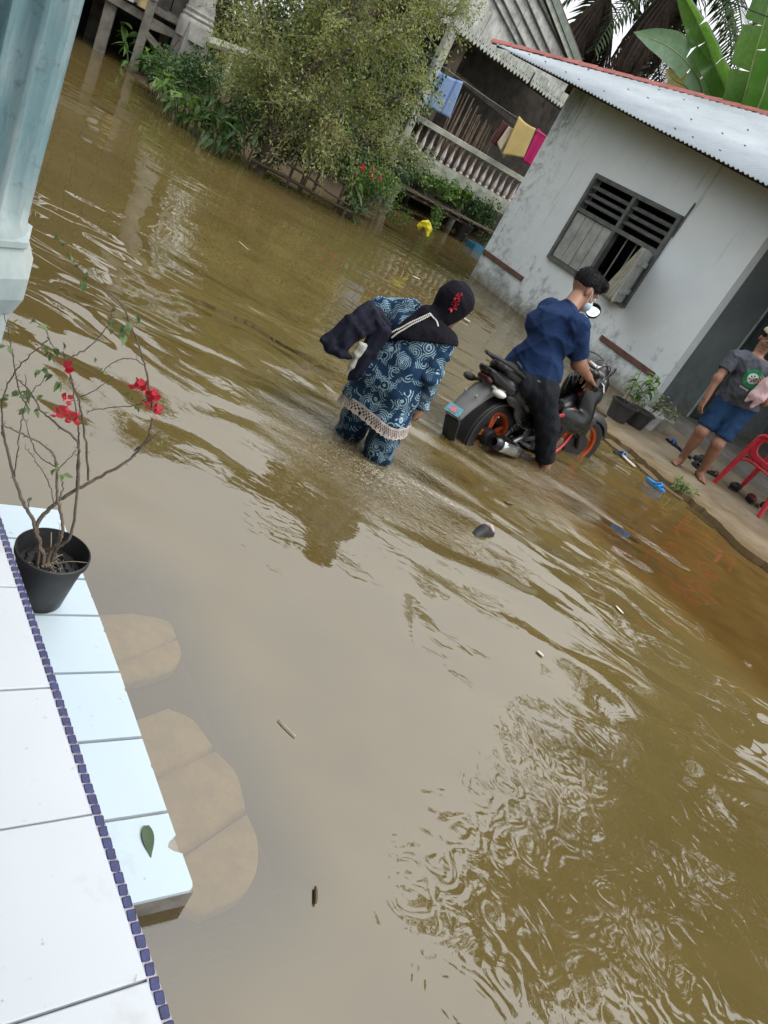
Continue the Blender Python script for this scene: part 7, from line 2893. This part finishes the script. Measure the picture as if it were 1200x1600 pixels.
stems = [
    # main stems, (px, py, depth)
    ([(70, 872, -.01), (58, 838, -.01), (52, 815, 0), (35, 785, 0), (22, 745, .01), (8, 690, .02), (2, 665, .02)], .0072, .003),
    ([(64, 866, -.01), (56, 825, 0), (78, 795, .01), (110, 770, .02), (150, 748, .03), (195, 722, .04), (228, 690, .05), (238, 655, .05)], .0075, .0032),
    ([(78, 862, .0), (95, 842, .0), (97, 815, .0), (90, 775, -.01), (88, 735, -.01), (80, 705, -.02), (40, 680, -.03), (5, 665, -.04)], .0060, .0022),
    ([(85, 860, .01), (108, 840, .01), (118, 795, .01), (123, 725, .02), (120, 690, .02), (92, 665, .02), (68, 645, .03), (45, 610, .03), (25, 590, .04)], .0050, .002),
    ([(137, 750, .03), (134, 690, .02), (126, 640, .01), (115, 600, .0), (105, 575, .0), (98, 550, -.01)], .0036, .0016),
    ([(120, 770, .02), (122, 690, .03), (122, 660, .03), (112, 600, .03), (108, 580, .03)], .0030, .0014),
    ([(228, 690, .05), (210, 704, .05), (245, 678, .05), (252, 672, .06)], .0026, .0013),
    ([(238, 640, .05), (230, 590, .05), (222, 555, .05), (205, 510, .06), (190, 478, .06), (160, 448, .07), (128, 425, .07), (105, 395, .08), (90, 372, .08)], .0032, .0012),
    ([(222, 632, .05), (185, 636, .04), (150, 640, .03), (135, 645, .02)], .0018, .0012),
    ([(225, 570, .05), (205, 560, .04), (180, 565, .03), (150, 590, .02)], .0018, .0010),
    ([(120, 625, .02), (150, 608, .03), (165, 598, .03), (178, 586, .04)], .0016, .0008),
    ([(105, 562, .0), (135, 545, .01), (160, 520, .02), (172, 503, .03), (175, 490, .03)], .0020, .0009),
    ([(45, 640, .03), (28, 605, .02), (20, 555, .01), (14, 520, 0), (5, 490, 0)], .0022, .0010),
    ([(8, 690, .02), (2, 640, .01), (12, 600, .0), (28, 575, -.01), (48, 555, -.02), (75, 528, -.02), (60, 505, -.02), (35, 488, -.02)], .0024, .0010),
    ([(75, 528, -.02), (85, 545, -.01), (105, 562, 0)], .0014, .001),
    ([(88, 730, -.01), (60, 712, -.01), (50, 690, -.02), (40, 660, -.02), (30, 640, -.02)], .0020, .0009),
    ([(85, 790, -.01), (78, 760, -.02), (66, 735, -.02), (50, 712, -.02), (40, 700, -.02)], .0018, .0009),
    ([(94, 780, 0), (98, 760, 0), (96, 745, 0)], .0022, .0012),
    ([(90, 735, -.01), (108, 715, 0), (118, 705, .01)], .0018, .0012),
    ([(22, 745, .01), (28, 700, .0), (34, 660, -.01), (42, 625, -.01), (40, 590, -.02)], .0020, .001),
    ([(52, 815, 0), (44, 795, .01), (46, 780, .01)], .002, .001),
    ([(42, 625, -.01), (60, 600, -.02), (78, 585, -.02)], .0015, .0008),
    ([(85, 862, .0), (92, 838, -.02), (94, 822, -.02)], .0012, .0008),
]
tips_ = []
for k, (pts, r0, r1) in enumerate(stems):
    c = spline([Q(*p) for p in pts], 6)
    if k < 4:
        c[0] = V(c[0][0], c[0][1], ZS + .105)
    c = [p + V(random.gauss(0, 1), random.gauss(0, 1), random.gauss(0, 1)) * .0012 for p in c]
    mb = MB()
    mb.tube(c, list(np.linspace(r0 * .82, r1 * .8, len(c))), 7)
    for i in range(2, len(c), 2):             # thorns and buds
        dr = nrm(V(random.gauss(0, 1), random.gauss(0, 1), random.gauss(.4, 1)))
        mb.tube([c[i], c[i] + dr * random.uniform(.005, .013)], [r1 * .7, .0003], 4, False)
    mb.build('stem', M_STEM if k < 4 else M_TWIG, pot, True)
    tips_.append(c)
lf = None
def put_leaf(p, size, e):
    global lf
    if lf is None:
        lf = leafshape(.03, .02, .25, .3, 6).build('leaf', L_BOUG, pot, True, True)
        o = lf
    else:
        o = share(lf, 'leaf', pot, (0, 0, 0))
    o.location = tuple(p - pp)
    o.rotation_euler = e
    o.scale = (size,) * 3
for (px, py, d, s_) in ((190, 520, .06, 1.7), (194, 512, .06, 1.2), (205, 505, .06, 1.1), (178, 500, .05, 1.0), (215, 492, .06, 1.0), (172, 512, .05, 1.0), (70, 580, -.02, 1.1), (82, 588, -.02, 1.2), (90, 596, -.02, 1.2), (60, 578, -.02, .9),
                        (78, 552, -.01, 1.0), (90, 545, -.01, .9), (72, 545, -.01, .8), (98, 535, 0, .8), (48, 620, 0, 1.1), (38, 612, 0, .9), (25, 615, 0, .9), (42, 636, 0, 1.0), (12, 620, 0, .9), (85, 733, -.01, .8), (100, 742, 0, .9),
                        (92, 730, -.01, .7), (252, 685, .06, .9), (110, 400, .08, .8), (135, 430, .07, .8), (128, 438, .07, .9), (92, 368, .08, .8), (98, 380, .08, .7), (8, 540, 0, .9), (30, 500, 0, .8), (62, 510, -.02, .8), (14, 545, 0, .7),
                        (48, 778, .01, .8), (228, 622, .05, .9), (204, 620, .05, 1.0), (212, 636, .05, .8), (60, 640, .0, .8), (66, 618, 0, .8), (55, 500, -.02, .7), (180, 485, .05, .7), (150, 560, .03, .6), (160, 575, .03, .6), (142, 420, .07, .7), (116, 412, .07, .6)):
    for r_ in range(2):
        put_leaf(Q(px + random.uniform(-5, 5) * r_, py + random.uniform(-5, 5) * r_, d + random.uniform(-.012, .012)), s_ * random.uniform(.5, .85), (random.uniform(-.8, .8), random.uniform(-.2, 1.3), random.uniform(0, 6.28)))
fl0 = None
for (px, py, d, n_) in ((105, 574, -.01, 3), (100, 624, .0, 2), (104, 648, .0, 4), (116, 654, .01, 3), (94, 646, 0, 2), (218, 606, .05, 4), (226, 612, .05, 3), (236, 622, .05, 4), (240, 642, .05, 4), (230, 630, .05, 2)):
    for q in range(n_):
        p = Q(px + random.uniform(-5, 5), py + random.uniform(-4, 4), d + random.uniform(-.01, .01))
        if fl0 is None:
            mb = MB()
            for k in range(3):
                a = k * 2.094
                s1 = V(math.cos(a), math.sin(a), 0)
                s2 = V(-math.sin(a), math.cos(a), 0)
                rows = []
                for t in np.linspace(0, 1, 5):
                    w = .0085 * math.sin(math.pi * min(1, t * .92 + .08)) + .0006
                    c = s1 * (.004 + .012 * t) + UP * (.016 * t ** 1.4)
                    rows.append([c - s2 * w + s1 * .002, c, c + s2 * w + s1 * .002])
                mb.grid(np.array(rows))
            fl0 = mb.build('flower', M_RED, pot, True, True)
            o = fl0
        else:
            o = share(fl0, 'flower', pot, (0, 0, 0))
        o.location = tuple(p - pp)
        o.rotation_euler = (random.uniform(-1, 1), random.uniform(-1, 1), random.uniform(0, 6.28))
        o.scale = (random.uniform(.7, 1.0),) * 3

# fallen leaf on the last step tile
fl = leafshape(.072, .026, .12, .05, 9)
o = fl.build('fallen_leaf', leafmat('fallen_leaf', [(0.05, 0.085, 0.045, 1), (0.09, 0.13, 0.07, 1)], .6, .05, 30), None, True, True)
o.location = (-0.103, 1.072, ZS + .004)
o.rotation_euler = (0, 0, math.atan2(-0.055, 0.045))
tag(o, 'dull green leaf lying on the last pale blue step tile', 'leaf')

# ================================================================== RED PLASTIC ARMCHAIR
M_CHAIR = simple('red_plastic', (0.42, 0.022, 0.035, 1), .3, 0, .2, 5, .05, 60, 'Object', .5)
cfw = -HU
csd = HN
CB = (V(2.76, 7.65, 0) + V(3.19, 7.26, 0)) / 2 + UP * .054 - csd * .27
def Cc(x, y, z):
    return CB + cfw * x + csd * y + UP * z
CAX = (cfw, csd, UP)
chair = thing('plastic_chair', 'red plastic armchair with oval holes under its arms on the ledge', 'chair', CB)
sd_ = SDF(.02)
s_ = MB()
P_ = []
for x in np.linspace(-.22, .24, 14):
    P_.append([Cc(x, y, .40 - .02 * math.cos(y * 6) + .018 * (x < -.2) - .03 * max(0, (x - .18) / .06) ** 2) for y in np.linspace(-.22, .22, 12)])
s_.grid(np.array(P_))
o = s_.build('seat', M_CHAIR, chair, 'all')
md = o.modifiers.new('thickness', 'SOLIDIFY')
md.thickness = .006
for y in (-1, 1):
    for (x0, x1, zt) in ((.29, .225, .60), (-.29, -.22, .42)):
        mb = MB()
        c = spline([Cc(x0, y * .265, 0), Cc((x0 + x1) / 2, y * .255, zt * .5), Cc(x1, y * .245, zt)], 5)
        mb.tube(c, [.022, .024, .026, .028, .03, .031, .031, .031, .032, .032, .032][:len(c)], 8)
        mb.build('leg', M_CHAIR, chair, True)
    mb = MB()
    # side frame: arm, oval hole, seat rail
    outer_ = [(.235, .60), (.20, .635), (.10, .645), (-.05, .635), (-.16, .66), (-.23, .72), (-.27, .60), (-.25, .42), (-.10, .385), (.10, .385), (.21, .40), (.225, .48)]
    inner_ = [(.165, .575), (.14, .60), (.07, .605), (-.03, .60), (-.09, .60), (-.13, .585), (-.15, .55), (-.13, .49), (-.07, .455), (.06, .455), (.14, .47), (.165, .52)]
    n_ = len(outer_)
    vs2 = []
    for th_ in (.262, .238):
        vs2 += [Cc(x, y * th_, z) for x, z in outer_] + [Cc(x, y * th_, z) for x, z in inner_]
    fs = []
    for i in range(n_):
        j = (i + 1) % n_
        fs.append((i, j, n_ + j, n_ + i))
        fs.append((2 * n_ + j, 2 * n_ + i, 3 * n_ + i, 3 * n_ + j))
        fs.append((j, i, 2 * n_ + i, 2 * n_ + j))
        fs.append((n_ + i, n_ + j, 3 * n_ + j, 3 * n_ + i))
    mb.add(vs2, fs)
    o = mb.build('side_panel', M_CHAIR, chair, True)
    md = o.modifiers.new('round', 'SUBSURF')
    md.levels = md.render_levels = 2
    mb = MB()
    mb.tube(spline([Cc(.235, y * .25, .60), Cc(.19, y * .25, .64), Cc(.06, y * .25, .65), Cc(-.10, y * .25, .645), Cc(-.20, y * .245, .69), Cc(-.27, y * .22, .80)], 5), .022, 8)
    mb.build('armrest', M_CHAIR, chair, True)
    mb = MB()
    mb.tube(spline([Cc(.215, y * .265, .34), Cc(.14, y * .265, .372), Cc(-.12, y * .265, .365), Cc(-.21, y * .265, .335), Cc(-.255, y * .265, .22), Cc(-.285, y * .265, .02)], 5), [.014] * 20 + [.02] * 6, 8)
    mb.build('side_rail', M_CHAIR, chair, True)
for k in range(5):
    mb = MB()
    y0 = -.16 + k * .08
    mb.bbox((Cc(-.23, y0, .44) + Cc(-.315, y0, .82)) / 2, (.006, .026, .20), (nrm(cfw + UP * .22), csd, nrm(UP - cfw * .22)), .004)
    mb.build('back_slat', M_CHAIR, chair)
mb = MB()
mb.tube(spline([Cc(-.27, -.23, .78), Cc(-.31, -.19, .86), Cc(-.33, 0, .89), Cc(-.31, .19, .86), Cc(-.27, .23, .78)], 5), .024, 8)
mb.build('top_rail', M_CHAIR, chair, True)
for k in range(6):
    mb = MB()
    x0 = -.14 + k * .055
    mb.box(Cc(x0, 0, .404), (.008, .15, .004), CAX)
    mb.build('seat_rib', M_CHAIR, chair)

# ================================================================== POTS, SHOES AND SANDALS ON THE LEDGE
ZL = .053
def flowerpot(name, label, pos, r, h_, mat, plant, seed, group='plant pots by the white wall'):
    t = thing(name, label, 'flower pot', pos, group)
    p = V(*pos)
    mb = MB()
    mb.lathe(p, [(r * .72, 0), (r * .95, h_ * .9), (r * 1.05, h_ * .9), (r * 1.06, h_), (r * .93, h_), (r * .88, h_ * .82)], 20)
    mb.build('pot', mat, t, 40)
    mb = MB()
    mb.lathe(p + UP * h_ * .8, [(r * .9, 0), (.0, .02)], 14)
    mb.build('soil', simple('pot_soil', (0.04, 0.03, 0.022, 1), .95), t)
    rr = random.Random(seed)
    pr_ = None
    st = MB()
    for k in range(plant[0]):
        a = rr.uniform(0, 6.28)
        b = p + V(math.cos(a) * r * .4, math.sin(a) * r * .4, h_ * .8)
        e = b + V(math.cos(a) * r * .9, math.sin(a) * r * .9, plant[1] * rr.uniform(.5, 1))
        c = spline([b, (b + e) / 2 + UP * .04, e], 4)
        st.tube(c, .004, 5)
        for q in range(plant[2]):
            pt = c[rr.randint(3, len(c) - 1)]
            ee = (rr.uniform(-.4, .4), rr.uniform(-.6, .6), rr.uniform(0, 6.28))
            if pr_ is None:
                pr_ = leafshape(plant[3], plant[3] * .45).build('leaf', plant[4], t, True, True)
                oo = pr_
            else:
                oo = share(pr_, 'leaf', t, (0, 0, 0))
            oo.location, oo.rotation_euler = tuple(pt - p), ee
    st.build('stem', M_TWIG, t, True)
M_POTB = simple('old_black_pot', (0.035, 0.034, 0.033, 1), .6, 0, .4, 10, .2, 60, 'World')
flowerpot('flower_pot', 'dark plastic pot with a leafy green plant nearest the front wheel', (1.62, 7.95, ZL), .15, .20, M_POTB, (6, .42, 8, .11, L_MID), 1)
flowerpot('flower_pot', 'square-ish black pot with sparse shoots between two other pots', (1.86, 8.14, ZL), .14, .19, M_POTB, (5, .26, 6, .08, L_PALE), 2)
flowerpot('flower_pot', 'whitish pot with dry twigs by the corner of the white wall', (2.03, 8.42, ZL), .13, .19, simple('white_pot', (0.42, 0.43, 0.41, 1), .8, 0, .3, 8, .2, 60, 'World'), (5, .24, 5, .08, L_PALE), 3)
flowerpot('flower_pot', 'small grey cement pot with pale leaves at the foot of the dark wall', (2.22, 8.66, ZL), .12, .17, M_OLDC, (5, .16, 6, .07, L_PALE), 4)

def shoe(name, label, pos, ang, colm, solem, group, strap=None, L=.25):
    d = V(math.cos(ang), math.sin(ang), 0)
    s_ = V(-d[1], d[0], 0)
    p = V(*pos)
    t = thing(name, label, name, pos, group)
    mb = MB()
    out = []
    for a in np.linspace(0, 2 * np.pi, 20, endpoint=False):
        x = math.cos(a)
        w = (.042 if x > 0 else .034) * (1 - .1 * math.cos(2 * a))
        out.append(p + d * x * L / 2 + s_ * w * math.sin(a) + UP * .022)
    mb.prism(out, UP * .022)
    mb.build('sole', solem, t)
    u = SDF(.015)
    if strap:
        u.chain([p + s_ * .04 + d * .0 + UP * .025, p + d * .04 + UP * .055, p - s_ * .04 + UP * .025], [.009, .010, .009], .004)
        u.chain([p + s_ * .04 + d * .05 + UP * .025, p + d * .06 + UP * .05, p - s_ * .04 + d * .05 + UP * .025], [.010, .011, .010], .004)
    else:
        u.chain([p + d * .09 + UP * .035, p + d * .02 + UP * .045, p - d * .07 + UP * .055], [.035, .036, .036])
        u.sub(p - d * .05 + UP * .105, (.06, .025, .04))
        u.cut(p + UP * .018, -UP)
    u.build('strap' if strap else 'upper', colm, t, .006)
M_SB = simple('blue_shoe', (0.03, 0.10, 0.26, 1), .6)
M_SK = simple('black_shoe', (0.014, 0.014, 0.015, 1), .6)
M_SW = simple('pale_sole', (0.35, 0.35, 0.34, 1), .7)
G_SH = 'footwear left on the ledge'
shoe('sandal', 'blue strapped sandal lying by the foot of the dark wall', (2.40, 8.32, ZL), 2.4, M_SB, M_SK, G_SH, True)
shoe('sandal', 'blue and black sandal just in front of its fellow by the wall', (2.52, 8.18, ZL), 2.2, M_SB, M_SK, G_SH, True)
shoe('shoe', 'black shoe lying beside the blue sandals', (2.66, 8.10, ZL), .6, M_SK, M_SW, G_SH)
shoe('shoe', 'black shoe tipped against the dark wall beyond the sandals', (2.74, 8.30, ZL), 1.0, M_SK, M_SK, G_SH)
shoe('sandal', 'small black sandal between the feet of the barefoot man', (2.60, 7.86, ZL), 1.9, M_SK, M_SK, G_SH, True, .2)
shoe('sandal', 'brown sandal behind the barefoot man', (2.80, 7.95, ZL), .4, simple('brown_strap', (0.10, 0.06, 0.04, 1), .7), M_SK, G_SH, True, .22)
shoe('shoe', 'black shoe under the red plastic chair, nearer its front leg', (3.04, 7.85, ZL), .9, M_SK, M_SK, G_SH)
shoe('shoe', 'dark red shoe under the middle of the red plastic chair', (3.20, 7.72, ZL), 1.4, simple('dark_red_shoe', (0.08, 0.012, 0.015, 1), .6), M_SK, G_SH)
shoe('shoe', 'black shoe pushed to the rear legs of the red plastic chair', (3.34, 7.70, ZL), 1.1, M_SK, M_SW, G_SH)
shoe('sandal', 'bright blue rubber sandal at the water edge below the ledge', (1.93, 6.42, .004), -.75, simple('bright_blue_rubber', (0.02, 0.16, 0.42, 1), .5), simple('bright_blue_sole', (0.03, 0.20, 0.46, 1), .5), G_SH, True, .22)
shoe('sandal', 'blue sandal floating behind the front wheel of the motorcycle', (1.60, 6.78, -.008), .5, simple('bright_blue_rubber_2', (0.04, 0.10, 0.20, 1), .5), M_SK, G_SH, True, .15)
# broken slabs at the ledge corner
for k, (x, y, a, L, w) in enumerate(((1.62, 6.93, .1, .34, .16), (1.90, 6.72, -.2, .30, .12), (2.12, 6.55, .2, .26, .12), (1.50, 7.25, .5, .25, .2), (2.40, 6.32, -.1, .3, .10))):
    d = nrm(LD * math.cos(a) + LI * math.sin(a))
    s_ = V(-d[1], d[0], 0)
    mb = MB()
    pts = [(-L * .5, -w * .5), (-L * .1, -w * .6), (L * .45, -w * .4), (L * .5, w * .2), (L * .2, w * .5), (-L * .45, w * .45)]
    mb.prism([V(x, y, .022 - .006 * k % 3) + d * (u + random.uniform(-.02, .02)) + s_ * (v + random.uniform(-.015, .015)) for u, v in pts], UP * .10)
    tag(mb.build('broken_slab', M_LEDGE), ['broken concrete slab nearest the ledge corner by the front wheel', 'second broken slab along the ledge edge', 'cracked slab in front of the barefoot man', 'broken corner slab under the plant pots', 'narrow broken slab farthest right along the ledge edge'][k], 'slab', 'broken slabs along the ledge edge')
tuft = bushy('grass_tuft', 'small green tuft growing on the ledge edge before the barefoot man', (2.22, 6.60, .03), (.07, .07, .10), 160, .05, .014, L_MID, None, 90)

# ================================================================== WHAT FLOATS ON THE WATER
M_WHITE = simple('white_scrap', (0.6, 0.58, 0.5, 1), .8)
def scrap(name, label, cat, p, L, w, ang, mat, h_=.006, group=None, bend=.1):
    d = V(math.cos(ang), math.sin(ang), 0)
    s_ = V(-d[1], d[0], 0)
    p = V(p[0], p[1], .003)
    mb = MB()
    rows = []
    for t in np.linspace(-.5, .5, 7):
        ww = w * .5 * (1 - .6 * abs(2 * t) ** 3)
        c = p + d * L * t + s_ * L * bend * (t * t) + UP * h_ * .5
        rows.append([c - s_ * ww, c + UP * h_ * .6, c + s_ * ww])
    mb.grid(np.array(rows))
    o = mb.build(name, mat, None, True)
    md = o.modifiers.new('thickness', 'SOLIDIFY')
    md.thickness = h_
    return tag(o, label, cat, group)
M_STRAW = simple('pale_straw', (0.52, 0.48, 0.36, 1), .8)
M_DEADL = simple('brown_dead_leaf', (0.12, 0.08, 0.04, 1), .8)
G_FL = 'scraps floating on the flood water'
scrap('straw', 'pale straw floating alone on the calm grey water', 'straw', (.07, 1.60), .07, .0026, -.35, M_STRAW, .002, G_FL)
scrap('straw', 'thin yellow straw floating on the far open water', 'straw', (-2.24, 6.43), .16, .010, -.6, M_STRAW, .004, G_FL)
scrap('wood_chip', 'white wooden chip floating by the ledge beyond the front wheel', 'chip', (1.68, 6.69), .20, .035, -.95, M_WHITE, .012, G_FL)
scrap('plastic_scrap', 'white plastic scrap floating beyond the wading woman', 'scrap', (-.57, 9.03), .16, .08, .3, M_WHITE, .02, G_FL, .5)
scrap('plastic_scrap', 'yellowish scrap floating near the house wall and the woman', 'scrap', (-.32, 8.82), .14, .04, -.3, M_STRAW, .012, G_FL)
scrap('leaf_scrap', 'whitish leaf floating in the middle distance right of the woman', 'leaf', (.87, 2.73), .035, .018, -.4, M_WHITE, .003, G_FL)
scrap('leaf_scrap', 'pale leaf floating over the drowned apron', 'leaf', (1.33, 3.58), .06, .02, -.8, M_STRAW, .003, G_FL)
scrap('leaf_scrap', 'brown dead leaf floating in the calm lower water', 'leaf', (.31, 1.18), .04, .006, 1.9, M_DEADL, .003, G_FL)
scrap('leaf_scrap', 'brown dead leaf floating behind the motorcycle', 'leaf', (.62, 4.15), .07, .025, .7, M_DEADL, .004, G_FL)
scrap('leaf_scrap', 'small pale leaf floating ahead of the wading woman', 'leaf', (-1.15, 9.69), .12, .05, .7, M_STRAW, .006, G_FL)
# half sunk shoe-like lump with a pale top
sk = thing('half_sunk_shoe', 'half sunk dark shoe with a pale pinkish rim out on the open water', 'shoe', (.51, 3.57, 0))
u = SDF(.012)
u.chain([V(.535, 3.60, .0), V(.50, 3.56, .012), V(.47, 3.50, -.015)], [.032, .034, .028])
u.build('body', M_SK, sk, .005)
u = SDF(.008)
u.chain([V(.50, 3.61, .030), V(.525, 3.605, .034), V(.545, 3.585, .028)], [.011, .013, .010])
u.build('rim', simple('pinkish_rim', (0.48, 0.38, 0.36, 1), .7), sk, .004)
# yellow bag tied to a stick beyond the bank
yb = thing('yellow_bag', 'bright yellow plastic bag tied to a stick in front of the shelf', 'bag', (-1.62, 11.5, 0))
mb = MB()
mb.tube([V(-1.62, 11.5, -.4), V(-1.63, 11.52, .1), V(-1.60, 11.55, .42)], .009, 6)
mb.build('stick', M_BAMB, yb, True)
u = SDF(.02)
u.chain([V(-1.66, 11.54, .43), V(-1.59, 11.55, .46), V(-1.54, 11.55, .42), V(-1.51, 11.53, .33)], [.045, .055, .045, .022])
u.cap(V(-1.68, 11.54, .40), V(-1.67, 11.54, .36), .035, .02)
u.disp = folds(.010, 70, 91)
u.build('bag', simple('yellow_plastic', (0.62, 0.55, 0.02, 1), .4, 0, .15, 12), yb, .008)
